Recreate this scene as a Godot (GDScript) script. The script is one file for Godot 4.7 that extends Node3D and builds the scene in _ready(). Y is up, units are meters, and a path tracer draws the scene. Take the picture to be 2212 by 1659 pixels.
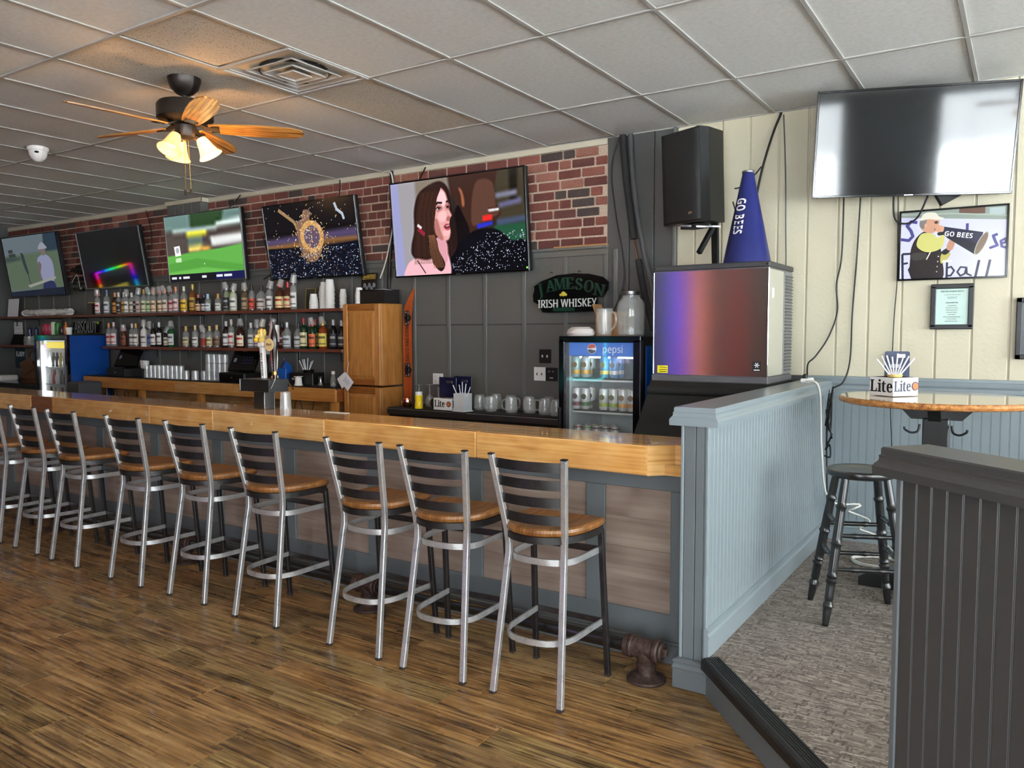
extends Node3D
# A bar room: long honey-wood bar with steel stools, bottle shelves, screens on a brick frieze, a raised carpeted corner on the right.
const CE := 3.108      # ceiling height
const WZ := -5.70      # face of the back wall
var mats := {}
var used := {}
var fonts := {}
var rng := RandomNumberGenerator.new()


func _ready() -> void:
	rng.seed = 7
	camera_sky_light()
	make_materials()
	make_ceiling()
	make_floor()
	make_walls()
	make_platform()
	make_bar()
	make_stools()
	make_back_bar()
	make_bottles()
	make_counter_things()
	make_screens()
	make_fan()
	make_fridge()
	make_ice_machine()
	make_upper_things()
	make_right_corner()
	make_front_signs()


func camera_sky_light() -> void:
	var cam := Camera3D.new()
	cam.name = "camera"
	cam.fov = 51.887
	cam.near = 0.05
	cam.far = 200.0
	cam.position = Vector3(0, 1.58, 0)
	cam.rotation_degrees = Vector3(-3.70, 33.1, -0.12)
	add_child(cam)
	cam.current = true
	var sky_mat := ProceduralSkyMaterial.new()
	sky_mat.sky_top_color = Color(0.86, 0.89, 0.94)
	sky_mat.sky_horizon_color = Color(0.95, 0.96, 0.97)
	sky_mat.ground_horizon_color = Color(0.62, 0.62, 0.60)
	sky_mat.ground_bottom_color = Color(0.45, 0.45, 0.44)
	sky_mat.sky_energy_multiplier = 1.0
	var sky := Sky.new()
	sky.sky_material = sky_mat
	var env := Environment.new()
	env.background_mode = Environment.BG_SKY
	env.sky = sky
	env.background_energy_multiplier = SKY_E
	env.tonemap_mode = Environment.TONE_MAPPER_LINEAR
	env.tonemap_exposure = EXPOSURE
	env.sdfgi_enabled = true
	env.ssao_enabled = true
	env.ssil_enabled = true
	var we := WorldEnvironment.new()
	we.name = "world_environment"
	we.environment = env
	add_child(we)
	var sun := DirectionalLight3D.new()
	sun.name = "sun"
	sun.light_energy = SUN_E
	sun.light_color = Color(0.94, 0.975, 1.0)
	sun.light_angular_distance = 0.6
	sun.shadow_enabled = true
	# high behind the building: it lights the pavement outside, which throws light up onto the ceiling
	sun.transform = Transform3D(Basis(), Vector3.ZERO).looking_at(Vector3(0.22, -1.0, 0.3), Vector3(1, 0, 0))
	add_child(sun)
	# daylight entering through the shop windows: an area light just inside each glazed opening, as large as the opening
	for w in WINDOWS:
		var l := AreaLight3D.new()
		l.name = "window_daylight"
		l.area_size = Vector2(w[2], w[3])
		l.light_color = Color(0.945, 0.98, 1.0)
		l.light_energy = DAY_E * w[2] * w[3]
		l.area_range = 30.0
		l.shadow_enabled = true
		if w[0] == "front":
			l.position = Vector3(w[1], w[4] + w[3] / 2, FRONT_Z - 0.06)
		elif w[0] == "right":
			l.position = Vector3(RIGHT_X - 0.06, w[4] + w[3] / 2, w[1])
			l.rotation.y = PI / 2
		else:
			l.position = Vector3(LEFT_X + 0.06, w[4] + w[3] / 2, w[1])
			l.rotation.y = -PI / 2
		add_child(l, true)

const SKY_E := 2.5
const SUN_E := 95.0
const EXPOSURE := 1.55
const DAY_E := 2.0
const FRONT_Z := 4.0
const RIGHT_X := 6.5
const LEFT_X := -12.4
# side, centre along the wall, width, height, sill
const WINDOWS := [["front", 0.675, 2.55, 2.3, 0.65], ["front", 5.0, 2.8, 2.3, 0.65], ["right", -3.2, 4.2, 2.4, 0.6], ["right", 1.5, 4.2, 2.4, 0.6]]


# ---------------------------------------------------------------- geometry
class Geo:
	var st := SurfaceTool.new()
	var uo := Vector2.ZERO
	var swap := false
	var xf := Transform3D.IDENTITY

	func _init() -> void:
		st.begin(Mesh.PRIMITIVE_TRIANGLES)

	func at(x: float, y: float, z: float) -> Geo:
		xf = Transform3D(Basis(), Vector3(x, y, z))
		return self

	func put(p: Vector3, n: Vector3, uv = null) -> void:
		if uv == null:
			var a := n.abs()
			var u := Vector2(p.x, p.y)
			if a.y >= a.x and a.y >= a.z:
				u = Vector2(p.x, p.z)
			elif a.x >= a.z:
				u = Vector2(p.z, p.y)
			uv = (Vector2(u.y, u.x) if swap else u) + uo
		st.set_uv(uv)
		st.add_vertex(xf * p)

	func tri(a: Vector3, b: Vector3, c: Vector3, sg := -1) -> void:
		var n := (b - a).cross(c - a)
		if n.length_squared() < 1e-20:
			return
		st.set_smooth_group(sg)
		put(a, n)
		put(c, n)
		put(b, n)

	func quad(a: Vector3, b: Vector3, c: Vector3, d: Vector3, sg := -1) -> void:
		tri(a, b, c, sg)
		tri(a, c, d, sg)

	func oquad(a: Vector3, b: Vector3, c: Vector3, d: Vector3, o: Vector3) -> void:
		if (b - a).cross(c - a).dot((a + b + c + d) / 4.0 - o) >= 0.0:
			quad(a, b, c, d)
		else:
			quad(d, c, b, a)

	func screen(w: float, h: float, z := 0.0, x := 0.0, y := 0.0) -> Geo:
		# a flat face with its own 0..1 coordinates
		st.set_smooth_group(-1)
		var c := [Vector3(x - w / 2, y - h / 2, z), Vector3(x + w / 2, y - h / 2, z), Vector3(x + w / 2, y + h / 2, z), Vector3(x - w / 2, y + h / 2, z)]
		var t := [Vector2(0, 1), Vector2(1, 1), Vector2(1, 0), Vector2(0, 0)]
		for k in [0, 2, 1, 0, 3, 2]:
			put(c[k], Vector3.BACK, t[k])
		return self

	func box(c: Vector3, s: Vector3, bev := 0.0, b := Basis()) -> Geo:
		var h := s / 2.0
		bev = minf(bev, minf(h.x, minf(h.y, h.z)) * 0.9)
		var p := {}
		for sx in [-1, 1]:
			for sy in [-1, 1]:
				for sz in [-1, 1]:
					var g := Vector3(sx, sy, sz)
					var k := Vector3(sx * (h.x - bev), sy * (h.y - bev), sz * (h.z - bev))
					p[[g, 0]] = c + b * Vector3(sx * h.x, k.y, k.z)
					p[[g, 1]] = c + b * Vector3(k.x, sy * h.y, k.z)
					p[[g, 2]] = c + b * Vector3(k.x, k.y, sz * h.z)
		for ax in 3:
			for s1 in [-1, 1]:
				var q := []
				for pr in [[-1, -1], [1, -1], [1, 1], [-1, 1]]:
					var g := Vector3()
					g[ax] = s1
					g[(ax + 1) % 3] = pr[0]
					g[(ax + 2) % 3] = pr[1]
					q.append(p[[g, ax]])
				oquad(q[0], q[1], q[2], q[3], c)
		if bev > 0.0:
			for ax in 3:
				var a1 := (ax + 1) % 3
				var a2 := (ax + 2) % 3
				for s1 in [-1, 1]:
					for s2 in [-1, 1]:
						var g := Vector3()
						g[a1] = s1
						g[a2] = s2
						var g2 := g
						g[ax] = -1
						g2[ax] = 1
						oquad(p[[g, a1]], p[[g2, a1]], p[[g2, a2]], p[[g, a2]], c)
			for sx in [-1, 1]:
				for sy in [-1, 1]:
					for sz in [-1, 1]:
						var g := Vector3(sx, sy, sz)
						var a: Vector3 = p[[g, 0]]
						var d: Vector3 = p[[g, 1]]
						var e: Vector3 = p[[g, 2]]
						if (d - a).cross(e - a).dot(a - c) >= 0.0:
							tri(a, d, e)
						else:
							tri(a, e, d)
		return self

	func lathe(prof: Array, seg := 20, c := Vector3.ZERO, b := Basis(), part := 1.0) -> Geo:
		var g := 1
		for i in prof.size() - 1:
			var d0: Vector2 = prof[i + 1] - prof[i]
			if i > 0:
				var dm: Vector2 = prof[i] - prof[i - 1]
				if absf(dm.angle_to(d0)) > 0.65:
					g += 1
			for k in seg:
				var t0 := TAU * part * k / seg
				var t1 := TAU * part * (k + 1) / seg
				var r0: float = prof[i].x
				var r1: float = prof[i + 1].x
				var y0: float = prof[i].y
				var y1: float = prof[i + 1].y
				quad(c + b * Vector3(r0 * cos(t0), y0, r0 * sin(t0)), c + b * Vector3(r1 * cos(t0), y1, r1 * sin(t0)), c + b * Vector3(r1 * cos(t1), y1, r1 * sin(t1)), c + b * Vector3(r0 * cos(t1), y0, r0 * sin(t1)), g)
		return self

	func cyl(a: Vector3, b: Vector3, r: float, seg := 14, r2 := -1.0, bev := 0.0) -> Geo:
		var d := b - a
		var y := d.normalized()
		var x := y.cross(Vector3.FORWARD if absf(y.z) < 0.9 else Vector3.RIGHT).normalized()
		var bs := Basis(x, y, x.cross(y))
		var q := r if r2 < 0.0 else r2
		var l := d.length()
		var pr := [Vector2(0, 0), Vector2(r - bev, 0), Vector2(r, bev), Vector2(q, l - bev), Vector2(q - bev, l), Vector2(0, l)] if bev > 0.0 else [Vector2(0, 0), Vector2(r, 0), Vector2(q, l), Vector2(0, l)]
		return lathe(pr, seg, a, bs)

	func ball(c: Vector3, r: Vector3, seg := 14) -> Geo:
		var pr := []
		for i in 9:
			var t := -PI / 2 + PI * i / 8.0
			pr.append(Vector2(cos(t) if i > 0 and i < 8 else 0.0, sin(t)))
		return lathe(pr, seg, c, Basis.from_scale(r))

	func tube(pts: Array, r: float, seg := 7, closed := false) -> Geo:
		var n := pts.size()
		var rings := []
		var side := Vector3.ZERO
		for i in n:
			var prv: Vector3 = pts[(i - 1 + n) % n] if closed or i > 0 else pts[i]
			var nxt: Vector3 = pts[(i + 1) % n] if closed or i < n - 1 else pts[i]
			var t := (nxt - prv).normalized()
			if side == Vector3.ZERO:
				side = t.cross(Vector3.UP if absf(t.y) < 0.9 else Vector3.RIGHT).normalized()
			side = (side - t * side.dot(t)).normalized()
			var up := side.cross(t)
			var ring := []
			for k in seg:
				var a := TAU * k / seg
				ring.append(pts[i] + (side * cos(a) + up * sin(a)) * r)
			rings.append(ring)
		for i in (n if closed else n - 1):
			var a0: Array = rings[i]
			var a1: Array = rings[(i + 1) % n]
			for k in seg:
				var k2 := (k + 1) % seg
				quad(a0[k], a0[k2], a1[k2], a1[k], 1)
		if not closed:
			for k in seg - 2:
				tri(rings[0][0], rings[0][k + 2], rings[0][k + 1])
				tri(rings[n - 1][0], rings[n - 1][k + 1], rings[n - 1][k + 2])
		return self

	# a rectangular bar (w across, h along up) swept along pts
	func bar(pts: Array, w: float, h: float, up := Vector3.UP, bev := 0.0) -> Geo:
		var n := pts.size()
		var rings := []
		for i in n:
			var prv: Vector3 = pts[maxi(i - 1, 0)]
			var nxt: Vector3 = pts[mini(i + 1, n - 1)]
			var t := (nxt - prv).normalized()
			var s := t.cross(up).normalized()
			var u := s.cross(t).normalized()
			var ring := []
			var m := bev
			for q in ([[-1, -1, 1, 0], [-1, -1, 0, 1], [-1, 1, 0, -1], [-1, 1, 1, 0], [1, 1, -1, 0], [1, 1, 0, -1], [1, -1, 0, 1], [1, -1, -1, 0]] if bev > 0.0 else [[-1, -1, 0, 0], [-1, 1, 0, 0], [1, 1, 0, 0], [1, -1, 0, 0]]):
				ring.append(pts[i] + s * (q[0] * w / 2 + q[2] * m) + u * (q[1] * h / 2 + q[3] * m))
			rings.append(ring)
		var k0: int = rings[0].size()
		for i in n - 1:
			for k in k0:
				var k2 := (k + 1) % k0
				quad(rings[i][k], rings[i][k2], rings[i + 1][k2], rings[i + 1][k], k + 1)
		for k in k0 - 2:
			tri(rings[0][0], rings[0][k + 2], rings[0][k + 1])
			tri(rings[n - 1][0], rings[n - 1][k + 1], rings[n - 1][k + 2])
		return self

	# polygon in x,y (anticlockwise) pulled from z0 to z1
	func prism(poly: Array, z0: float, z1: float, smooth := false) -> Geo:
		var pv := PackedVector2Array(poly)
		if Geometry2D.is_polygon_clockwise(pv):
			pv.reverse()
		var idx := Geometry2D.triangulate_polygon(pv)
		var ori := 0.0
		for i in range(0, idx.size(), 3):
			var a := pv[idx[i]]
			var b := pv[idx[i + 1]]
			var c := pv[idx[i + 2]]
			if (b - a).cross(c - a) < 0:
				var w := b
				b = c
				c = w
			tri(Vector3(a.x, a.y, z1), Vector3(b.x, b.y, z1), Vector3(c.x, c.y, z1))
			tri(Vector3(a.x, a.y, z0), Vector3(c.x, c.y, z0), Vector3(b.x, b.y, z0))
		var area := 0.0
		for i in pv.size():
			area += pv[i].cross(pv[(i + 1) % pv.size()])
		for i in pv.size():
			var a := pv[i]
			var b := pv[(i + 1) % pv.size()]
			if area < 0:
				var w := a
				a = b
				b = w
			quad(Vector3(a.x, a.y, z0), Vector3(b.x, b.y, z0), Vector3(b.x, b.y, z1), Vector3(a.x, a.y, z1), 1 if smooth else -1)
		return self

	func done() -> ArrayMesh:
		st.generate_normals()
		st.index()
		return st.commit()


func geo() -> Geo:
	return Geo.new()


func numbered(n: String) -> String:
	var k: int = used.get(n, 0)
	used[n] = k + 1
	return n if k == 0 else "%s_%03d" % [n, k]


func tag(o: Node, label: String, category: String, group := "") -> Node:
	o.set_meta("label", label)
	o.set_meta("category", category)
	if group:
		o.set_meta("group", group)
	return o


func thing(called: String, label: String, category: String, pos := Vector3.ZERO, yaw := 0.0, group := "") -> Node3D:
	var o := Node3D.new()
	o.name = numbered(called)
	o.position = pos
	o.rotation.y = yaw
	add_child(o)
	tag(o, label, category, group)
	return o


func struct(called: String, g: Geo = null, m := "") -> Node3D:
	var o: Node3D = MeshInstance3D.new() if g else Node3D.new()
	if g:
		o.mesh = g.done()
		o.material_override = mats[m]
	o.name = numbered(called)
	o.set_meta("kind", "structure")
	add_child(o)
	return o


func part(called: String, g, m, parent: Node, label := "") -> MeshInstance3D:
	var o := MeshInstance3D.new()
	o.mesh = g.done() if g is Geo else g
	o.material_override = mats[m] if m is String else m
	o.name = called
	if label:
		o.set_meta("label", label)
	parent.add_child(o, true)
	return o


func copy(src: Node3D, label: String, pos: Vector3, yaw := 0.0) -> Node3D:
	var o: Node3D = src.duplicate()
	var base := String(src.name)
	if base.right(4).begins_with("_") and base.right(3).is_valid_int():
		base = base.left(-4)
	o.name = numbered(base)
	add_child(o)
	o.position = pos
	o.rotation.y = yaw
	if label:
		o.set_meta("label", label)
	return o


func font(n := "Droid Sans", bold := true) -> Font:
	var k := n + str(bold)
	if not fonts.has(k):
		var f := SystemFont.new()
		f.font_names = PackedStringArray([n])
		f.font_weight = 700 if bold else 400
		fonts[k] = f
	return fonts[k]


# lettering: height in metres of a capital, centred on pos
func words(text: String, h: float, m, parent: Node, pos: Vector3, rot := Vector3.ZERO, fname := "Droid Sans", bold := true, depth := 0.002, sx := 1.0, called := "lettering") -> MeshInstance3D:
	var t := TextMesh.new()
	t.text = text
	t.font = font(fname, bold)
	t.font_size = 32
	t.pixel_size = h / 23.0
	t.depth = depth
	t.curve_step = 2.0
	var o := MeshInstance3D.new()
	o.mesh = t
	o.material_override = mats[m] if m is String else m
	o.name = called
	o.position = pos
	o.rotation = rot
	o.scale = Vector3(sx, 1, 1)
	parent.add_child(o, true)
	return o


func V(x: float, y: float, z: float) -> Vector3:
	return Vector3(x, y, z)


func arc(c: Vector3, rx: float, rz: float, a0: float, a1: float, n: int) -> Array:
	var o := []
	for i in n + 1:
		var t := deg_to_rad(lerpf(a0, a1, float(i) / n))
		o.append(c + V(rx * cos(t), 0, rz * sin(t)))
	return o


func smooth_path(pts: Array, n := 6) -> Array:
	var cv := Curve3D.new()
	for i in pts.size():
		var a: Vector3 = pts[maxi(i - 1, 0)]
		var b: Vector3 = pts[mini(i + 1, pts.size() - 1)]
		var h := (b - a) / 6.0
		cv.add_point(pts[i], -h, h)
	var o := []
	for i in pts.size() - 1:
		for k in n:
			o.append(cv.sample(i, float(k) / n))
	o.append(pts[-1])
	return o


# ---------------------------------------------------------------- materials
func sm(key: String, c: Color, rough := 0.6, metal := 0.0, extra := {}) -> StandardMaterial3D:
	var m := StandardMaterial3D.new()
	m.resource_name = key
	m.albedo_color = c
	m.roughness = rough
	m.metallic = metal
	for k in extra:
		m.set(k, extra[k])
	mats[key] = m
	return m


func flat(c: Color, rough := 0.55, metal := 0.0) -> StandardMaterial3D:
	var k := "plain_%s_%d_%d" % [c.to_html(false), int(rough * 100), int(metal * 100)]
	if not mats.has(k):
		sm(k, c, rough, metal)
	return mats[k]


func rgb(r: int, g: int, b: int) -> Color:
	return Color8(r, g, b)


func nimg(sd: int, freq: float, w: int, h: int, oct := 3, kind := FastNoiseLite.TYPE_SIMPLEX_SMOOTH) -> Image:
	var n := FastNoiseLite.new()
	n.seed = sd
	n.noise_type = kind
	n.frequency = freq
	n.fractal_octaves = oct
	return n.get_seamless_image(w, h)


func stretched(sd: int, freq: float, w0: int, h0: int, w: int, h: int, oct := 3) -> PackedByteArray:
	var i := nimg(sd, freq, w0, h0, oct)
	i.resize(w, h, Image.INTERPOLATE_CUBIC)
	i.convert(Image.FORMAT_L8)
	return i.get_data()


func lut(cols: Array) -> PackedByteArray:
	var g := Gradient.new()
	g.offsets = PackedFloat32Array(range(cols.size()).map(func(k): return float(k) / (cols.size() - 1)))
	g.colors = PackedColorArray(cols)
	var o := PackedByteArray()
	for k in 256:
		var c := g.sample(k / 255.0)
		o.append_array([c.r8, c.g8, c.b8])
	return o


# wood: fine streaks along u, slow drift and dark pores; 0..1 covers the picture once
func wood(sd: int, cols: Array, w: int, h: int, streak := 0.55, pore := 0.25, contrast := 1.3) -> ImageTexture:
	var a := stretched(sd, 0.07, maxi(w / 60, 6), h, w, h, 4)
	var b := stretched(sd + 1, 0.05, maxi(w / 16, 8), maxi(h / 5, 8), w, h, 3)
	var c := stretched(sd + 2, 0.24, maxi(w / 44, 6), h, w, h, 2)
	var l := lut(cols)
	var out := PackedByteArray()
	out.resize(w * h * 3)
	for i in w * h:
		var v := (a[i] - 128) * streak + (b[i] - 128) * (1.0 - streak)
		var d := c[i]
		if d < 92:
			v -= (92 - d) * pore * 4.0
		var k := clampi(int(128 + v * contrast), 0, 255) * 3
		out[i * 3] = l[k]
		out[i * 3 + 1] = l[k + 1]
		out[i * 3 + 2] = l[k + 2]
	return ImageTexture.create_from_image(Image.create_from_data(w, h, false, Image.FORMAT_RGB8, out))


# mottled colour from noise
func mottle(sd: int, cols: Array, w: int, h: int, f1 := 0.02, f2 := 0.2, mix := 0.5, contrast := 1.2) -> ImageTexture:
	var a := stretched(sd, f1, w, h, w, h, 4)
	var b := stretched(sd + 5, f2, w, h, w, h, 2)
	var l := lut(cols)
	var out := PackedByteArray()
	out.resize(w * h * 3)
	for i in w * h:
		var k := clampi(int(128 + ((a[i] - 128) * (1.0 - mix) + (b[i] - 128) * mix) * contrast), 0, 255) * 3
		out[i * 3] = l[k]
		out[i * 3 + 1] = l[k + 1]
		out[i * 3 + 2] = l[k + 2]
	return ImageTexture.create_from_image(Image.create_from_data(w, h, false, Image.FORMAT_RGB8, out))


func gray(img: Image) -> ImageTexture:
	return ImageTexture.create_from_image(img)


func tri_scale(m: StandardMaterial3D, s: Vector3, world := false) -> void:
	m.uv1_triplanar = true
	m.uv1_world_triplanar = world
	m.uv1_scale = s


func make_materials() -> void:
	# floor planks: six shades of one print
	var fl := []
	for k in 3:
		fl.append(wood(11 + k * 9, [rgb(52, 38, 26), rgb(106, 80, 50), rgb(148, 116, 74), rgb(174, 141, 94), rgb(194, 164, 118)], 1024, 320, 0.66, 0.22, 1.25))
	for k in 6:
		var m := sm("plank_%d" % k, [Color(1, 1, 1), Color(0.93, 0.92, 0.9), Color(1, 0.95, 0.88)][k % 3] if k < 3 else [Color(0.95, 0.97, 0.93), Color(1, 0.97, 0.93), Color(0.9, 0.89, 0.87)][k % 3], 0.36, 0.0, {"albedo_texture": fl[k % 3], "metallic_specular": 0.45})
		m.uv1_scale = V(1 / 1.3, 1 / 0.42, 1)
		m.roughness_texture = gray(nimg(90, 0.02, 256, 256, 4)) if k == 0 else mats["plank_0"].roughness_texture
		m.roughness = 0.62
	# honey bar wood, glossy clear finish
	var bw := []
	for k in 2:
		bw.append(wood(51 + k * 7, [rgb(150, 98, 46), rgb(206, 152, 86), rgb(224, 176, 110), rgb(236, 194, 130), rgb(244, 210, 154)], 1024, 256, 0.5, 0.06, 0.8))
	for k in 4:
		var m := sm("honey_%d" % k, [Color(1, 1, 1), Color(0.94, 0.9, 0.84), Color(1, 0.96, 0.9), Color(0.62, 0.46, 0.34)][k], 0.22, 0.0, {"albedo_texture": bw[k % 2], "clearcoat_enabled": true, "clearcoat": 0.8, "clearcoat_roughness": 0.05})
		m.uv1_scale = V(1 / 1.1, 1 / 0.3, 1)
	# counter wood behind the bar, darker and satin
	var m2 := sm("counter_wood", Color(0.86, 0.76, 0.62), 0.4, 0.0, {"albedo_texture": bw[1]})
	m2.uv1_scale = V(1 / 1.1, 1 / 0.3, 1)
	var oak := wood(81, [rgb(120, 70, 24), rgb(164, 108, 50), rgb(186, 130, 66), rgb(202, 148, 82)], 768, 256, 0.6, 0.14, 0.85)
	m2 = sm("oak", Color(1, 1, 1), 0.42, 0.0, {"albedo_texture": oak})
	m2.uv1_scale = V(1 / 0.9, 1 / 0.25, 1)
	m2 = sm("oak_edge", Color(0.84, 0.76, 0.66), 0.42, 0.0, {"albedo_texture": oak})
	m2.uv1_scale = V(1 / 0.9, 1 / 0.25, 1)
	var seat := wood(95, [rgb(70, 42, 18), rgb(116, 74, 34), rgb(146, 98, 50), rgb(170, 120, 66)], 512, 256, 0.65, 0.25, 1.15)
	m2 = sm("seat_wood", Color(1, 1, 1), 0.36, 0.0, {"albedo_texture": seat, "clearcoat_enabled": true, "clearcoat": 0.3, "clearcoat_roughness": 0.2})
	m2.uv1_scale = V(1 / 0.5, 1 / 0.22, 1)
	var pale := wood(121, [rgb(92, 76, 66), rgb(132, 114, 102), rgb(154, 137, 124), rgb(172, 156, 142)], 512, 256, 0.35, 0.05, 0.8)
	m2 = sm("pale_board", Color(1, 1, 1), 0.5, 0.0, {"albedo_texture": pale})
	m2.uv1_scale = V(1 / 0.9, 1 / 0.5, 1)
	m2 = sm("ski_wood", Color(0.92, 0.62, 0.5), 0.4, 0.0, {"albedo_texture": oak})
	m2.uv1_scale = V(1 / 0.9, 1 / 0.25, 1)
	sm("shelf_wood", rgb(112, 58, 42), 0.45)
	var fw := wood(141, [rgb(92, 56, 22), rgb(150, 100, 44), rgb(186, 134, 66), rgb(204, 156, 86)], 256, 128, 0.7, 0.4, 1.4)
	m2 = sm("blade_wood", Color(1, 1, 1), 0.4, 0.0, {"albedo_texture": fw})
	m2.uv1_scale = V(1 / 0.6, 1 / 0.2, 1)
	# paints
	var fine := gray(nimg(31, 0.14, 256, 256, 3))
	var paint := {"heightmap_enabled": true, "heightmap_texture": fine, "heightmap_scale": 0.012}
	tri_scale(sm("gray_paint", rgb(100, 101, 97), 0.42, 0.0, paint), V(3, 3, 3), true)
	tri_scale(sm("gray_trim", rgb(104, 106, 103), 0.38, 0.0, paint), V(3, 3, 3), true)
	tri_scale(sm("dark_gray_paint", rgb(82, 84, 83), 0.45, 0.0, paint), V(3, 3, 3), true)
	tri_scale(sm("blue_gray_paint", rgb(134, 146, 150), 0.3, 0.0, paint), V(3, 3, 3), true)
	tri_scale(sm("slate_paint", rgb(104, 111, 114), 0.4, 0.0, paint), V(3, 3, 3), true)
	tri_scale(sm("pony_gray_paint", rgb(71, 71, 71), 0.35, 0.0, paint), V(3, 3, 3), true)
	var rough_sawn := gray(nimg(37, 0.09, 64, 256, 4))
	var cream := {"heightmap_enabled": true, "heightmap_texture": rough_sawn, "heightmap_scale": 0.1}
	tri_scale(sm("cream_paint", rgb(206, 199, 174), 0.55, 0.0, cream), V(6, 1.2, 6), true)
	tri_scale(sm("cream_trim", rgb(208, 201, 180), 0.5, 0.0, paint), V(3, 3, 3), true)
	sm("plaster", rgb(205, 200, 190), 0.8)
	# ceiling tiles: sanded mineral fibre, and an older fissured kind
	var speck := mottle(201, [rgb(184, 183, 180), rgb(212, 212, 210), rgb(220, 220, 218), rgb(232, 232, 230)], 512, 512, 0.03, 0.33, 0.75, 1.5)
	var specb := gray(nimg(203, 0.3, 512, 512, 2))
	tri_scale(sm("tile_sand", Color(1, 1, 1), 0.85, 0.0, {"albedo_texture": speck, "heightmap_enabled": true, "heightmap_texture": specb, "heightmap_scale": 0.22}), V(1.7, 1.7, 1.7), true)
	var fis := pitted(77)
	tri_scale(sm("tile_fissured", Color(0.98, 0.96, 0.93), 0.9, 0.0, {"albedo_texture": fis}), V(1.6, 1.6, 1.6), true)
	sm("grid_metal", rgb(172, 170, 166), 0.45)
	# brick: five fired clays, one grain
	var bg := mottle(301, [rgb(140, 120, 112), rgb(216, 200, 192), rgb(240, 230, 224), rgb(255, 250, 246)], 256, 256, 0.05, 0.3, 0.5, 1.6)
	var bb := gray(nimg(305, 0.12, 256, 256, 4))
	var bcol := [rgb(146, 90, 80), rgb(126, 74, 68), rgb(160, 106, 94), rgb(112, 70, 66), rgb(92, 84, 84), rgb(172, 122, 108)]
	for k in bcol.size():
		tri_scale(sm("brick_%d" % k, bcol[k], 0.9, 0.0, {"albedo_texture": bg, "heightmap_enabled": true, "heightmap_texture": bb, "heightmap_scale": 0.4}), V(5, 5, 5), true)
	tri_scale(sm("mortar", rgb(222, 210, 194), 0.95, 0.0, {"albedo_texture": bg}), V(6, 6, 6), true)
	# carpet
	m2 = sm("carpet", Color(1, 1, 1), 0.98, 0.0, {"albedo_texture": carpet_tex(), "rim_enabled": true, "rim": 0.2, "heightmap_enabled": true, "heightmap_texture": gray(nimg(401, 0.4, 256, 256, 2)), "heightmap_scale": 0.5})
	tri_scale(m2, V(0.5, 0.5, 0.5), true)
	tri_scale(sm("nosing_rubber", rgb(34, 33, 33), 0.45, 0.0, paint), V(3, 3, 3), true)
	# metals
	var worn := mottle(411, [rgb(150, 151, 153), rgb(196, 198, 199), rgb(210, 211, 211), rgb(226, 226, 226)], 256, 256, 0.02, 0.12, 0.4, 1.1)
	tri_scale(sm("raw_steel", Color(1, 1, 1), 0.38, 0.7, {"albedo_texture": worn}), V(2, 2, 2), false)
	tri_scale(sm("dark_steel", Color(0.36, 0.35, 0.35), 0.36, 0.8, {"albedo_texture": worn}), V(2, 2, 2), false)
	sm("leg_cap", rgb(52, 46, 44), 0.6)
	sm("brushed_steel", rgb(176, 172, 170), 0.23, 1.0, {"anisotropy_enabled": true, "anisotropy": -1.0})
	sm("steel", rgb(182, 183, 184), 0.25, 1.0)
	sm("satin_steel", rgb(150, 152, 154), 0.38, 1.0)
	sm("tower_steel", rgb(128, 128, 130), 0.3, 1.0)
	sm("chrome", rgb(225, 225, 225), 0.08, 1.0)
	sm("copper", rgb(226, 150, 118), 0.15, 1.0)
	sm("brass", rgb(190, 150, 70), 0.3, 1.0)
	tri_scale(sm("rusty_iron", rgb(104, 92, 88), 0.55, 0.45, {"albedo_texture": mottle(421, [rgb(110, 80, 66), rgb(190, 170, 160), rgb(230, 220, 216)], 256, 256, 0.03, 0.2, 0.4, 1.5)}), V(5, 5, 5), false)
	sm("bronze", rgb(48, 42, 38), 0.4, 0.6)
	# blacks, whites and plastics
	sm("black_gloss", rgb(12, 12, 13), 0.12)
	sm("black_plastic", rgb(22, 22, 23), 0.4)
	sm("black_matte", rgb(28, 28, 28), 0.75)
	sm("black_paint", rgb(26, 27, 28), 0.28, 0.0, {"clearcoat_enabled": true, "clearcoat": 0.4, "clearcoat_roughness": 0.15})
	sm("rubber_mat", rgb(26, 26, 26), 0.8)
	sm("screen_glass_off", rgb(6, 6, 8), 0.06, 0.0, {"metallic_specular": 0.7})
	sm("foam_insulation", rgb(38, 38, 40), 0.8)
	sm("conduit_gray", rgb(74, 76, 78), 0.5)
	sm("white_plastic", rgb(232, 232, 230), 0.35)
	sm("foam_cup", rgb(238, 238, 234), 0.6)
	sm("white_print", rgb(240, 240, 238), 0.5)
	sm("paper", rgb(236, 237, 240), 0.8)
	sm("cord_black", rgb(20, 20, 21), 0.5)
	sm("cord_white", rgb(225, 222, 214), 0.5)
	sm("ink_black", rgb(18, 18, 20), 0.5)
	sm("ink_navy", rgb(24, 30, 66), 0.4)
	sm("navy", rgb(30, 36, 92), 0.32)
	sm("deep_navy", rgb(18, 22, 58), 0.35)
	sm("royal_blue", rgb(20, 84, 168), 0.35)
	sm("pepsi_blue", rgb(16, 92, 176), 0.35)
	sm("pure_red", rgb(200, 34, 40), 0.4)
	sm("yellow_sticker", rgb(236, 220, 40), 0.5)
	sm("mustard", rgb(244, 208, 20), 0.35)
	sm("gold_ink", rgb(190, 158, 70), 0.4)
	sm("label_cream", rgb(232, 218, 176), 0.6)
	sm("kraft", rgb(176, 130, 84), 0.8)
	sm("leather", rgb(84, 50, 28), 0.55)
	sm("unlit_green_tube", rgb(24, 60, 46), 0.2)
	sm("unlit_white_tube", rgb(226, 228, 224), 0.25)
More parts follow.
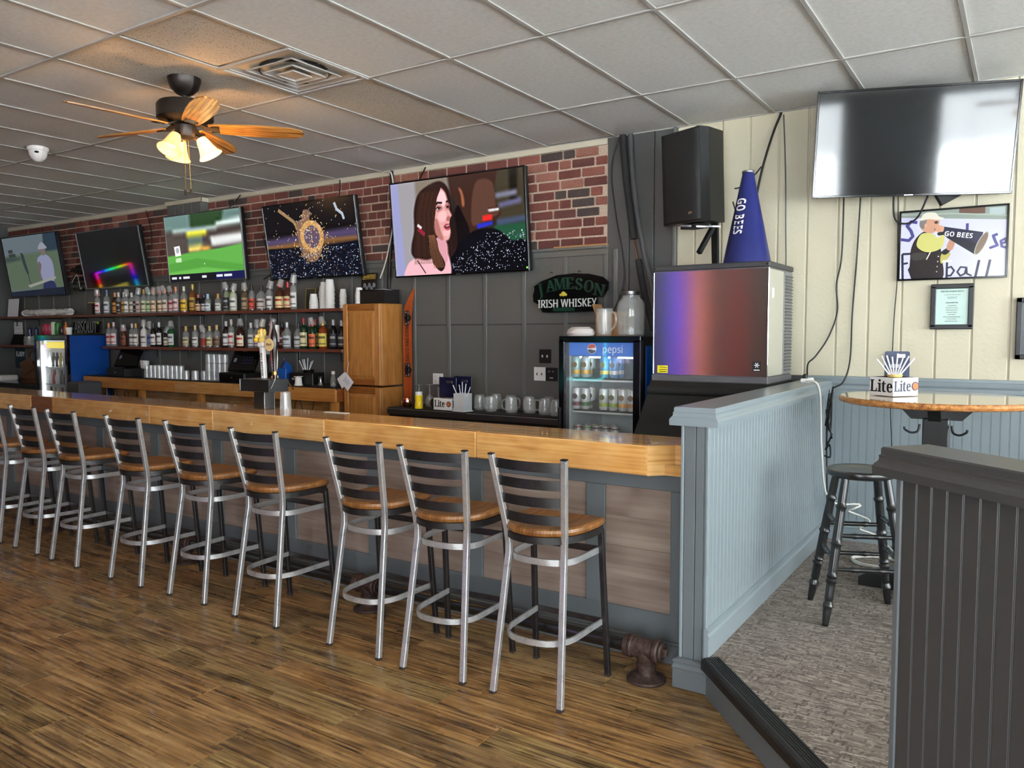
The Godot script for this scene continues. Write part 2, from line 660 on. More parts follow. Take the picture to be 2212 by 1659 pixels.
	sm("wood_foot", rgb(214, 178, 126), 0.45)
	# glass
	var g := sm("clear_glass", Color(0.97, 0.99, 0.98, 0.06), 0.03)
	g.transparency = BaseMaterial3D.TRANSPARENCY_ALPHA
	g = sm("thick_glass", Color(0.93, 0.96, 0.95, 0.16), 0.04)
	g.transparency = BaseMaterial3D.TRANSPARENCY_ALPHA
	g = sm("clear_plastic", Color(0.95, 0.95, 0.95, 0.3), 0.12)
	g.transparency = BaseMaterial3D.TRANSPARENCY_ALPHA
	g = sm("window_glass", Color(0.95, 0.98, 0.98, 0.04), 0.0)
	g.transparency = BaseMaterial3D.TRANSPARENCY_ALPHA
	g = sm("frosted", Color(0.9, 0.92, 0.93, 0.72), 0.4)
	g.transparency = BaseMaterial3D.TRANSPARENCY_ALPHA
	# marble table top
	m2 = sm("marble", Color(1, 1, 1), 0.1, 0.0, {"albedo_texture": mottle(501, [rgb(86, 60, 38), rgb(150, 116, 80), rgb(196, 168, 128), rgb(214, 192, 158), rgb(232, 216, 188)], 512, 512, 0.012, 0.08, 0.4, 1.7), "clearcoat_enabled": true, "clearcoat": 0.7, "clearcoat_roughness": 0.04})
	tri_scale(m2, V(1.6, 1.6, 1.6), false)
	m2 = sm("marble_edge", Color(1, 1, 1), 0.25, 0.0, {"albedo_texture": mottle(503, [rgb(70, 40, 22), rgb(150, 92, 48), rgb(196, 136, 74), rgb(216, 168, 106)], 256, 256, 0.03, 0.15, 0.4, 1.6)})
	tri_scale(m2, V(4, 4, 4), false)
	# lamp glass and screens
	sm("lamp_shade", rgb(250, 226, 170), 0.4, 0.0, {"emission_enabled": true, "emission": rgb(255, 206, 130), "emission_energy_multiplier": 1.3})
	sm("lamp_shade_dim", rgb(246, 214, 150), 0.4, 0.0, {"emission_enabled": true, "emission": rgb(255, 190, 100), "emission_energy_multiplier": 0.55})
	sm("bulb_glow", rgb(255, 240, 210), 0.3, 0.0, {"emission_enabled": true, "emission": rgb(255, 214, 150), "emission_energy_multiplier": 9.0})
	sm("pavement", rgb(184, 185, 184), 0.9)


func pitted(sd: int) -> ImageTexture:
	# pale tile with short dark fissures
	var r := RandomNumberGenerator.new()
	r.seed = sd
	var i := Image.create(512, 512, false, Image.FORMAT_RGB8)
	i.fill(rgb(208, 203, 194))
	for k in 9000:
		var x := r.randi_range(0, 510)
		var y := r.randi_range(0, 510)
		var v := r.randi_range(186, 222)
		i.fill_rect(Rect2i(x, y, 2, 2), rgb(v, v - 4, v - 10))
	for k in 1500:
		var x := r.randi_range(0, 500)
		var y := r.randi_range(0, 508)
		var v := r.randi_range(80, 150)
		i.fill_rect(Rect2i(x, y, r.randi_range(2, 7), r.randi_range(1, 3)), rgb(v, v - 4, v - 8))
	return ImageTexture.create_from_image(i)


func carpet_tex() -> ImageTexture:
	var r := RandomNumberGenerator.new()
	r.seed = 55
	var i := Image.create(768, 768, false, Image.FORMAT_RGB8)
	i.fill(rgb(112, 100, 88))
	for k in 26000:
		var v := r.randi_range(-46, 40)
		var w := r.randi_range(4, 26)
		if r.randf() < 0.25:
			i.fill_rect(Rect2i(r.randi_range(0, 767), r.randi_range(0, 767), 3, r.randi_range(4, 18)), rgb(104 + v, 92 + v, 80 + v))
		else:
			i.fill_rect(Rect2i(r.randi_range(0, 767), r.randi_range(0, 767), w, 3), rgb(116 + v, 104 + v, 92 + v))
	return ImageTexture.create_from_image(i)


# ---------------------------------------------------------------- the room
const FLAT := Basis(Vector3(1, 0, 0), Vector3(0, 0, -1), Vector3(0, 1, 0))   # x, -z plan pulled upwards


# rectangle swept up a moulding profile [(overhang, y)], mitred at the corners
func loft(g: Geo, c: Vector3, hx: float, hz: float, prof: Array) -> Geo:
	var rings := []
	for p in prof:
		var r := []
		for q in [[-1, 1], [1, 1], [1, -1], [-1, -1]]:
			r.append(c + V(q[0] * (hx + p.x), p.y, q[1] * (hz + p.x)))
		rings.append(r)
	for i in rings.size() - 1:
		for k in 4:
			var k2 := (k + 1) % 4
			g.quad(rings[i][k], rings[i][k2], rings[i + 1][k2], rings[i + 1][k], -1)
	var t: Array = rings[-1]
	g.quad(t[0], t[1], t[2], t[3])
	var b: Array = rings[0]
	g.quad(b[3], b[2], b[1], b[0])
	return g

const CAP := [Vector2(0, -0.086), Vector2(0.046, -0.08), Vector2(0.047, -0.056), Vector2(0.042, -0.047), Vector2(0.036, -0.04), Vector2(0.034, -0.032), Vector2(0.035, -0.024), Vector2(0.031, -0.022), Vector2(0.031, -0.005), Vector2(0.027, 0)]
const BASE := [Vector2(0.016, 0), Vector2(0.016, 0.085), Vector2(0.019, 0.088), Vector2(0.019, 0.094), Vector2(0.013, 0.104), Vector2(0.013, 0.112), Vector2(0.016, 0.117), Vector2(0.016, 0.124), Vector2(0.008, 0.128), Vector2(0.0, 0.13)]


func make_ceiling() -> void:
	var ce := struct("ceiling")
	part("slab", geo().box(V(-3, CE + 0.12, -0.85), V(19.4, 0.2, 10.2)), "plaster", ce)
	part("tile_field", geo().box(V(-3, CE + 0.012, 2.05), V(19, 0.012, 4.0)).box(V(4.2, CE + 0.012, -2.85), V(4.7, 0.012, 5.8)), "tile_sand", ce)
	var xs := []
	for k in range(-18, 6):
		xs.append(-1.53 + 0.6096 * k)
	var zs := [-5.70, -4.81, -3.59, -2.37, -1.15, 0.07]
	var sizes := {}
	for j in 5:
		for i in xs.size() - 1:
			var x0: float = xs[i]
			var z0: float = zs[j]
			var z1: float = zs[j + 1]
			var kind := "tile_sand"
			if absf(x0 + 3.968) < 0.05 and j == 2:
				z0 = -2.975
				kind = "tile_fissured"
			elif (absf(x0 + 3.968) < 0.05 and j == 1) or (absf(x0 + 4.578) < 0.05 and j == 2):
				kind = "tile_fissured"
			var d := snappedf(z1 - z0, 0.01)
			if not sizes.has(d):
				sizes[d] = geo().box(Vector3.ZERO, V(0.594, 0.014, d - 0.014), 0.003).done()
			var t := part("tile", sizes[d], kind, ce)
			t.position = V(x0 + 0.3048, CE + 0.013 - rng.randf() * 0.004, (z0 + z1) / 2)
			t.rotation = V(rng.randf_range(-0.004, 0.004), 0, rng.randf_range(-0.006, 0.006))
	for z in zs:
		part("grid_bar", geo().box(V(-5.5, CE - 0.001, z), V(14.3, 0.009, 0.025), 0.002), "grid_metal", ce)
	for x in xs:
		part("grid_bar", geo().box(V(x, CE, -2.8), V(0.025, 0.008, 5.8), 0.002), "grid_metal", ce)
	# square diffuser with its blades hanging open
	var vn := thing("ceiling_vent", "square steel air diffuser set in the ceiling grid beside the fan", "vent", V(-3.665, CE, -3.283))
	part("frame", geo().box(V(0, -0.003, 0.293), V(0.61, 0.012, 0.03), 0.003).box(V(0, -0.003, -0.293), V(0.61, 0.012, 0.03), 0.003).box(V(0.293, -0.003, 0), V(0.03, 0.012, 0.556), 0.003).box(V(-0.293, -0.003, 0), V(0.03, 0.012, 0.556), 0.003), "grid_metal", vn)
	for k in 4:
		var r: float = [0.265, 0.19, 0.125, 0.07][k]
		var g := geo()
		var s := [[-1, 1], [1, 1], [1, -1], [-1, -1]]
		var y0: float = [0.002, -0.004, -0.012, -0.018][k]
		for q in 4:
			var a: Array = s[q]
			var b: Array = s[(q + 1) % 4]
			var ro := r - 0.055
			g.quad(V(a[0] * r, y0, a[1] * r), V(b[0] * r, y0, b[1] * r), V(b[0] * ro, y0 + 0.045, b[1] * ro), V(a[0] * ro, y0 + 0.045, a[1] * ro))
			g.quad(V(a[0] * r, y0 + 0.004, a[1] * r), V(a[0] * ro, y0 + 0.049, a[1] * ro), V(b[0] * ro, y0 + 0.049, b[1] * ro), V(b[0] * r, y0 + 0.004, b[1] * r))
			g.bar([V(a[0] * r, y0, a[1] * r), V(b[0] * r, y0, b[1] * r)], 0.008, 0.006)
		part("louver", g, "grid_metal", vn)
	part("centre_plate", geo().box(V(0, -0.012, 0), V(0.1, 0.006, 0.1), 0.002), "grid_metal", vn)
	part("duct", geo().lathe([Vector2(0.2, 0.06), Vector2(0.2, 0.0)], 24, V(0, 0.0, 0)).box(V(0, 0.062, 0), V(0.56, 0.004, 0.56)), "black_matte", vn)
	part("cross_bar", geo().box(V(0, 0.02, 0), V(0.55, 0.012, 0.006)), "grid_metal", vn)
	# white dome camera
	var dc := thing("security_camera", "small white dome security camera on the ceiling at the far left", "camera", V(-6.85, CE, -3.395))
	part("base", geo().lathe([Vector2(0, -0.03), Vector2(0.075, -0.03), Vector2(0.08, -0.02), Vector2(0.08, -0.004)], 24), "white_plastic", dc)
	part("dome", geo().ball(V(0, -0.035, 0), V(0.07, 0.085, 0.07), 20), "white_plastic", dc)
	part("lens", geo().ball(V(0.05, -0.05, 0.035), V(0.018, 0.01, 0.018)), "black_gloss", dc)


func make_floor() -> void:
	var fl := struct("floor")
	var g := geo()
	part("slab", g.box(V(-3, -0.065, -0.85), V(19.4, 0.12, 10.2)), "plank_1", fl)
	var w := 0.178
	var len := 1.22
	var shapes := []
	for k in 6:
		var p := geo()
		p.uo = Vector2(0.37 * k, 0.193 * k)
		shapes.append(p.box(Vector3.ZERO, V(len - 0.0022, 0.007, w - 0.0022), 0.0012).done())
	var r := RandomNumberGenerator.new()
	r.seed = 91
	for row in 19:
		var z := -3.62 + w * row + w / 2
		var x := -9.6 - r.randf() * len
		while x < 0.6:
			var px := x + len / 2
			x += len
			if px < -9.0 or px > 0.9 or px - z * 0.0 < -7.4 and z > -2.2:
				continue
			var o := part("plank", shapes[r.randi() % 6], "plank_%d" % (r.randi() % 6), fl)
			o.position = V(px, -0.0035, z)
			if r.randf() < 0.5:
				o.rotation.y = PI


func openings(called: String, side: String, from: float, to: float) -> void:
	# a wall of boxes round its windows, then the windows
	var ws := WINDOWS.filter(func(w): return w[0] == side)
	var wl := struct(called)
	var put := func(g: Geo, a: float, b: float, y0: float, y1: float) -> Geo:
		var c := (a + b) / 2
		return g.box(V(c, (y0 + y1) / 2, FRONT_Z + 0.09), V(b - a, y1 - y0, 0.18)) if side == "front" else g.box(V(RIGHT_X + 0.09 if side == "right" else LEFT_X - 0.09, (y0 + y1) / 2, c), V(0.18, y1 - y0, b - a))
	ws.sort_custom(func(p, q): return p[1] < q[1])
	var g := geo()
	var x := from
	for w in ws:
		put.call(g, x, w[1] - w[2] / 2, 0.0, CE + 0.2)
		x = w[1] + w[2] / 2
		put.call(g, w[1] - w[2] / 2, x, 0.0, w[4])
		put.call(g, w[1] - w[2] / 2, x, w[4] + w[3], CE + 0.2)
	put.call(g, x, to, 0.0, CE + 0.2)
	part("wall_panel", g, "dark_gray_paint", wl)
	for w in ws:
		var wn := struct("window_%d" % (used.get("window_count", 0) + 1))
		used["window_count"] = used.get("window_count", 0) + 1
		if side == "front":
			wn.position = V(w[1], w[4], FRONT_Z)
		elif side == "right":
			wn.position = V(RIGHT_X, w[4], w[1])
			wn.rotation.y = PI / 2
		else:
			wn.position = V(LEFT_X, w[4], w[1])
			wn.rotation.y = -PI / 2
		var f := geo()
		for q in [-w[2] / 2 + 0.03, 0.0, w[2] / 2 - 0.03]:
			f.box(V(q, w[3] / 2, 0.06), V(0.06, w[3], 0.07), 0.004)
		for q in [0.03, w[3] - 0.03]:
			f.box(V(0, q, 0.06), V(w[2], 0.06, 0.068), 0.004)
		part("window_frame", f, "satin_steel", wn)
		for s in [-1, 1]:
			part("pane", geo().box(V(s * w[2] / 4, w[3] / 2, 0.06), V(w[2] / 2 - 0.06, w[3] - 0.12, 0.006)), "window_glass", wn)
		part("window_sill", geo().box(V(0, -0.015, -0.03), V(w[2] + 0.08, 0.03, 0.2), 0.004), "slate_paint", wn)


func make_walls() -> void:
	var wb := struct("wall_back")
	part("wall_core", geo().box(V(-3.0, 1.6, -5.81), V(19.4, 3.4, 0.19)), "dark_gray_paint", wb)
	# ---- brick frieze
	part("mortar_bed", geo().box(V(-7.606, 2.665, -5.712), V(9.588, 0.79, 0.018)), "mortar", wb)
	var r := RandomNumberGenerator.new()
	r.seed = 12
	var tvs := [[-4.91, -3.46], [-6.62, -5.32], [-8.38, -7.02], [-10.17, -8.79], [-12.1, -10.65]]
	var bricks := []
	for row in 10:
		var y := 2.271 + 0.0788 * row + 0.0394
		var x := -2.814 - (0.09 if row % 2 else 0.0) * r.randf()
		while x > -12.38:
			var l: float = 0.2 if r.randf() < 0.68 else 0.097
			l = minf(l, x + 12.4)
			var cx := x - l / 2
			x -= l + 0.016
			if l < 0.04 or (cx > -8.43 and cx < -7.8):
				continue
			var hid := false
			for t in tvs:
				if cx > t[0] * 1.03 + 0.15 and cx < t[1] * 1.03 - 0.28 and y < 2.83:
					hid = true
			if not hid:
				bricks.append([cx, y, l])
	bricks.sort_custom(func(a, b): return a[0] > b[0])
	var cache := {}
	var rest := geo()
	for n in bricks.size():
		var b: Array = bricks[n]
		var sz := V(b[2] - r.randf() * 0.008, 0.061 + r.randf() * 0.005, 0.02)
		var dz := r.randf() * 0.005
		if n < 300:
			var key := [snappedf(b[2], 0.02), r.randi() % 3]
			if not cache.has(key):
				cache[key] = geo().box(Vector3.ZERO, sz, 0.004).done()
			var o := part("brick", cache[key], "brick_%d" % [0, 1, 2, 3, 0, 1, 4, 5][r.randi() % 8], wb)
			o.position = V(b[0], b[1], -5.701 + dz)
			o.rotation.z = r.randf_range(-0.012, 0.012)
		else:
			rest.box(V(b[0], b[1], -5.701 + dz), sz, 0.004)
	if bricks.size() > 300:
		var o := part("far_bricks", rest, "brick_1", wb)
		o.set_meta("kind", "stuff")
	part("ledge", geo().box(V(-7.6, 2.262, -5.684), V(9.6, 0.026, 0.05), 0.004), "gray_trim", wb)
	part("ledge_end", geo().box(V(-3.04, 2.277, -5.68), V(0.48, 0.014, 0.045), 0.003), "kraft", wb)
	# ---- boxed chase behind the middle screen
	part("chase", geo().box(V(-8.115, 2.665, -5.66), V(0.63, 0.79, 0.12)), "gray_paint", wb)
	for k in 4:
		part("board", geo().box(V(-8.35 + 0.157 * k, 2.665, -5.596), V(0.15, 0.79, 0.012), 0.003), "gray_paint", wb)
	# ---- gray panels and battens, two panels to a bay
	var xb := [-12.4]
	for k in range(23, -1, -1):
		xb.append(-3.177 - 0.4025 * k)
	xb.append(-2.812)
	for i in xb.size() - 1:
		var a: float = xb[i]
		var b: float = xb[i + 1]
		if b - a < 0.05:
			continue
		part("panel", geo().box(V((a + b) / 2, 0.825, -5.708), V(b - a - 0.003, 1.645, 0.016), 0.002), "gray_paint", wb)
		part("panel", geo().box(V((a + b) / 2, 1.954, -5.709), V(b - a - 0.003, 0.592, 0.014), 0.002), "gray_paint", wb)
		part("batten", geo().box(V(b - 0.008, 1.13, -5.694), V(0.036, 2.24, 0.014), 0.003), "gray_trim", wb)
	part("top_rail", geo().box(V(-7.6, 2.225, -5.692), V(9.6, 0.05, 0.018), 0.003), "gray_trim", wb)
	# ---- dark boarded stretch
	for q in [[-2.812, -2.625], [-2.62, -2.42], [-2.415, -2.262]]:
		part("board", geo().box(V((q[0] + q[1]) / 2, CE / 2, -5.706), V(q[1] - q[0] - 0.004, CE, 0.02), 0.003), "dark_gray_paint", wb)
	part("corner_strip", geo().box(V(-2.247, CE / 2, -5.69), V(0.026, CE, 0.036), 0.004), "gray_trim", wb)
	part("corner_strip", geo().box(V(-2.73, 1.12, -5.688), V(0.035, 2.24, 0.03), 0.004), "gray_trim", wb)
	# ---- cream grooved boards above the rail
	var x := -2.234
	var nx := -2.093
	while x < 0.95:
		part("board", geo().box(V((x + nx) / 2, 2.2, -5.708), V(nx - x - 0.011, CE - 1.27, 0.016), 0.0035), "cream_paint", wb)
		x = nx
		nx = x + 0.2
	var far := geo()
	while x < 6.4:
		far.box(V(x + 0.1, 2.2, -5.708), V(0.189, CE - 1.27, 0.016), 0.0035)
		x += 0.2
	part("far_boards", far, "cream_paint", wb)
	part("board_backing", geo().box(V(2.13, 2.2, -5.718), V(8.74, CE - 1.27, 0.008)), "cream_trim", wb)
	# ---- beaded wainscot below it
	x = -1.13
	while x < 0.6:
		part("bead_board", geo().box(V(x + 0.0235, 0.74, -5.706), V(0.0462, 0.95, 0.014), 0.002), "blue_gray_paint", wb)
		part("bead_board", geo().box(V(x + 0.0488, 0.74, -5.7058), V(0.0036, 0.95, 0.0136), 0.0012), "blue_gray_paint", wb)
		x += 0.0505
	part("far_wainscot", geo().box(V(3.55, 0.74, -5.706), V(5.9, 0.95, 0.014)), "blue_gray_paint", wb)
	var rail := [Vector2(0, 1.14), Vector2(0.018, 1.14), Vector2(0.02, 1.19), Vector2(0.024, 1.2), Vector2(0.024, 1.222), Vector2(0.034, 1.236), Vector2(0.036, 1.262), Vector2(0.03, 1.266), Vector2(0.03, 1.283), Vector2(0, 1.283)]
	var side := Transform3D(Basis(V(0, 0, 1), V(0, 1, 0), V(-1, 0, 0)), V(0, 0, -5.70))
	var g := geo()
	g.xf = side
	part("chair_rail", g.prism(rail, -6.5, 1.26), "blue_gray_paint", wb)
	g = geo()
	g.xf = Transform3D(side.basis, V(0, 0.165, -5.70))
	part("baseboard", g.prism(BASE + [Vector2(0, 0)], -6.5, 1.12), "blue_gray_paint", wb)
	# cream strip where the bricks meet the ceiling
	var tr := struct("trim_1")
	part("strip", geo().box(V(-5.3, 3.079, -5.69), V(4.98, 0.046, 0.02), 0.003), "cream_trim", tr)
	part("strip", geo().box(V(-10.43, 3.079, -5.69), V(3.98, 0.046, 0.02), 0.003), "cream_trim", tr)
	part("strip", geo().box(V(-8.115, 3.079, -5.588), V(0.67, 0.046, 0.02), 0.003).box(V(-7.79, 3.079, -5.64), V(0.02, 0.046, 0.12), 0.003), "cream_trim", tr)
	struct("wall_left", geo().box(V(LEFT_X - 0.09, 1.6, -0.85), V(0.18, 3.4, 10.2)), "dark_gray_paint")
	openings("wall_front", "front", -12.6, RIGHT_X + 0.2)
	openings("wall_right", "right", -5.9, FRONT_Z)
	struct("ground_outside", geo().box(V(0, -0.35, 0), V(80, 0.2, 80)), "pavement")


func make_platform() -> void:
	var pf := struct("platform")
	var e := V(-1.112, 0, -3.262)
	var d := V(0.66, 0, 0.75).normalized()
	var f := e + d * 5.0
	var poly := [Vector2(-1.13, 5.7), Vector2(e.x, -e.z), Vector2(f.x, -f.z), Vector2(6.5, -f.z), Vector2(6.5, 5.7)]
	var g := geo()
	g.xf = Transform3D(FLAT, Vector3.ZERO)
	part("carpet", g.prism(poly, 0.05, 0.165), "carpet", pf)
	var n := V(-d.z, 0, d.x)
	var yaw := atan2(-d.z, d.x)
	var fr := Transform3D(Basis(V(0, 1, 0), yaw), e)
	g = geo()
	g.xf = fr
	part("riser", g.box(V(2.5, 0.07, 0.004), V(5.0, 0.135, 0.02)), "slate_paint", pf)
	# rounded rubber nosing with ribs on the tread
	g = geo()
	g.xf = fr * Transform3D(Basis(V(0, 0, 1), V(0, 1, 0), V(-1, 0, 0)), Vector3.ZERO)
	part("nosing", g.prism([Vector2(-0.05, 0.166), Vector2(-0.05, 0.171), Vector2(0.018, 0.172), Vector2(0.03, 0.166), Vector2(0.034, 0.155), Vector2(0.034, 0.124), Vector2(0.03, 0.12), Vector2(0.014, 0.12), Vector2(0.014, 0.166)], -5.0, -0.0), "nosing_rubber", pf)
	g = geo()
	g.xf = fr
	for k in 5:
		g.box(V(2.5, 0.1725, -0.042 + 0.011 * k), V(5.0, 0.003, 0.005))
	part("tread_ribs", g, "nosing_rubber", pf)
	# ---- half wall beside the bar end
	var pw := struct("wall_partition")
	var L := 2.40
	part("wall_core", geo().box(V(-1.1905, 0.6, -4.49), V(0.117, 1.17, 2.4)), "blue_gray_paint", pw)
	g = geo()
	var z := -3.30
	while z > -5.69:
		g.box(V(-1.134, 0.6, z - 0.0235), V(0.01, 1.15, 0.0455), 0.0016)
		g.box(V(-1.1342, 0.6, z - 0.0485), V(0.0096, 1.15, 0.0036), 0.0012)
		z -= 0.0505
	part("beaded_boards", g, "blue_gray_paint", pw)
	part("cap", loft(geo(), V(-1.194, 1.256, -4.49), 0.062, 1.185, CAP), "blue_gray_paint", pw)
	g = geo()
	g.xf = Transform3D(Basis(V(1, 0, 0), V(0, 1, 0), V(0, 0, 1)), V(-1.13, 0.165, 0))
	part("baseboard", g.prism(BASE + [Vector2(-0.004, 0.13), Vector2(-0.004, 0)], -5.69, -3.262), "blue_gray_paint", pw)
	# end of the half wall, facing the room
	part("end_board", geo().box(V(-1.214, 0.6, -3.286), V(0.05, 1.16, 0.012), 0.002), "slate_paint", pw)
	part("end_board", geo().box(V(-1.168, 0.6, -3.286), V(0.036, 1.16, 0.012), 0.002), "slate_paint", pw)
	part("corner_strip", geo().box(V(-1.247, 0.6, -3.284), V(0.014, 1.16, 0.018), 0.003), "blue_gray_paint", pw)
	part("corner_strip", geo().box(V(-1.134, 0.6, -3.284), V(0.014, 1.16, 0.018), 0.003), "blue_gray_paint", pw)
	part("end_base", loft(geo(), V(-1.19, 0.012, -3.276), 0.064, 0.014, BASE), "slate_paint", pw)
	# ---- nearer half wall, set across the corner
	var nw := struct("wall_partition_001")
	nw.position = V(-0.342, 0, -2.439)
	nw.rotation.y = deg_to_rad(-39.4)
	part("wall_core", geo().box(V(1.535, 0.595, -0.0795), V(3.0, 1.17, 0.09)), "pony_gray_paint", nw)
	for k in 58:
		part("bead_board", geo().box(V(0.058 + 0.0505 * k + 0.0235, 0.595, -0.038), V(0.0455, 1.15, 0.012), 0.0018), "pony_gray_paint", nw)
		part("bead_strip", geo().box(V(0.058 + 0.0505 * k + 0.0482, 0.595, -0.0382), V(0.0038, 1.15, 0.011), 0.0014), "pony_gray_paint", nw)
	part("corner_strip", geo().box(V(0.045, 0.595, -0.04), V(0.022, 1.16, 0.022), 0.004), "slate_paint", nw)
	part("end_board", geo().box(V(0.033, 0.595, -0.084), V(0.012, 1.16, 0.095), 0.002), "slate_paint", nw)
	part("cap", loft(geo(), V(1.54, 1.256, -0.084), 1.503, 0.053, CAP), "pony_gray_paint", nw)


# convex outline [(x, z)] stacked at levels [(inset, y)]
func slab(g: Geo, out: Array, lv: Array, sg := 1) -> Geo:
	var c := Vector2.ZERO
	for p in out:
		c += p
	c /= out.size()
	var rings := []
	for l in lv:
		var r := []
		for p in out:
			var q: Vector2 = p - (p - c).normalized() * l.x
			r.append(V(q.x, l.y, q.y))
		rings.append(r)
	var n := out.size()
	var area := 0.0
	for i in n:
		area += out[i].cross(out[(i + 1) % n])
	for i in rings.size() - 1:
		for k in n:
			var k2 := (k + 1) % n
			if area < 0:
				g.quad(rings[i][k], rings[i][k2], rings[i + 1][k2], rings[i + 1][k], sg + i)
			else:
				g.quad(rings[i][k2], rings[i][k], rings[i + 1][k], rings[i + 1][k2], sg + i)
	for k in n:
		var k2 := (k + 1) % n
		var t: Array = rings[-1]
		var b: Array = rings[0]
		var tc := V(c.x, lv[-1].y, c.y)
		var bc := V(c.x, lv[0].y, c.y)
		if area < 0:
			g.tri(tc, t[k], t[k2])
			g.tri(bc, b[k2], b[k])
		else:
			g.tri(tc, t[k2], t[k])
			g.tri(bc, b[k], b[k2])
	return g


# ---------------------------------------------------------------- the bar and its stools
func make_bar() -> void:
	var b := thing("bar_counter", "long honey wood bar counter with gray panelled front and thick glossy top", "bar counter", V(0, 0, 0))
	part("carcass", geo().box(V(-5.54, 0.46, -3.605), V(8.52, 0.92, 0.17)), "slate_paint", b)
	var r := RandomNumberGenerator.new()
	r.seed = 5
	# front edge boards
	var cuts := [-9.8, -8.45, -7.06, -6.72, -5.35, -4.62, -3.55, -2.42, -1.447]
	for i in cuts.size() - 1:
		var g := geo()
		g.uo = Vector2(r.randf() * 3, r.randf() * 3)
		part("edge_board", g.box(V((cuts[i] + cuts[i + 1]) / 2, 0.99, -3.385), V(cuts[i + 1] - cuts[i] - 0.001, 0.14, 0.05), 0.006), "honey_%d" % (3 if i == 2 else r.randi() % 3), b)
	# cut-off corner beside the half wall
	var g := geo()
	g.xf = Transform3D(FLAT, Vector3.ZERO)
	g.uo = Vector2(0.3, 0.1)
	part("corner_board", g.prism([Vector2(-1.447, 3.36), Vector2(-1.349, 3.456), Vector2(-1.278, 3.456), Vector2(-1.278, 3.49), Vector2(-1.447, 3.49)], 0.92, 1.06), "honey_0", b)
	# top boards
	var rows := [-3.41, -3.49, -3.61, -3.73]
	for j in 3:
		var x := -9.8
		var end := -1.45 if j == 0 else -1.278
		while x < end - 0.01:
			var l := minf(r.randf_range(0.75, 1.7), end - x)
			if end - x - l < 0.3:
				l = end - x
			g = geo()
			g.uo = Vector2(r.randf() * 3, r.randf() * 3)
			part("top_board", g.box(V(x + l / 2, 1.04, (rows[j] + rows[j + 1]) / 2), V(l - 0.0006, 0.04, rows[j] - rows[j + 1] - 0.0006), 0.0008), "honey_%d" % (r.randi() % 3), b)
			x += l
	part("soffit", geo().box(V(-5.5, 0.945, -3.57), V(8.44, 0.05, 0.3)), "honey_1", b)
	# framed front
	part("top_rail", geo().box(V(-5.54, 0.875, -3.508), V(8.52, 0.09, 0.02), 0.003), "slate_paint", b)
	part("bottom_rail", geo().box(V(-5.54, 0.165, -3.508), V(8.52, 0.136, 0.02), 0.003), "slate_paint", b)
	part("baseboard", geo().box(V(-5.54, 0.048, -3.498), V(8.52, 0.096, 0.03), 0.004), "slate_paint", b)
	part("base_cap", geo().box(V(-5.54, 0.1, -3.5), V(8.52, 0.014, 0.04), 0.004), "slate_paint", b)
	var left := -9.8
	var sx := [-1.333]
	for k in 11:
		sx.append(-1.783 - 0.747 * k)
	for k in sx.size():
		part("stile", geo().box(V(sx[k], 0.53, -3.507), V(0.105, 0.6, 0.022), 0.003), "slate_paint", b)
		if k < sx.size() - 1:
			var a: float = sx[k + 1] + 0.0525
			var c: float = sx[k] - 0.0525
			for q in 4:
				g = geo()
				g.uo = Vector2(r.randf() * 3, r.randf() * 3)
				part("panel_board", g.box(V((a + c) / 2, 0.307 + 0.149 * q, -3.516), V(c - a, 0.1485, 0.012), 0.001), "pale_board", b)
	# iron pipe foot rail
	var f := thing("foot_rail", "black iron pipe foot rail with rusty pipe fittings along the bar base", "foot rail", V(0, 0, 0))
	part("pipe", geo().cyl(V(-9.6, 0.145, -3.27), V(-1.44, 0.145, -3.27), 0.033, 16), "black_paint", f)
	for x in [-1.405, -3.115, -4.83, -6.54]:
		var t := part("tee_fitting", geo().cyl(V(-0.072, 0, 0), V(0.06, 0, 0), 0.047, 20).cyl(V(-0.105, 0, 0), V(-0.078, 0, 0), 0.05, 20, -1, 0.006).cyl(V(-0.078, 0, 0), V(-0.06, 0, 0), 0.054, 20, -1, 0.005).cyl(V(0.04, 0, 0), V(0.066, 0, 0), 0.055, 20, -1, 0.006).lathe([Vector2(0.041, -0.065), Vector2(0.041, -0.05), Vector2(0.047, -0.04), Vector2(0.046, -0.01)], 18), "rusty_iron", f)
		t.position = V(x, 0.145, -3.27)
		part("plug", geo().cyl(V(0.066, 0, 0), V(0.08, 0, 0), 0.042, 20, -1, 0.004).box(V(0.09, 0, 0), V(0.024, 0.036, 0.036), 0.005), "rusty_iron", t)
		part("floor_flange", geo().lathe([Vector2(0.088, -0.145), Vector2(0.09, -0.138), Vector2(0.086, -0.131), Vector2(0.06, -0.126), Vector2(0.046, -0.112), Vector2(0.043, -0.08), Vector2(0.047, -0.078), Vector2(0.047, -0.066), Vector2(0.04, -0.062)], 24), "rusty_iron", t)


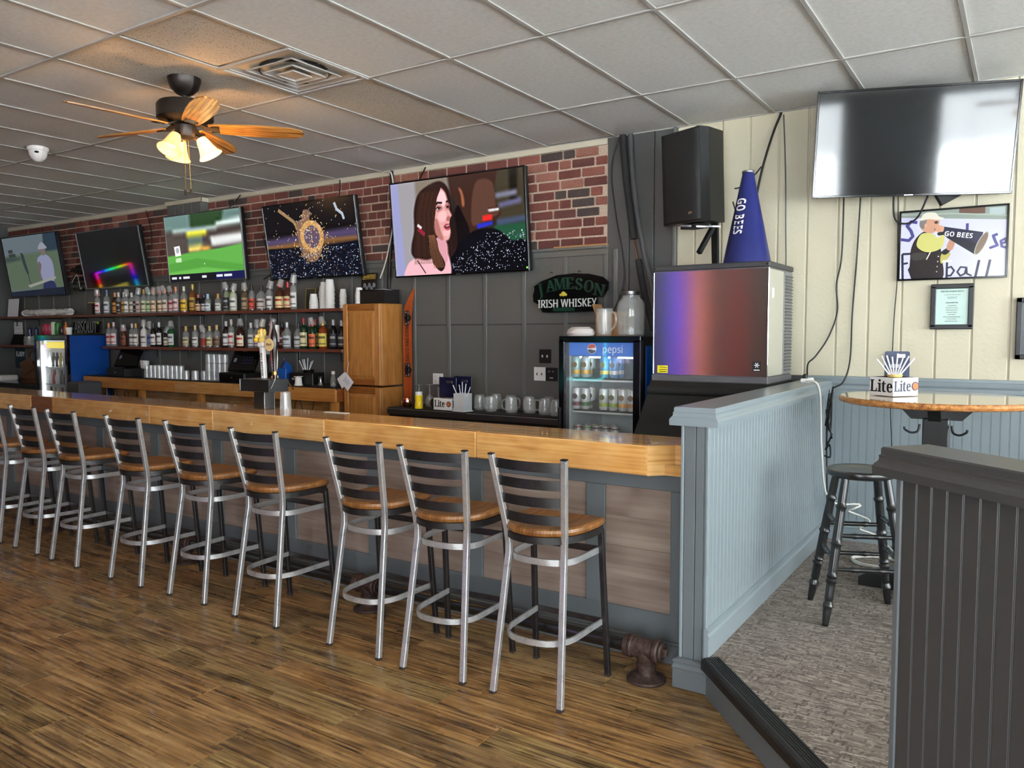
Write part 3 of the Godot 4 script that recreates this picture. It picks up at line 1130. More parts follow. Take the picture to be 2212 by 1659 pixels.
func make_stools() -> void:
	var s := thing("bar_stool", "", "bar stool", Vector3.ZERO, 0.0, "ladder-back stools along the bar")
	var outl := []
	for p in [[-0.195, -0.168], [0.195, -0.168], [0.201, -0.11], [0.2, -0.04], [0.192, 0.03], [0.172, 0.095], [0.138, 0.145], [0.092, 0.178], [0.045, 0.195], [0, 0.2]]:
		outl.append(Vector2(p[0], p[1]))
	for k in range(8, 1, -1):
		outl.append(Vector2(-outl[k].x, outl[k].y))
	var g := geo()
	g.swap = true
	part("seat", slab(g, outl, [Vector2(0.012, 0.718), Vector2(0.004, 0.724), Vector2(0.0, 0.736), Vector2(0.004, 0.748), Vector2(0.016, 0.753), Vector2(0.06, 0.750), Vector2(0.11, 0.747)]), "seat_wood", s)
	# seat frame: flat band under the board
	var rim := []
	for k in range(1, outl.size() + 1):
		var p: Vector2 = outl[k % outl.size()] * 0.93
		rim.append(V(p.x, 0.702, p.y))
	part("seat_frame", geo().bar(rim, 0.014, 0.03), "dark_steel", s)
	part("seat_rail", geo().bar([V(-0.176, 0.694, -0.155), V(0.176, 0.694, -0.155)], 0.016, 0.046), "dark_steel", s)
	for q in [-1, 1]:
		var pts := [V(q * 0.167, 0.012, 0.21), V(q * 0.1405, 0.56, 0.132), V(q * 0.1375, 0.615, 0.1235), V(q * 0.138, 0.66, 0.122), V(q * 0.1425, 0.72, 0.129), V(q * 0.178, 1.058, 0.2)]
		var leg := part("rear_leg", geo().bar(pts, 0.027, 0.024, V(0, 0, 1), 0.003), "raw_steel", s)
		part("foot_cap", geo().box(V(q * 0.1675, 0.007, 0.2115), V(0.028, 0.014, 0.026), 0.003), "leg_cap", leg)
		part("top_cap", geo().box(V(q * 0.1783, 1.0605, 0.2005), V(0.027, 0.006, 0.025), 0.002), "dark_steel", leg)
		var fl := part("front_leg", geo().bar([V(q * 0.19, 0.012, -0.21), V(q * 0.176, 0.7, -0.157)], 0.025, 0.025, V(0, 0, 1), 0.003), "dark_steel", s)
		part("foot_cap", geo().box(V(q * 0.19, 0.007, -0.2108), V(0.027, 0.014, 0.027), 0.003), "leg_cap", fl)
	for k in 4:
		var y := 1.022 - 0.078 * k
		var t := (y - 0.72) / 0.338
		var hx := lerpf(0.1425, 0.178, t) - 0.004
		var z0 := lerpf(0.129, 0.2, t) - 0.006
		var pts := []
		for i in 13:
			var u := -1.0 + i / 6.0
			pts.append(V(hx * u, y, z0 + 0.034 * (1.0 - u * u)))
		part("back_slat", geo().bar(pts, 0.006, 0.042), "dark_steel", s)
	for lvl in [[0.6, 0.019, 0.126, 0.028], [0.262, 0.082, 0.176, 0.026]]:
		var y: float = lvl[0]
		var fx := lerpf(0.19, 0.176, y / 0.7) - 0.013
		var fz := lerpf(-0.21, -0.157, y / 0.7) + 0.004
		var zb: float = lvl[2] - 0.012
		var pts := [V(-fx, y, fz), V(-fx + 0.006, y, fz * 0.4)]
		for i in 15:
			var a := PI - PI * i / 14.0
			pts.append(V((fx - 0.008) * signf(cos(a)) * pow(absf(cos(a)), 0.8), y, (zb - fz * 0.0 + 0.03) * pow(sin(a), 0.75)))
		pts.append_array([V(fx - 0.006, y, fz * 0.4), V(fx, y, fz)])
		part("foot_ring" if y < 0.4 else "brace_ring", geo().bar(pts, 0.009, lvl[3]), "raw_steel", s)
		part("cross_bar", geo().bar([V(-fx - 0.004, y, fz - 0.006), V(fx + 0.004, y, fz - 0.006)], 0.009, 0.03 if y > 0.4 else 0.024), "dark_steel", s)
	var at := [[-1.749, -2.786, 1.4], [-2.247, -2.768, 4.0], [-2.749, -2.772, 0.0], [-3.491, -2.775, 1.0], [-4.133, -2.795, 0.2], [-4.744, -2.779, 0.1], [-5.495, -2.786, -0.6], [-6.054, -2.804, -1.2], [-6.62, -2.8, 1.5]]
	var nth := ["nearest the gray half wall, rightmost in the row", "second from the gray half wall", "third from the gray half wall", "fourth from the gray half wall", "fifth from the gray half wall", "sixth from the gray half wall", "seventh from the gray half wall", "eighth from the gray half wall", "cut off at the left edge of the picture"]
	for k in at.size():
		var yaw := deg_to_rad(at[k][2])
		var pos := V(at[k][0] - sin(yaw) * 0.21, 0, at[k][1] - cos(yaw) * 0.21)
		var lb: String = "steel ladder-back stool with wooden seat, " + nth[k]
		if k == 0:
			s.position = pos
			s.rotation.y = yaw
			s.set_meta("label", lb)
		else:
			copy(s, lb, pos, yaw)


# ---------------------------------------------------------------- behind the bar
func framed_door(parent: Node, x0: float, x1: float, y0: float, y1: float, z: float) -> void:
	# raised-panel oak door
	var cx := (x0 + x1) / 2
	var cy := (y0 + y1) / 2
	var w := x1 - x0
	var h := y1 - y0
	var g := geo()
	g.swap = true
	g.uo = Vector2(y0, x0)
	var d := part("door", g.box(V(cx, cy, z + 0.004), V(w, h, 0.012), 0.003), "oak", parent)
	for s in [-1, 1]:
		g = geo()
		g.swap = true
		g.uo = Vector2(0.3 * s, 0.7)
		part("stile", g.box(V(cx + s * (w / 2 - 0.028), cy, z + 0.014), V(0.056, h, 0.014), 0.004), "oak", d)
		g = geo()
		g.uo = Vector2(0.3 * s, 0.2)
		part("rail", g.box(V(cx, cy + s * (h / 2 - 0.028), z + 0.0135), V(w - 0.112, 0.056, 0.013), 0.004), "oak_edge", d)
	g = geo()
	g.swap = true
	g.uo = Vector2(0.1, 0.55)
	loft_z(g, V(cx, cy, z + 0.01), w / 2 - 0.06, h / 2 - 0.06)
	part("raised_panel", g, "oak", d)


func loft_z(g: Geo, c: Vector3, hx: float, hy: float) -> void:
	var a := [V(-hx, -hy, 0), V(hx, -hy, 0), V(hx, hy, 0), V(-hx, hy, 0)]
	var b := [V(-hx + 0.03, -hy + 0.03, 0.012), V(hx - 0.03, -hy + 0.03, 0.012), V(hx - 0.03, hy - 0.03, 0.012), V(-hx + 0.03, hy - 0.03, 0.012)]
	for k in 4:
		var k2 := (k + 1) % 4
		g.quad(c + a[k], c + a[k2], c + b[k2], c + b[k])
	g.quad(c + b[0], c + b[1], c + b[2], c + b[3])


func wall_shelf(label: String, x0: float, x1: float, top: float, clip: bool) -> void:
	var s := thing("wall_shelf", label, "shelf", V((x0 + x1) / 2, top, -5.69), 0.0)
	var h := (x1 - x0) / 2
	var g := geo()
	g.xf = Transform3D(FLAT, Vector3.ZERO)
	var c := 0.07 if clip else 0.0
	part("board", g.prism([Vector2(-h, 0), Vector2(-h, -0.26), Vector2(h - c, -0.26), Vector2(h, -0.26 + c), Vector2(h, 0)] if clip else [Vector2(-h, 0), Vector2(-h, -0.26), Vector2(h, -0.26), Vector2(h, 0)], -0.028, 0.0), "shelf_wood", s)
	var x := -h + 0.15
	while x < h - 0.05:
		part("bracket", geo().box(V(x, -0.034, 0.12), V(0.025, 0.012, 0.2), 0.003).box(V(x, -0.08, 0.008), V(0.025, 0.1, 0.012), 0.003), "dark_steel", s)
		x += 0.62


func make_back_bar() -> void:
	wall_shelf("long reddish shelf of bottles below the screens, the upper one", -12.39, -5.415, 1.82, true)
	wall_shelf("reddish lower bottle shelf between the blue cooler and the oak cabinet", -9.6, -5.415, 1.425, true)
	wall_shelf("short reddish shelf at the far left beside the lit cooler", -12.39, -11.2, 1.425, false)
	# oak cabinet pair
	var c := thing("oak_cabinet", "tall honey oak cabinet with raised panel doors standing on the back counter", "cabinet", V(0, 0, 0))
	var g := geo()
	g.swap = true
	part("side_panel", g.box(V(-5.175, 1.475, -5.545), V(0.468, 0.756, 0.29), 0.003), "oak", c)
	g = geo()
	g.swap = true
	g.uo = Vector2(0.4, 0.3)
	part("lower_body", g.box(V(-5.175, 0.54, -5.545), V(0.464, 1.08, 0.286), 0.003), "oak", c)
	framed_door(c, -5.405, -4.945, 1.1, 1.848, -5.396)
	framed_door(c, -5.405, -4.945, 0.42, 1.076, -5.396)
	part("knob", geo().cyl(V(-5.385, 1.2, -5.385), V(-5.385, 1.2, -5.36), 0.01, 10), "brass", c)
	# bottle counter
	var k := thing("back_counter", "back counter with honey wood fascia and dark top under the bottle shelves", "counter", Vector3.ZERO)
	part("worktop", geo().box(V(-7.6, 1.058, -5.49), V(4.36, 0.024, 0.42), 0.003), "black_plastic", k)
	var cuts := [-9.78, -7.9, -6.55, -5.42]
	for i in 3:
		g = geo()
		g.uo = Vector2(0.7 * i, 0.33 * i)
		part("fascia_board", g.box(V((cuts[i] + cuts[i + 1]) / 2, 0.995, -5.29), V(cuts[i + 1] - cuts[i] - 0.002, 0.13, 0.025), 0.003), "counter_wood" if i != 1 else "honey_1", k)
	part("end_board", geo().box(V(-5.43, 0.995, -5.4), V(0.022, 0.13, 0.2), 0.003), "honey_3", k)
	for x in [-9.7, -8.6, -7.5, -6.4, -5.47]:
		g = geo()
		g.swap = true
		part("post", g.box(V(x, 0.465, -5.32), V(0.075, 0.93, 0.05), 0.003), "counter_wood", k)
	part("back_panel", geo().box(V(-7.6, 0.5, -5.66), V(4.3, 0.9, 0.012)), "honey_1", k)
	part("lower_shelf", geo().box(V(-7.6, 0.62, -5.5), V(4.3, 0.025, 0.32), 0.003), "counter_wood", k)
	# cables drooping under the counter
	for q in [[-5.95, 0.93], [-6.2, 0.93], [-8.9, 0.92], [-9.15, 0.92]]:
		var cb := thing("cable", "thin dark cable drooping below the back counter near %s" % ("the oak cabinet" if q[0] > -6.1 else ("the beer tower, left of another" if q[0] > -7 else ("the cash drawer" if q[0] > -9 else "the gray bin"))), "cable", V(q[0], q[1], -5.32))
		part("wire", geo().tube(smooth_path([V(0, 0, 0), V(0.05, -0.14, 0), V(0.1, -0.22, 0), V(0.16, -0.12, 0), V(0.2, 0.0, 0)]), 0.004, 5), "cord_black", cb)
	# steel counter on the right
	var st := thing("steel_counter", "low black-topped counter with steel edge between cabinet and drinks fridge", "counter", Vector3.ZERO)
	part("body", geo().box(V(-3.76, 0.44, -5.4), V(1.86, 0.88, 0.37)), "black_plastic", st)
	part("steel_edge", geo().box(V(-3.76, 0.899, -5.39), V(1.88, 0.05, 0.4), 0.004), "steel", st)
	part("rubber_top", geo().box(V(-3.76, 0.928, -5.39), V(1.87, 0.008, 0.39), 0.002), "rubber_mat", st)
	# left counter
	var lc := thing("back_counter", "dark counter at the far left below the short shelf", "counter", Vector3.ZERO)
	part("body", geo().box(V(-11.5, 0.45, -5.38), V(1.66, 0.9, 0.4)), "black_plastic", lc)
	part("worktop", geo().box(V(-11.5, 0.915, -5.37), V(1.68, 0.03, 0.44), 0.004), "black_gloss", lc)
	# lit cooler with blue printed side
	var f := thing("drinks_cooler", "black glass-door drinks cooler with lit inside and blue printed side panel", "cooler", V(-10.23, 0, -5.405))
	for q in [[V(0, 0.785, -0.245), V(0.72, 1.57, 0.02)], [V(-0.375, 0.785, 0), V(0.03, 1.57, 0.5)], [V(0.375, 0.785, 0), V(0.03, 1.57, 0.5)], [V(0, 1.545, 0), V(0.72, 0.05, 0.47)], [V(0, 0.16, 0), V(0.72, 0.32, 0.47)]]:
		part("cabinet_panel", geo().box(q[0], q[1]), "black_plastic", f)
	part("liner", geo().box(V(0, 0.92, -0.225), V(0.7, 1.2, 0.01)), "white_plastic", f)
	part("liner", geo().box(V(-0.354, 0.92, 0), V(0.008, 1.2, 0.46)), "white_plastic", f)
	var dr := part("door", geo().box(V(0, 1.53, 0.265), V(0.78, 0.07, 0.04), 0.004).box(V(0, 0.36, 0.265), V(0.78, 0.08, 0.04), 0.004).box(V(-0.365, 0.945, 0.265), V(0.05, 1.1, 0.04), 0.004).box(V(0.365, 0.945, 0.265), V(0.05, 1.1, 0.04), 0.004), "black_gloss", f)
	part("pane", geo().box(V(0, 0.945, 0.265), V(0.68, 1.1, 0.006)), "clear_glass", dr)
	part("handle", geo().box(V(0.365, 0.95, 0.295), V(0.014, 0.5, 0.02), 0.003), "satin_steel", dr)
	sm("cooler_led", rgb(250, 250, 240), 0.4, 0.0, {"emission_enabled": true, "emission": rgb(245, 248, 255), "emission_energy_multiplier": 2.6})
	part("light_strip", geo().box(V(-0.33, 0.93, 0.2), V(0.02, 1.0, 0.012)), "cooler_led", f)
	part("light_strip", geo().box(V(0, 1.5, 0.2), V(0.6, 0.02, 0.012)), "cooler_led", f)
	var hd := part("header", geo().screen(0.62, 0.08, 0.21, 0.0, 1.44), sm("cooler_header_sign", rgb(226, 208, 60), 0.4, 0.0, {"emission_enabled": true, "emission": rgb(226, 206, 70), "emission_energy_multiplier": 0.7}), f)
	for q in 4:
		part("wire_shelf", geo().box(V(0, 0.5 + 0.22 * q, 0.0), V(0.68, 0.008, 0.42)), "satin_steel", f)
	var cl := OmniLight3D.new()
	cl.name = "cooler_light"
	cl.position = V(-10.45, 1.2, -5.22)
	cl.light_energy = 0.06
	cl.light_color = Color(0.95, 0.97, 1.0)
	cl.omni_range = 20.0
	cl.light_size = 0.05
	cl.shadow_enabled = true
	add_child(cl)
	var cols := [rgb(210, 214, 216), rgb(60, 80, 70), rgb(30, 34, 40), rgb(190, 180, 90), rgb(200, 204, 210), rgb(150, 40, 40)]
	var proto: Node3D = null
	for q in 4:
		for i in 7:
			var b := thing("cooler_bottle", "%s bottle in the lit cooler, %s from left on its %s wire shelf" % [["silver", "green", "black", "yellow", "pale", "red"][(i + q * 2) % 6], nth(i + 1), ["lowest", "second", "third", "top"][q]], "bottle", V(-10.5 + 0.09 * i, 0.504 + 0.22 * q, -5.25), 0.0, "bottles inside the lit cooler")
			part("body", geo().lathe([Vector2(0, 0), Vector2(0.028, 0), Vector2(0.03, 0.006), Vector2(0.03, 0.1), Vector2(0.014, 0.14), Vector2(0.013, 0.18), Vector2(0, 0.18)], 10), flat(cols[(i + q * 2) % 6], 0.3), b)
	var sp := part("side_print", geo().screen(0.49, 1.24, 0.0, 0.0, 0.0), picture("soda_print", soda_pic(), 0.35), f)
	sp.rotation.y = PI / 2
	sp.position = V(0.3915, 0.94, 0.0)
	# gray bin in front of it
	var bn := thing("waste_bin", "dark gray plastic bin with recessed handle in front of the blue cooler", "bin", V(-8.98, 0, -4.86))
	part("body", geo().box(V(0, 0.52, 0), V(0.27, 1.04, 0.27), 0.02), flat(rgb(72, 74, 78), 0.5), bn)
	part("handle", geo().box(V(0, 0.9, 0.139), V(0.17, 0.09, 0.012), 0.006).box(V(0, 0.93, 0.146), V(0.15, 0.012, 0.012), 0.003), flat(rgb(54, 56, 60), 0.5), bn)


func nth(n: int) -> String:
	var w := ["", "first", "second", "third", "fourth", "fifth", "sixth", "seventh", "eighth", "ninth", "tenth", "eleventh", "twelfth"]
	if n < w.size():
		return w[n]
	return "%d%s" % [n, "th" if n % 10 > 3 or n % 10 == 0 or n / 10 == 1 else ["", "st", "nd", "rd"][n % 10]]


# ---------------------------------------------------------------- flat prints and screens
class Pic:
	var im: Image
	var w: int
	var h: int

	func _init(ww: int, hh: int, c: Color) -> void:
		w = ww
		h = hh
		im = Image.create(w, h, false, Image.FORMAT_RGB8)
		im.fill(c)

	# polygon in 0..1 coordinates, filled by rows
	func poly(pts: Array, c: Color) -> Pic:
		var p := []
		var lo := 1e9
		var hi := -1e9
		for q in pts:
			var v := Vector2(q[0] * w, q[1] * h)
			p.append(v)
			lo = minf(lo, v.y)
			hi = maxf(hi, v.y)
		for y in range(maxi(0, int(lo)), mini(h, int(ceil(hi)))):
			var xs := []
			var yy := y + 0.5
			for i in p.size():
				var a: Vector2 = p[i]
				var b: Vector2 = p[(i + 1) % p.size()]
				if (a.y <= yy) != (b.y <= yy):
					xs.append(a.x + (yy - a.y) / (b.y - a.y) * (b.x - a.x))
			xs.sort()
			for i in range(0, xs.size() - 1, 2):
				var x0 := clampi(int(round(xs[i])), 0, w)
				var x1 := clampi(int(round(xs[i + 1])), 0, w)
				if x1 > x0:
					im.fill_rect(Rect2i(x0, y, x1 - x0, 1), c)
		return self

	func curve(pts: Array, c: Color, n := 8) -> Pic:
		# smooth closed outline through the points
		var o := []
		var m := pts.size()
		for i in m:
			var a := Vector2(pts[(i - 1 + m) % m][0], pts[(i - 1 + m) % m][1])
			var b := Vector2(pts[i][0], pts[i][1])
			var d := Vector2(pts[(i + 1) % m][0], pts[(i + 1) % m][1])
			var e := Vector2(pts[(i + 2) % m][0], pts[(i + 2) % m][1])
			for k in n:
				var v := b.cubic_interpolate(d, a, e, float(k) / n)
				o.append([v.x, v.y])
		return poly(o, c)

	func ell(x: float, y: float, rx: float, ry: float, c: Color, rot := 0.0) -> Pic:
		var o := []
		for k in 28:
			var v := Vector2(cos(TAU * k / 28) * rx, sin(TAU * k / 28) * ry).rotated(rot)
			o.append([x + v.x, y + v.y])
		return poly(o, c)

	func line(pts: Array, t: float, c: Color) -> Pic:
		for i in pts.size() - 1:
			var a := Vector2(pts[i][0], pts[i][1])
			var b := Vector2(pts[i + 1][0], pts[i + 1][1])
			var asp := float(w) / h
			var d := Vector2((b.x - a.x) * asp, b.y - a.y).normalized() * t
			var n := Vector2(-d.y / asp, d.x)
			poly([[a.x + n.x, a.y + n.y], [b.x + n.x, b.y + n.y], [b.x - n.x, b.y - n.y], [a.x - n.x, a.y - n.y]], c)
			ell(b.x, b.y, t / asp, t, c)
		return self

	func soft(k: int) -> Pic:
		im.resize(maxi(4, w / k), maxi(4, h / k), Image.INTERPOLATE_LANCZOS)
		im.resize(w, h, Image.INTERPOLATE_CUBIC)
		return self


func picture(key: String, p: Pic, rough := 0.5, glow := 0.0) -> StandardMaterial3D:
	var t := ImageTexture.create_from_image(p.im)
	var m := sm(key, Color(1, 1, 1) if glow <= 0.0 else rgb(8, 8, 9), rough)
	m.texture_repeat = false
	if glow > 0.0:
		m.emission_enabled = true
		m.emission = Color.BLACK
		m.emission_texture = t
		m.emission_energy_multiplier = glow
	else:
		m.albedo_texture = t
	return m


func soda_pic() -> Pic:
	var p := Pic.new(256, 640, rgb(14, 78, 160))
	for k in 40:
		p.poly([[0, k / 40.0], [1, k / 40.0], [1, (k + 1) / 40.0], [0, (k + 1) / 40.0]], rgb(12, 66 + k / 2, 146 + k / 2))
	p.soft(8)
	p.curve([[0.2, 0.5], [0.3, 0.46], [0.45, 0.47], [0.6, 0.45], [0.75, 0.46], [0.88, 0.49], [0.92, 0.54], [0.9, 1.0], [0.22, 1.0], [0.18, 0.54]], rgb(226, 214, 192))
	p.poly([[0.21, 0.56], [0.55, 0.535], [0.89, 0.56], [0.87, 1.0], [0.24, 1.0]], rgb(58, 30, 18))
	p.ell(0.72, 0.56, 0.16, 0.05, rgb(150, 110, 50))
	for k in 60:
		var x := 0.24 + fmod(k * 0.618, 1.0) * 0.6
		var y := 0.58 + fmod(k * 0.377, 1.0) * 0.4
		p.ell(x, y, 0.008, 0.004, rgb(120, 74, 44))
	p.ell(0.55, 0.7, 0.29, 0.125, rgb(240, 240, 240))
	p.ell(0.55, 0.7, 0.26, 0.112, rgb(20, 70, 150))
	p.curve([[0.29, 0.7], [0.33, 0.63], [0.45, 0.592], [0.58, 0.59], [0.74, 0.63], [0.62, 0.67], [0.45, 0.7]], rgb(200, 30, 40))
	p.curve([[0.29, 0.705], [0.45, 0.7], [0.62, 0.67], [0.75, 0.635], [0.8, 0.69], [0.66, 0.72], [0.48, 0.75], [0.33, 0.74]], rgb(236, 238, 240))
	for k in 50:
		p.ell(0.35 + fmod(k * 0.618, 1.0) * 0.5, 0.36 + fmod(k * 0.37, 1.0) * 0.1, 0.006, 0.003, rgb(120, 160, 210))
	return p


# ---------------------------------------------------------------- bottles
func make_bottles() -> void:
	shelf_of(BOTTLES_UPPER, 1.82, "upper")
	shelf_of(BOTTLES_LOWER, 1.425, "lower")


func tint_glass(c: Color) -> StandardMaterial3D:
	var k := "glass_" + c.to_html(false)
	if not mats.has(k):
		sm(k, c, 0.08, 0.0, {"metallic_specular": 0.6})
	return mats[k]


func clear_cup() -> Mesh:
	if not mats.has("cup_mesh"):
		mats["cup_mesh"] = geo().lathe([Vector2(0, 0.078), Vector2(0.026, 0.078), Vector2(0.0275, 0.074), Vector2(0.036, 0.003), Vector2(0.039, 0.0)], 16).done()
	return mats["cup_mesh"]


func shelf_of(rows: Array, top: float, which: String) -> void:
	var r := RandomNumberGenerator.new()
	r.seed = 33 + int(top * 100)
	var side := -1.0
	for i in rows.size():
		var b: Array = rows[i]
		var z := -5.56 + r.randf_range(-0.02, 0.02)
		var rad: float = b[5]
		if i > 0 and absf(b[0] - rows[i - 1][0]) < rad + rows[i - 1][5] + 0.004:
			side = -side
		elif i < rows.size() - 1 and absf(b[0] - rows[i + 1][0]) < rad + rows[i + 1][5] + 0.004:
			side = -1.0
		else:
			side = 0.0
		if side == 0.0 and i > 0 and absf(b[0] - rows[i - 1][0]) < rad + rows[i - 1][5] + 0.004:
			side = 1.0
		z += side * 0.048
		if which == "upper" and b[0] > -6.75 and b[0] < -6.1:
			z = -5.49
		var h: float = b[6]
		var t := thing("liquor_bottle", "%s bottle with %s, %s from left on %s shelf" % ["clear" if b[1] == "clear" else "dark" if Color(b[1]).v < 0.35 else "coloured", b[9], nth(i + 1), which], "bottle", V(b[0], top, z), 0.0, "bottles on the %s shelf" % which)
		var bh := h * (0.62 if b[7] == "n" else 0.66 if b[7] == "s" else 0.56 if b[7] == "w" else 0.6)
		var nr := 0.0125
		var sh := 0.03 if b[7] == "s" else 0.06 if b[7] == "w" else 0.045
		sh = minf(sh, (h - bh) * 0.5)
		var prof := [Vector2(0, 0), Vector2(rad * 0.93, 0), Vector2(rad, 0.006), Vector2(rad, bh), Vector2(rad * 0.9, bh + sh * 0.4), Vector2(nr * 1.7, bh + sh * 0.85), Vector2(nr, bh + sh * 1.1), Vector2(nr, h - 0.012), Vector2(0, h - 0.012)]
		var seg := 18
		if b[1] == "clear":
			part("glass_body", geo().lathe(prof, seg), "thick_glass", t)
			var fill: float = 0.45 + 0.5 * r.randf()
			if b[2] != "":
				part("liquor", geo().lathe([Vector2(0, 0.006), Vector2(rad - 0.003, 0.006), Vector2(rad - 0.003, bh * fill), Vector2(0, bh * fill)], seg), tint_glass(Color(b[2])), t)
		else:
			part("glass_body", geo().lathe(prof, seg), tint_glass(Color(b[1])), t)
		var y0 := bh * 0.14
		var y1 := bh * (0.86 if b[7] != "d" else 0.78)
		var lr := rad + 0.0008
		var lab := part("label", geo().lathe([Vector2(lr, y0), Vector2(lr, y1)], 12, Vector3.ZERO, Basis(V(0, 1, 0), 0.1), 0.56), flat(Color(b[3]), 0.55), t)
		# printed device on the label: a darker band and a small emblem
		var dk := Color(b[3]).darkened(0.55)
		if Color(b[3]).v < 0.4:
			dk = Color(b[3]).lightened(0.6)
		if b[9].contains("red"):
			dk = rgb(176, 34, 38)
		part("print_band", geo().lathe([Vector2(lr + 0.0006, lerpf(y0, y1, 0.6)), Vector2(lr + 0.0006, lerpf(y0, y1, 0.78))], 8, Vector3.ZERO, Basis(V(0, 1, 0), -0.35), 0.3), flat(dk, 0.55), lab)
		part("print_band", geo().lathe([Vector2(lr + 0.0006, lerpf(y0, y1, 0.16)), Vector2(lr + 0.0006, lerpf(y0, y1, 0.24))], 8, Vector3.ZERO, Basis(V(0, 1, 0), -0.2), 0.36), flat(dk, 0.55), lab)
		part("cap", geo().lathe([Vector2(nr + 0.002, h - 0.055), Vector2(nr + 0.003, h - 0.045), Vector2(nr + 0.003, h - 0.003), Vector2(nr, h), Vector2(0, h)], 12), flat(Color(b[4]), 0.35), t)
		if b[8] == 1:
			var tilt := r.randf_range(0.15, 0.45) * (1 if r.randf() < 0.6 else -1)
			var cp := thing("plastic_cup", "clear plastic cup upturned over the neck of the %s bottle on the %s shelf" % [nth(i + 1), which], "cup", V(b[0], top + h - 0.045, z), 0.0, "cups over bottle necks")
			cp.rotation = V(r.randf_range(-0.2, 0.2), 0, tilt)
			part("wall", clear_cup(), "clear_plastic", cp)


const BOTTLES_UPPER := [
	[-9.887, "clear", "", "ead9d4", "c03a3a", 0.035, 0.29, "n", 1, "red and white label"],
	[-9.714, "clear", "", "d8e0e6", "5a78b8", 0.040, 0.31, "n", 0, "frosted pale label and blue stopper"],
	[-9.502, "3a2416", "", "c98a3c", "e8a070", 0.036, 0.27, "n", 0, "orange label"],
	[-9.411, "clear", "", "2c2a28", "d8d8d4", 0.030, 0.27, "s", 0, "dark label"],
	[-9.326, "clear", "", "d8a440", "e8e4dc", 0.032, 0.27, "s", 0, "gold label and white cap"],
	[-9.241, "clear", "", "e6e6e0", "d8d8d8", 0.032, 0.27, "s", 1, "white label"],
	[-9.157, "clear", "", "e8e4c8", "e0ded8", 0.030, 0.26, "s", 0, "cream label"],
	[-9.084, "clear", "", "2a2a2c", "22222a", 0.033, 0.29, "n", 0, "black and white label"],
	[-8.978, "clear", "", "c8b0a8", "303840", 0.033, 0.28, "n", 1, "pink-gray label"],
	[-8.877, "clear", "", "dfe0b4", "c8a03c", 0.034, 0.29, "n", 0, "pale green label and gold cap"],
	[-8.774, "clear", "", "b8d4a0", "b8dcc8", 0.034, 0.28, "n", 1, "green label"],
	[-8.680, "clear", "", "e8c4a4", "e89878", 0.035, 0.28, "n", 1, "peach label"],
	[-8.565, "clear", "", "e6d0a8", "d87060", 0.035, 0.28, "n", 1, "tan label"],
	[-8.474, "clear", "", "eed8c8", "e0a080", 0.036, 0.29, "n", 1, "cream and orange label"],
	[-8.348, "clear", "", "e8c8c8", "8a2030", 0.035, 0.28, "n", 1, "pink label and dark red cap"],
	[-8.237, "clear", "", "eccaca", "d88850", 0.036, 0.30, "n", 0, "pink label and orange foil"],
	[-8.106, "clear", "9a5420", "e8c030", "d8d0c0", 0.042, 0.30, "w", 0, "yellow label over amber liquor"],
	[-7.968, "7a4a1c", "", "c8a040", "c0a838", 0.038, 0.32, "n", 0, "brown glass and gold cap"],
	[-7.829, "241a18", "", "d8b090", "b04a38", 0.033, 0.20, "d", 0, "short dark body and round tan label"],
	[-7.729, "1c1a20", "", "dcdcdc", "30303a", 0.033, 0.20, "d", 0, "short dark body and round white label"],
	[-7.655, "clear", "", "e0e6ea", "a8c8e4", 0.034, 0.20, "d", 0, "short clear body and pale blue cap"],
	[-7.516, "clear", "", "dfe4da", "c8944a", 0.036, 0.20, "d", 0, "short clear body and cork"],
	[-7.372, "clear", "", "33383a", "d8dcd8", 0.032, 0.29, "n", 1, "dark label"],
	[-7.231, "c8d0b8", "", "eceae2", "e8e4da", 0.040, 0.27, "n", 1, "big white label"],
	[-7.062, "6a5a44", "", "b09a78", "c8b8a0", 0.038, 0.27, "n", 1, "tan label"],
	[-6.911, "clear", "4a1410", "c84a30", "2c2422", 0.037, 0.27, "w", 0, "orange band over dark liquor"],
	[-6.755, "clear", "3c1814", "d8ccc0", "302a28", 0.052, 0.26, "w", 0, "wide round shoulders"],
	[-6.560, "clear", "2a1a16", "e0e0dc", "40404a", 0.036, 0.27, "n", 1, "black and white label"],
	[-6.405, "4a2416", "", "e4d49a", "c82830", 0.048, 0.28, "w", 1, "cream label and red wax top"],
	[-6.287, "4a2018", "", "cfc090", "c01c2c", 0.042, 0.28, "w", 0, "narrow cream label and red wax top"],
	[-6.201, "clear", "", "e6e4e2", "eae6e4", 0.034, 0.32, "n", 1, "tall white label"],
]
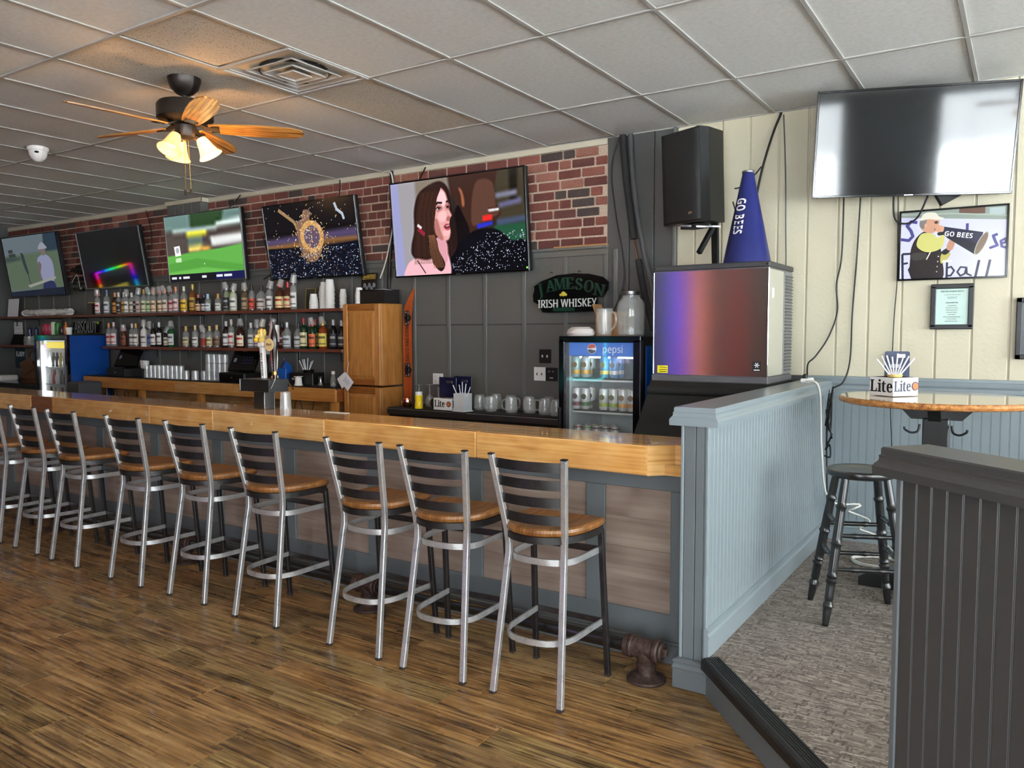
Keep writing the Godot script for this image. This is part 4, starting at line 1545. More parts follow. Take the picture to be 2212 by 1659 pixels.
const BOTTLES_LOWER := [
	[-9.667, "clear", "", "e0c4bc", "e08a50", 0.036, 0.29, "n", 0, "red lettered label and orange cap"],
	[-9.533, "clear", "", "e8dcd8", "dcc0c4", 0.038, 0.30, "n", 0, "red and white label"],
	[-9.331, "5a2e1a", "", "8a4a2a", "c05050", 0.034, 0.24, "n", 1, "brown label"],
	[-9.192, "clear", "", "e8e2dc", "dcd4d8", 0.035, 0.28, "n", 0, "white label and white cap"],
	[-9.084, "clear", "6a4a24", "ece6de", "d0a040", 0.036, 0.28, "n", 0, "white label and gold cap"],
	[-8.911, "e8e6e2", "", "e4e0dc", "e8e4e0", 0.041, 0.29, "n", 1, "opaque white glass"],
	[-8.800, "clear", "", "5a78c0", "c8d0d8", 0.032, 0.27, "n", 1, "blue label"],
	[-8.713, "2a2420", "", "ece4dc", "2a2a2a", 0.034, 0.28, "n", 0, "white label on dark glass"],
	[-8.611, "1c1c1e", "", "e4e4e4", "d0d0d0", 0.032, 0.29, "s", 0, "tall black and white label"],
	[-8.492, "1a2026", "", "e8dcc8", "30343a", 0.034, 0.21, "n", 1, "white arrow label on black glass"],
	[-8.357, "1f5a34", "", "d8dcd8", "2a6a3c", 0.038, 0.27, "s", 1, "green glass"],
	[-8.072, "clear", "6a2c10", "d8c8a0", "d8b060", 0.038, 0.24, "d", 0, "oval tan label"],
	[-7.905, "clear", "4a2010", "dcdcd8", "d8c090", 0.037, 0.25, "d", 0, "clear shoulders over brown liquor"],
	[-7.773, "clear", "7a3414", "a04028", "e0d8c8", 0.038, 0.22, "d", 1, "red oval label"],
	[-7.638, "clear", "4a2412", "e8d8a8", "d0b878", 0.037, 0.24, "d", 0, "oval cream label"],
	[-7.516, "clear", "4a2212", "8a6a50", "d8b878", 0.037, 0.25, "d", 0, "arched dark label"],
	[-7.359, "2a1c18", "", "f0eeec", "c8c8c8", 0.037, 0.29, "n", 0, "plain white label on brown glass"],
	[-7.266, "clear", "6a4020", "e8dcd4", "d0c8c0", 0.036, 0.31, "n", 0, "white and red label"],
	[-7.103, "3a1c14", "", "ece0c4", "2a2422", 0.042, 0.28, "w", 1, "cream label with red seven"],
	[-6.974, "clear", "", "dadcdc", "dcdcdc", 0.036, 0.27, "n", 0, "silver white label"],
	[-6.873, "clear", "", "e8d4d8", "e4e4e4", 0.036, 0.27, "n", 1, "pink and white label"],
	[-6.755, "8a6a34", "", "dcc88c", "d8d8a8", 0.042, 0.28, "n", 1, "buff label"],
	[-6.617, "5a2c20", "", "9a3030", "b82c34", 0.040, 0.28, "n", 1, "dark red label"],
	[-6.475, "3a1414", "", "4a2020", "1e1a1c", 0.036, 0.27, "n", 0, "maroon glass and black cap"],
	[-6.370, "clear", "", "c8ccd0", "d8dce0", 0.044, 0.27, "w", 0, "faceted clear glass and silver top"],
	[-6.235, "clear", "", "c8ccd0", "26262a", 0.046, 0.26, "w", 0, "pale label and black neck"],
	[-6.127, "1a3a26", "", "e6dfae", "a83038", 0.041, 0.31, "n", 0, "cream label on green glass"],
	[-6.030, "1c3a24", "", "c8b878", "902830", 0.036, 0.30, "n", 0, "hidden cream label on green glass"],
	[-5.970, "16361e", "", "d8683a", "b84a2c", 0.037, 0.28, "n", 1, "orange label on green glass"],
	[-5.872, "8a3c14", "", "ecd868", "d8b868", 0.043, 0.29, "n", 1, "yellow label on amber glass"],
	[-5.724, "16181c", "", "3c4248", "c8ccd0", 0.036, 0.29, "n", 0, "black glass and gray lettering"],
	[-5.606, "14161a", "", "34383e", "c8ccd0", 0.036, 0.28, "n", 0, "black glass beside the oak cabinet"],
]


# ---------------------------------------------------------------- small things on shelves and counters
func cup_stack(x: float, z: float, y: float, r: float, h: float, n: int, label: String) -> void:
	# foam cups nested upside down: each one a rim ring further up
	var t := thing("foam_cup_stack", label, "cups", V(x, y, z), 0.0, "white foam cups")
	var step := (h - r * 2.2) / maxf(1.0, n - 1)
	for k in n:
		var y0 := step * k
		var hh := r * 2.2 if k == n - 1 else step + 0.01
		var rt := lerpf(r, r * 0.72, hh / (r * 2.2))
		part("cup", geo().lathe([Vector2(r * 1.03, y0), Vector2(r * 1.03, y0 + 0.006), Vector2(r, y0 + 0.008), Vector2(rt, y0 + hh), Vector2(0, y0 + hh)], 20), "foam_cup", t)


func mug(label: String, pos: Vector3, yaw: float, tilt := 0.0) -> void:
	# heavy ribbed glass beer mug standing upside down
	if not mats.has("mug_proto"):
		var s := thing("beer_mug", "", "mug", Vector3.ZERO, 0.0, "glass beer mugs on the steel counter")
		var prof := [Vector2(0.045, 0.0), Vector2(0.048, 0.004), Vector2(0.046, 0.06), Vector2(0.043, 0.11), Vector2(0.041, 0.125), Vector2(0.034, 0.132), Vector2(0, 0.132)]
		part("body", geo().lathe(prof, 20), "thick_glass", s)
		part("inner_wall", geo().lathe([Vector2(0.041, 0.0), Vector2(0.039, 0.1), Vector2(0.034, 0.112), Vector2(0, 0.112)], 20), "clear_glass", s)
		var g := geo()
		for k in 12:
			var a := TAU * k / 12
			g.cyl(V(cos(a) * 0.047, 0.02, sin(a) * 0.047), V(cos(a) * 0.0435, 0.105, sin(a) * 0.0435), 0.0035, 6)
		part("ribs", g, "thick_glass", s)
		part("handle", geo().tube(smooth_path([V(0.044, 0.105, 0), V(0.075, 0.1, 0), V(0.084, 0.065, 0), V(0.075, 0.03, 0), V(0.047, 0.024, 0)], 5), 0.007, 8), "thick_glass", s)
		mats["mug_proto"] = s
		s.position = pos
		s.rotation = V(tilt, yaw, 0)
		s.set_meta("label", label)
		return
	var o := copy(mats["mug_proto"], label, pos, yaw)
	o.rotation = V(tilt, yaw, 0)


func tumbler(called: String, label: String, pos: Vector3, r: float, h: float, group := "clear glasses on the back counter") -> Node3D:
	var key := "tumbler_%d_%d" % [int(r * 1000), int(h * 1000)]
	if not mats.has(key):
		mats[key] = geo().lathe([Vector2(r * 0.9, h), Vector2(0, h - 0.001)], 16).lathe([Vector2(r, 0), Vector2(r * 0.88, h)], 16).lathe([Vector2(r * 0.8, h - 0.012), Vector2(r * 0.95, 0)], 16).done()
	var t := thing(called, label, "glass", pos, 0.0, group)
	part("wall", mats[key], "thick_glass", t)
	return t


func lite_caddy(label: String, pos: Vector3, yaw: float, w: float, menus: int) -> Node3D:
	# white cardboard caddy, dark lettering on two faces
	var c := thing("table_caddy", label, "caddy", pos, yaw, "white lettered caddies")
	part("box", geo().box(V(0, 0.052, 0), V(w, 0.1, w), 0.003), "white_print", c)
	for q in 2:
		var rot := V(0, 0 if q == 0 else PI / 2, 0)
		var n := V(0, 0, w / 2 + 0.0012) if q == 0 else V(w / 2 + 0.0012, 0, 0)
		var along := V(1, 0, 0) if q == 0 else V(0, 0, -1)
		if menus == 1 and q == 0:
			words("Lite", 0.062, "ink_black", c, n + V(0, 0.052, 0), rot, "Droid Serif", true, 0.0015, 0.95)
			continue
		words("Lite", 0.054, "ink_black" if q == 0 else "ink_navy", c, n + V(0, 0.054, 0) - along * w * 0.15, rot, "Droid Serif", true, 0.0015, 0.78)
		part("round_mark", geo().cyl(V(0, 0, 0), V(0, 0, 0.0012), 0.024, 24), "ink_navy", c).transform = Transform3D(Basis.from_euler(rot), n + V(0, 0.055, 0) + along * w * 0.36)
		part("round_mark", geo().cyl(V(0, 0, 0), V(0, 0, 0.0018), 0.019, 24), flat(rgb(206, 110, 60), 0.5), c).transform = Transform3D(Basis.from_euler(rot), n + V(0, 0.055, 0) + along * w * 0.36)
	part("card_edge", geo().box(V(0, 0.101, 0), V(w - 0.012, 0.002, w - 0.012)), flat(rgb(60, 52, 44)), c)
	return c


func straws(label: String, pos: Vector3, n: int, len: float, spread: float, sd: int) -> void:
	var r := RandomNumberGenerator.new()
	r.seed = sd
	for k in n:
		var s := thing("straw", label % nth(k + 1), "straw", pos, 0.0, "white paper straws")
		var a := -spread + 2.0 * spread * k / maxf(1.0, n - 1)
		var d := V(sin(a), cos(a), r.randf_range(-0.2, 0.2)).normalized()
		part("tube", geo().cyl(V(a * 0.03, 0, 0), V(a * 0.03, 0, 0) + d * len * r.randf_range(0.85, 1.0), 0.0042, 8), "paper", s)


func make_counter_things() -> void:
	# ---------- upper shelf extras
	var t := thing("tin", "small dark tin with gold lettering at the left end of the bottles, upper shelf", "tin", V(-10.05, 1.82, -5.57))
	part("body", geo().box(V(0, 0.075, 0), V(0.085, 0.15, 0.06), 0.004), flat(rgb(58, 56, 44), 0.3, 0.5), t)
	part("lid", geo().box(V(0, 0.156, 0), V(0.088, 0.014, 0.062), 0.003), "gold_ink", t)
	t = thing("menu_board", "small dark gold-lettered menu board leaning on the upper shelf by foam cups", "sign", V(-6.075, 1.82, -5.6))
	part("board", geo().box(V(0, 0.105, 0), V(0.13, 0.21, 0.008), 0.002, Basis(V(1, 0, 0), -0.08)), flat(rgb(52, 54, 40), 0.5), t)
	part("frame", geo().bar([V(-0.066, 0.0, 0.009), V(-0.066, 0.21, -0.008), V(0.066, 0.21, -0.008), V(0.066, 0, 0.009)], 0.006, 0.01, V(0, 0, 1)), "gold_ink", t)
	for k in 9:
		part("text_line", geo().box(V(-0.02 + 0.006 * (k % 3), 0.185 - 0.019 * k, 0.0085 - 0.0015 * (9 - k)), V(0.06 + 0.01 * (k % 3), 0.005, 0.003)), "gold_ink", t)
	t = thing("lime_card", "bright green leafy card standing behind bottles near the middle of upper shelf", "card", V(-7.42, 1.82, -5.655))
	part("card", geo().box(V(0, 0.11, 0), V(0.16, 0.22, 0.004)), flat(rgb(128, 168, 50), 0.6), t)
	for k in 6:
		part("leaf", geo().ball(V(-0.05 + 0.02 * k, 0.03 + 0.03 * (k % 3), 0.006), V(0.022, 0.01, 0.004), 8), flat(rgb(70, 120, 36), 0.6), t)
	cup_stack(-5.945, -5.52, 1.82, 0.046, 0.15, 3, "short white foam cup stack beside the menu board on the upper shelf")
	cup_stack(-5.925, -5.62, 1.82, 0.04, 0.235, 5, "slim white foam cup stack behind the short stack")
	cup_stack(-5.83, -5.55, 1.82, 0.045, 0.265, 5, "tall white foam cup stack, left of the tallest pair")
	cup_stack(-5.72, -5.52, 1.82, 0.05, 0.285, 5, "tallest white foam cup stack on the upper shelf")
	cup_stack(-5.6, -5.58, 1.82, 0.036, 0.19, 4, "small white foam cup stack at the right end of upper shelf")
	t = thing("wrapped_cups", "long plastic-wrapped sleeve of white foam cups lying on upper shelf, far left", "cups", V(-11.1, 1.82, -5.56))
	for k in 22:
		var x := -0.62 + 0.056 * k
		part("cup", geo().lathe([Vector2(0, 0), Vector2(0.043, 0), Vector2(0.046, 0.006), Vector2(0.036, 0.06)], 14, V(x, 0.047 + 0.004 * (k % 2), 0.04 * ((k / 8) % 2)), Basis(V(0, 0, 1), PI / 2)), "foam_cup", t)
	part("wrapper", geo().ball(V(0, 0.052, 0.02), V(0.68, 0.05, 0.075), 18), "clear_plastic", t)
	t = thing("paper_sheet", "printed white notice leaning at the far left end of upper shelf", "paper", V(-12.16, 1.82, -5.6))
	part("sheet", geo().box(V(0, 0.13, 0), V(0.3, 0.26, 0.003), 0.0, Basis(V(1, 0, 0), -0.1)), "paper", t)
	for k in 8:
		part("text_line", geo().box(V(0, 0.225 - 0.025 * k, 0.004 - 0.0024 * (8 - k)), V(0.24 - 0.03 * (k % 3), 0.007, 0.002)), flat(rgb(90, 90, 96)), t)
	t = thing("wall_calendar", "white wall calendar sheet at the far left between the shelves", "calendar", V(-12.22, 1.5, -5.685))
	part("sheet", geo().box(V(0, 0.13, 0), V(0.24, 0.24, 0.003)), "paper", t)
	for k in 4:
		part("text_line", geo().box(V(0, 0.05 + 0.05 * k, 0.002), V(0.2, 0.004, 0.002)), flat(rgb(120, 120, 126)), t)
	t = thing("poster", "dark teal poster with block letters at the far left under the short shelf", "poster", V(-12.2, 1.24, -5.685))
	part("sheet", geo().box(V(0, 0, 0), V(0.28, 0.3, 0.003)), flat(rgb(24, 52, 66)), t)
	words("EDDY", 0.07, "white_print", t, V(0.01, 0.05, 0.002))
	# ---------- short shelf and cooler top
	t = thing("tablet", "dark tablet on a stand on the short far-left shelf", "tablet", V(-11.9, 1.425, -5.52), 0.5)
	part("screen", geo().box(V(0, 0.08, 0), V(0.16, 0.16, 0.012), 0.003, Basis(V(1, 0, 0), -0.5)), "black_gloss", t)
	part("stand", geo().box(V(0, 0.03, -0.05), V(0.06, 0.06, 0.05), 0.004), "satin_steel", t)
	for q in [[-11.53, "left"], [-11.36, "right"]]:
		t = thing("storage_jar", "clear storage jar on the short far-left shelf, the %s one" % q[1], "jar", V(q[0], 1.425, -5.5))
		part("glass", geo().lathe([Vector2(0, 0), Vector2(0.065, 0), Vector2(0.068, 0.01), Vector2(0.066, 0.12), Vector2(0.06, 0.125), Vector2(0, 0.126)], 16), "thick_glass", t)
		t = thing("squeeze_bottle", "blue squeeze bottle standing on the %s clear storage jar" % q[1], "bottle", V(q[0] + 0.02, 1.551, -5.5))
		part("body", geo().lathe([Vector2(0, 0), Vector2(0.026, 0), Vector2(0.027, 0.09), Vector2(0.01, 0.11), Vector2(0.004, 0.15), Vector2(0, 0.15)], 12), flat(rgb(40, 44, 100), 0.35), t)
	var cans := [[-10.585, rgb(120, 30, 50), 0.13, "maroon"], [-10.51, rgb(186, 44, 80), 0.14, "bright pink"], [-10.435, rgb(160, 40, 70), 0.135, "dark pink"], [-10.34, rgb(196, 214, 190), 0.16, "silver and pale green"], [-10.24, rgb(60, 130, 56), 0.15, "green and orange"], [-10.15, rgb(50, 34, 46), 0.1, "small dark"]]
	for c in cans:
		t = thing("drink_can", "%s drink can on top of the lit cooler" % c[3], "can", V(c[0], 1.57, -5.23))
		part("body", geo().lathe([Vector2(0, 0), Vector2(0.026, 0), Vector2(0.033, 0.012), Vector2(0.033, c[2] - 0.014), Vector2(0.027, c[2])], 16), flat(c[1], 0.3), t)
		part("lid", geo().lathe([Vector2(0.027, c[2]), Vector2(0, c[2] - 0.003)], 16), "steel", t)
	t = thing("sauce_bottle", "orange sauce bottle in a white dish on the lit cooler", "bottle", V(-10.07, 1.575, -5.24))
	part("body", geo().lathe([Vector2(0, 0), Vector2(0.026, 0), Vector2(0.026, 0.09), Vector2(0.009, 0.12), Vector2(0.008, 0.15), Vector2(0, 0.15)], 12), flat(rgb(196, 110, 40), 0.3), t)
	t = thing("foam_cup", "single white foam cup on the lit cooler next to the marquee letters", "cup", V(-9.98, 1.57, -5.23))
	part("body", geo().lathe([Vector2(0, 0), Vector2(0.03, 0), Vector2(0.04, 0.09), Vector2(0.036, 0.09), Vector2(0.03, 0.01)], 16), "foam_cup", t)
	t = thing("marquee_letters", "black marquee letters studded with white bulbs on the cooler top", "sign", V(-10.2, 1.572, -5.57), 0.0)
	part("base", geo().box(V(0, 0.005, 0), V(0.75, 0.01, 0.06)), "black_plastic", t)
	var ml := words("ABSOLUT", 0.14, "black_gloss", t, V(0, 0.09, 0.0), V(0, 0, 0), "Droid Sans", true, 0.03, 0.78)
	words("ABSOLUT", 0.136, flat(rgb(150, 150, 152)), t, V(0, 0.09, 0.0165), V(0, 0, 0), "Droid Sans", false, 0.002, 0.66, "bulb_rows")
	# ---------- left counter
	t = thing("leather_bag", "brown leather handbag slumped on the far-left counter beside the cooler", "bag", V(-11.2, 0.93, -5.42), 0.3)
	part("body", slab(geo(), [Vector2(-0.18, -0.08), Vector2(0.18, -0.08), Vector2(0.2, 0), Vector2(0.17, 0.09), Vector2(-0.17, 0.09), Vector2(-0.2, 0)], [Vector2(0, 0), Vector2(-0.01, 0.06), Vector2(0.02, 0.2), Vector2(0.06, 0.28)]), "leather", t)
	part("flap", geo().box(V(-0.06, 0.22, 0.09), V(0.2, 0.18, 0.02), 0.008, Basis(V(0, 0, 1), 0.5)), "leather", t)
	part("strap", geo().tube(smooth_path([V(-0.14, 0.24, 0), V(-0.1, 0.4, 0), V(0.06, 0.42, 0), V(0.14, 0.25, 0)]), 0.01, 7), "leather", t)
	t = thing("white_tray", "white plastic tray on the far-left counter at the picture edge", "tray", V(-12.0, 0.93, -5.35))
	part("tray", geo().box(V(0, 0.04, 0), V(0.4, 0.08, 0.25), 0.02), "white_plastic", t)
	# ---------- tills
	for q in [[-9.1, "left, beside the blue cooler", 0.38], [-6.95, "in the middle, behind the beer tower", 0.42]]:
		t = thing("cash_drawer", "black cash drawer on the back counter, %s" % q[1], "cash drawer", V(q[0], 1.07, -5.48))
		part("box", geo().box(V(0, 0.05, 0), V(q[2], 0.1, 0.36), 0.004), "black_plastic", t)
		part("front", geo().box(V(0, 0.048, 0.183), V(q[2] - 0.02, 0.08, 0.008), 0.002), "black_gloss", t)
		part("lock", geo().cyl(V(0, 0.05, 0.186), V(0, 0.05, 0.192), 0.01, 10), "chrome", t)
		t = thing("till_screen", "black touch-screen till tilted on the cash drawer, %s" % q[1], "till", V(q[0], 1.17, -5.47), 0.25)
		var tb := Basis(V(1, 0, 0), -0.55)
		part("stand", geo().box(V(0, 0.03, -0.03), V(0.14, 0.06, 0.1), 0.006), "black_plastic", t)
		part("screen", geo().box(V(0, 0.12, 0), V(0.34, 0.25, 0.03), 0.008, tb), "black_gloss", t)
		for i in 3:
			for j in 4:
				if q[0] > -8:
					part("key_icon", geo().box(V(0.02, 0.12, 0) + tb * V(0.035 * j - 0.03, 0.035 * (i - 1), 0.0158), V(0.022, 0.016, 0.0015), 0.0, tb), flat(rgb(34, 36, 70)), t)
		part("card_reader", geo().box(V(0, 0.12, 0) + tb * V(-0.11, 0.0, 0.0165), V(0.03, 0.045, 0.003), 0.0, tb), flat(rgb(120, 124, 150)), t)
	for q in [[-8.84, -5.5, "left"], [-8.735, -5.46, "right"]]:
		t = thing("white_mug", "white coffee mug beside the left till, the %s of two" % q[2], "mug", V(q[0], 1.17, q[1]))
		part("body", geo().lathe([Vector2(0, 0), Vector2(0.034, 0), Vector2(0.042, 0.09), Vector2(0.038, 0.09), Vector2(0.03, 0.01)], 18), "white_plastic", t)
		part("handle", geo().tube(smooth_path([V(-0.04, 0.07, 0), V(-0.062, 0.06, 0), V(-0.06, 0.03, 0), V(-0.036, 0.02, 0)], 4), 0.005, 6), "white_plastic", t)
	t = thing("mug_riser", "low black riser carrying the white mugs beside the left till", "riser", V(-8.8, 1.07, -5.49))
	part("box", geo().box(V(0, 0.05, 0), V(0.22, 0.1, 0.2), 0.004), "black_plastic", t)
	# ---------- glasses
	for k in 9:
		tumbler("tumbler", "tall clear tumbler upside down, %s from left in the front row" % nth(k + 1), V(-8.62 + 0.082 * k, 1.07, -5.4), 0.036, 0.145)
	for k in 6:
		tumbler("tumbler", "clear tumbler upside down, %s from left in the back row" % nth(k + 1), V(-8.58 + 0.09 * k, 1.07, -5.52), 0.036, 0.145)
	for k in 4:
		tumbler("rocks_glass", "short clear rocks glass upside down, %s from left right of tall tumblers" % nth(k + 1), V(-7.87 + 0.083 * k, 1.07, -5.4 - 0.05 * (k % 2)), 0.04, 0.1)
	for i in 4:
		for j in 3:
			tumbler("pint_glass", "clear pint glass, %s from left, %s tier of the glass stack" % [nth(i + 1), ["bottom", "middle", "top"][j]], V(-7.53 + 0.092 * i, 1.07 + 0.096 * j, -5.45), 0.044 - 0.002 * j, 0.094, "pint glasses stacked in tiers")
	# ---------- bar tools by the cabinet
	t = thing("bottle_carrier", "small blue plastic holder with blue bottles beside the napkin caddy", "holder", V(-6.29, 1.07, -5.44))
	part("box", geo().box(V(0, 0.08, 0), V(0.12, 0.16, 0.09), 0.004), "royal_blue", t)
	part("bottle", geo().lathe([Vector2(0, 0.1), Vector2(0.028, 0.1), Vector2(0.028, 0.19), Vector2(0.011, 0.22), Vector2(0.011, 0.26), Vector2(0, 0.26)], 12, V(-0.02, 0, 0)), flat(rgb(30, 40, 90), 0.2), t)
	part("flap", geo().box(V(0.06, 0.17, 0.02), V(0.1, 0.09, 0.006), 0.0, Basis(V(0, 0, 1), -0.5)), "royal_blue", t)
	t = thing("napkin_caddy", "black napkin caddy holding wrapped straws on the back counter", "caddy", V(-6.0, 1.07, -5.46))
	part("box", geo().box(V(0, 0.06, 0), V(0.34, 0.12, 0.16), 0.006), "black_plastic", t)
	part("rim", geo().lathe([Vector2(0.05, 0.12), Vector2(0.055, 0.15), Vector2(0.05, 0.15)], 16, V(0.03, 0, 0)), "black_gloss", t)
	part("print", geo().box(V(-0.09, 0.06, 0.081), V(0.07, 0.02, 0.001)), flat(rgb(150, 150, 156)), t)
	straws("white wrapped straw in the black napkin caddy, %s from left", V(-6.0, 1.17, -5.46), 7, 0.17, 0.55, 3)
	t = thing("jigger_stand", "white upturned cup on a black stand in front of the napkin caddy", "cup", V(-5.98, 1.07, -5.335))
	part("cup", geo().lathe([Vector2(0.042, 0), Vector2(0.042, 0.006), Vector2(0.036, 0.02), Vector2(0.03, 0.08), Vector2(0.046, 0.086), Vector2(0.046, 0.09), Vector2(0, 0.09)], 18), "foam_cup", t)
	t = thing("shaker_bottle", "small clear dasher bottle with white cap beside the oak cabinet", "bottle", V(-5.62, 1.07, -5.45))
	part("body", geo().lathe([Vector2(0, 0), Vector2(0.028, 0), Vector2(0.028, 0.07), Vector2(0.016, 0.1), Vector2(0.016, 0.12), Vector2(0, 0.12)], 14), "thick_glass", t)
	part("cap", geo().lathe([Vector2(0.019, 0.115), Vector2(0.019, 0.14), Vector2(0.015, 0.145), Vector2(0, 0.145)], 14), "white_plastic", t)
	t = thing("bar_tools", "heap of small steel bar tools on the counter beside the oak cabinet", "tools", V(-5.72, 1.07, -5.38))
	part("cone", geo().lathe([Vector2(0.035, 0), Vector2(0.012, 0.05), Vector2(0.02, 0.09), Vector2(0.018, 0.09)], 14), "steel", t)
	part("spoon", geo().tube([V(-0.1, 0.006, 0.02), V(0.0, 0.01, 0.04), V(0.08, 0.006, 0.03)], 0.004, 6), "steel", t)
	# notes hung on a string from the cabinet
	t = thing("note_cards", "white note cards hanging by a string at the corner of the oak cabinet", "notes", V(-5.31, 1.2, -5.325))
	part("string", geo().tube([V(0, 0.12, -0.03), V(0.0, 0.01, 0)], 0.002, 5), "cord_white", t)
	part("card", geo().box(V(0.0, -0.07, 0.004), V(0.135, 0.115, 0.001), 0.0, Basis(V(0, 0, 1), -0.75)), "paper", t)
	var cd := part("card", geo().box(V(-0.05, -0.06, 0), V(0.12, 0.11, 0.001), 0.0, Basis(V(0, 0, 1), 0.6)), "paper", t)
	for k in 6:
		part("text_line", geo().box(V(0, -0.07, 0.0055) + Basis(V(0, 0, 1), 0.82) * V(-0.0, 0.035 - 0.013 * k, 0), V(0.06 - 0.01 * (k % 3), 0.003, 0.0006), 0.0, Basis(V(0, 0, 1), 0.82)), flat(rgb(120, 122, 140)), t)
	# ---------- cabinet top
	t = thing("wire_basket", "black plastic mesh basket on top of the oak cabinet", "basket", V(-5.05, 1.855, -5.5))
	var g := geo()
	g.box(V(0, 0.06, 0.1), V(0.3, 0.12, 0.006)).box(V(0, 0.06, -0.1), V(0.3, 0.12, 0.006)).box(V(-0.15, 0.06, 0), V(0.006, 0.12, 0.2)).box(V(0.15, 0.06, 0), V(0.006, 0.12, 0.2)).box(V(0, 0.003, 0), V(0.3, 0.006, 0.2))
	part("walls", g, "black_plastic", t)
	g = geo()
	for i in 9:
		for j in 4:
			g.box(V(-0.132 + 0.033 * i + 0.008 * (j % 2), 0.02 + 0.027 * j, 0.104), V(0.018, 0.009, 0.003), 0.001, Basis(V(0, 0, 1), 0.5))
			if i < 6:
				g.box(V(0.154, 0.02 + 0.027 * j, -0.08 + 0.033 * i), V(0.003, 0.009, 0.018), 0.001, Basis(V(1, 0, 0), 0.5))
	part("weave", g, "black_matte", t)
	part("rim", geo().bar([V(-0.155, 0.122, 0.105), V(0.155, 0.122, 0.105), V(0.155, 0.122, -0.105)], 0.008, 0.006), "black_gloss", t)
	t = thing("wanted_sign", "black and yellow WANTED sign leaning on the oak cabinet", "sign", V(-5.3, 1.855, -5.62))
	var wb := Basis(V(1, 0, 0), -0.12)
	part("panel", geo().box(V(0, 0.15, 0), V(0.2, 0.3, 0.01), 0.003, wb), "black_gloss", t)
	part("title_plate", geo().box(V(0, 0.15, 0) + wb * V(0, 0.115, 0.006), V(0.165, 0.045, 0.002), 0.0, wb), "gold_ink", t)
	part("title_plate", geo().box(V(0, 0.15, 0) + wb * V(0, 0.115, 0.0068), V(0.157, 0.037, 0.002), 0.0, wb), "ink_black", t)
	words("WANTED", 0.025, "gold_ink", t, V(0, 0.15, 0) + wb * V(0, 0.115, 0.0085), V(-0.12, 0, 0), "Droid Sans", true, 0.001)
	for k in 5:
		part("figure_print", geo().ball(V(0, 0.15, 0) + wb * V(-0.05 + 0.03 * k, 0.03 - 0.03 * (k % 2), 0.006), V(0.02, 0.026, 0.002), 10), flat(rgb(120, 122, 128)), t)
	cup_stack(-5.24, -5.43, 1.855, 0.04, 0.15, 3, "white foam cup stack on top of the oak cabinet")
	# ---------- ski against the wall
	t = thing("shot_ski", "reddish wooden ski with black shot holders leaning beside the oak cabinet", "ski", V(-4.825, 0.93, -5.62))
	g = geo()
	g.swap = true
	var o := []
	for q in [[-0.05, 0], [0.042, 0], [0.05, 0.3], [0.05, 0.82], [0.062, 0.93], [0.09, 1.05], [0.082, 1.06], [0.06, 1.03], [0.02, 0.98], [-0.03, 0.88], [-0.05, 0.75], [-0.052, 0.4]]:
		o.append(Vector2(q[0], q[1]))
	part("board", g.prism(o, -0.012, 0.0), "ski_wood", t)
	for y in [0.79, 0.31]:
		var h := part("shot_holder", geo().box(V(0.01, y, 0.012), V(0.05, 0.13, 0.024), 0.006).lathe([Vector2(0.03, -0.012), Vector2(0.034, 0.012), Vector2(0.022, 0.012)], 14, V(0.035, y, 0.03), Basis(V(1, 0, 0), PI / 2)), "black_plastic", t)
		for s in [-1, 1]:
			part("screw", geo().cyl(V(0.01, y + s * 0.052, 0.024), V(0.01, y + s * 0.052, 0.027), 0.006, 8), "chrome", h)
	words("SHOT-SKI.COM", 0.036, "ink_black", t, V(0.002, 0.555, 0.0015), V(0, 0, PI / 2), "Droid Serif", true, 0.001, 0.9)
	# ---------- steel counter
	var Y := 0.932
	t = thing("copper_mug", "hammered copper mug on the steel counter beside the oak cabinet", "mug", V(-4.53, Y, -5.27))
	part("body", geo().lathe([Vector2(0, 0), Vector2(0.03, 0), Vector2(0.042, 0.02), Vector2(0.043, 0.055), Vector2(0.036, 0.085), Vector2(0.033, 0.085), Vector2(0.035, 0.02)], 18), "copper", t)
	part("handle", geo().tube(smooth_path([V(-0.04, 0.07, 0), V(-0.064, 0.06, 0), V(-0.06, 0.03, 0), V(-0.04, 0.022, 0)], 4), 0.004, 6), "copper", t)
	for q in [[-4.47, -5.36, "in front of the ski"], [-4.4, -5.42, "right of the ski"]]:
		t = thing("wine_glass", "upturned wine glass on the steel counter, %s" % q[2], "glass", V(q[0], Y, q[1]), 0.0, "upturned wine glasses")
		part("bowl", geo().lathe([Vector2(0.033, 0), Vector2(0.04, 0.04), Vector2(0.036, 0.08), Vector2(0.012, 0.105), Vector2(0.004, 0.115)], 18), "thick_glass", t)
		part("stem", geo().lathe([Vector2(0.004, 0.115), Vector2(0.004, 0.19)], 8), "thick_glass", t)
		part("foot", geo().lathe([Vector2(0.004, 0.186), Vector2(0.035, 0.196), Vector2(0.036, 0.199), Vector2(0, 0.199)], 18), "thick_glass", t)
	tumbler("tall_glass", "tall clear stemmed glass upside down behind the mustard bottle", V(-4.3, Y, -5.46), 0.038, 0.17, "glass behind the mustard")
	t = thing("mustard_bottle", "yellow squeeze bottle with white cap on the steel counter", "bottle", V(-4.375, Y, -5.24))
	part("body", geo().lathe([Vector2(0, 0), Vector2(0.034, 0), Vector2(0.036, 0.008), Vector2(0.033, 0.045), Vector2(0.03, 0.07), Vector2(0.033, 0.09), Vector2(0.034, 0.112), Vector2(0.03, 0.116), Vector2(0, 0.116)], 18), "mustard", t)
	part("cap", geo().lathe([Vector2(0.031, 0.114), Vector2(0.032, 0.142), Vector2(0.029, 0.146), Vector2(0, 0.146)], 18), "white_plastic", t)
	t = thing("cocktail_tin", "steel cocktail tin lying on its side beside the mustard bottle", "shaker", V(-4.26, Y + 0.044, -5.3))
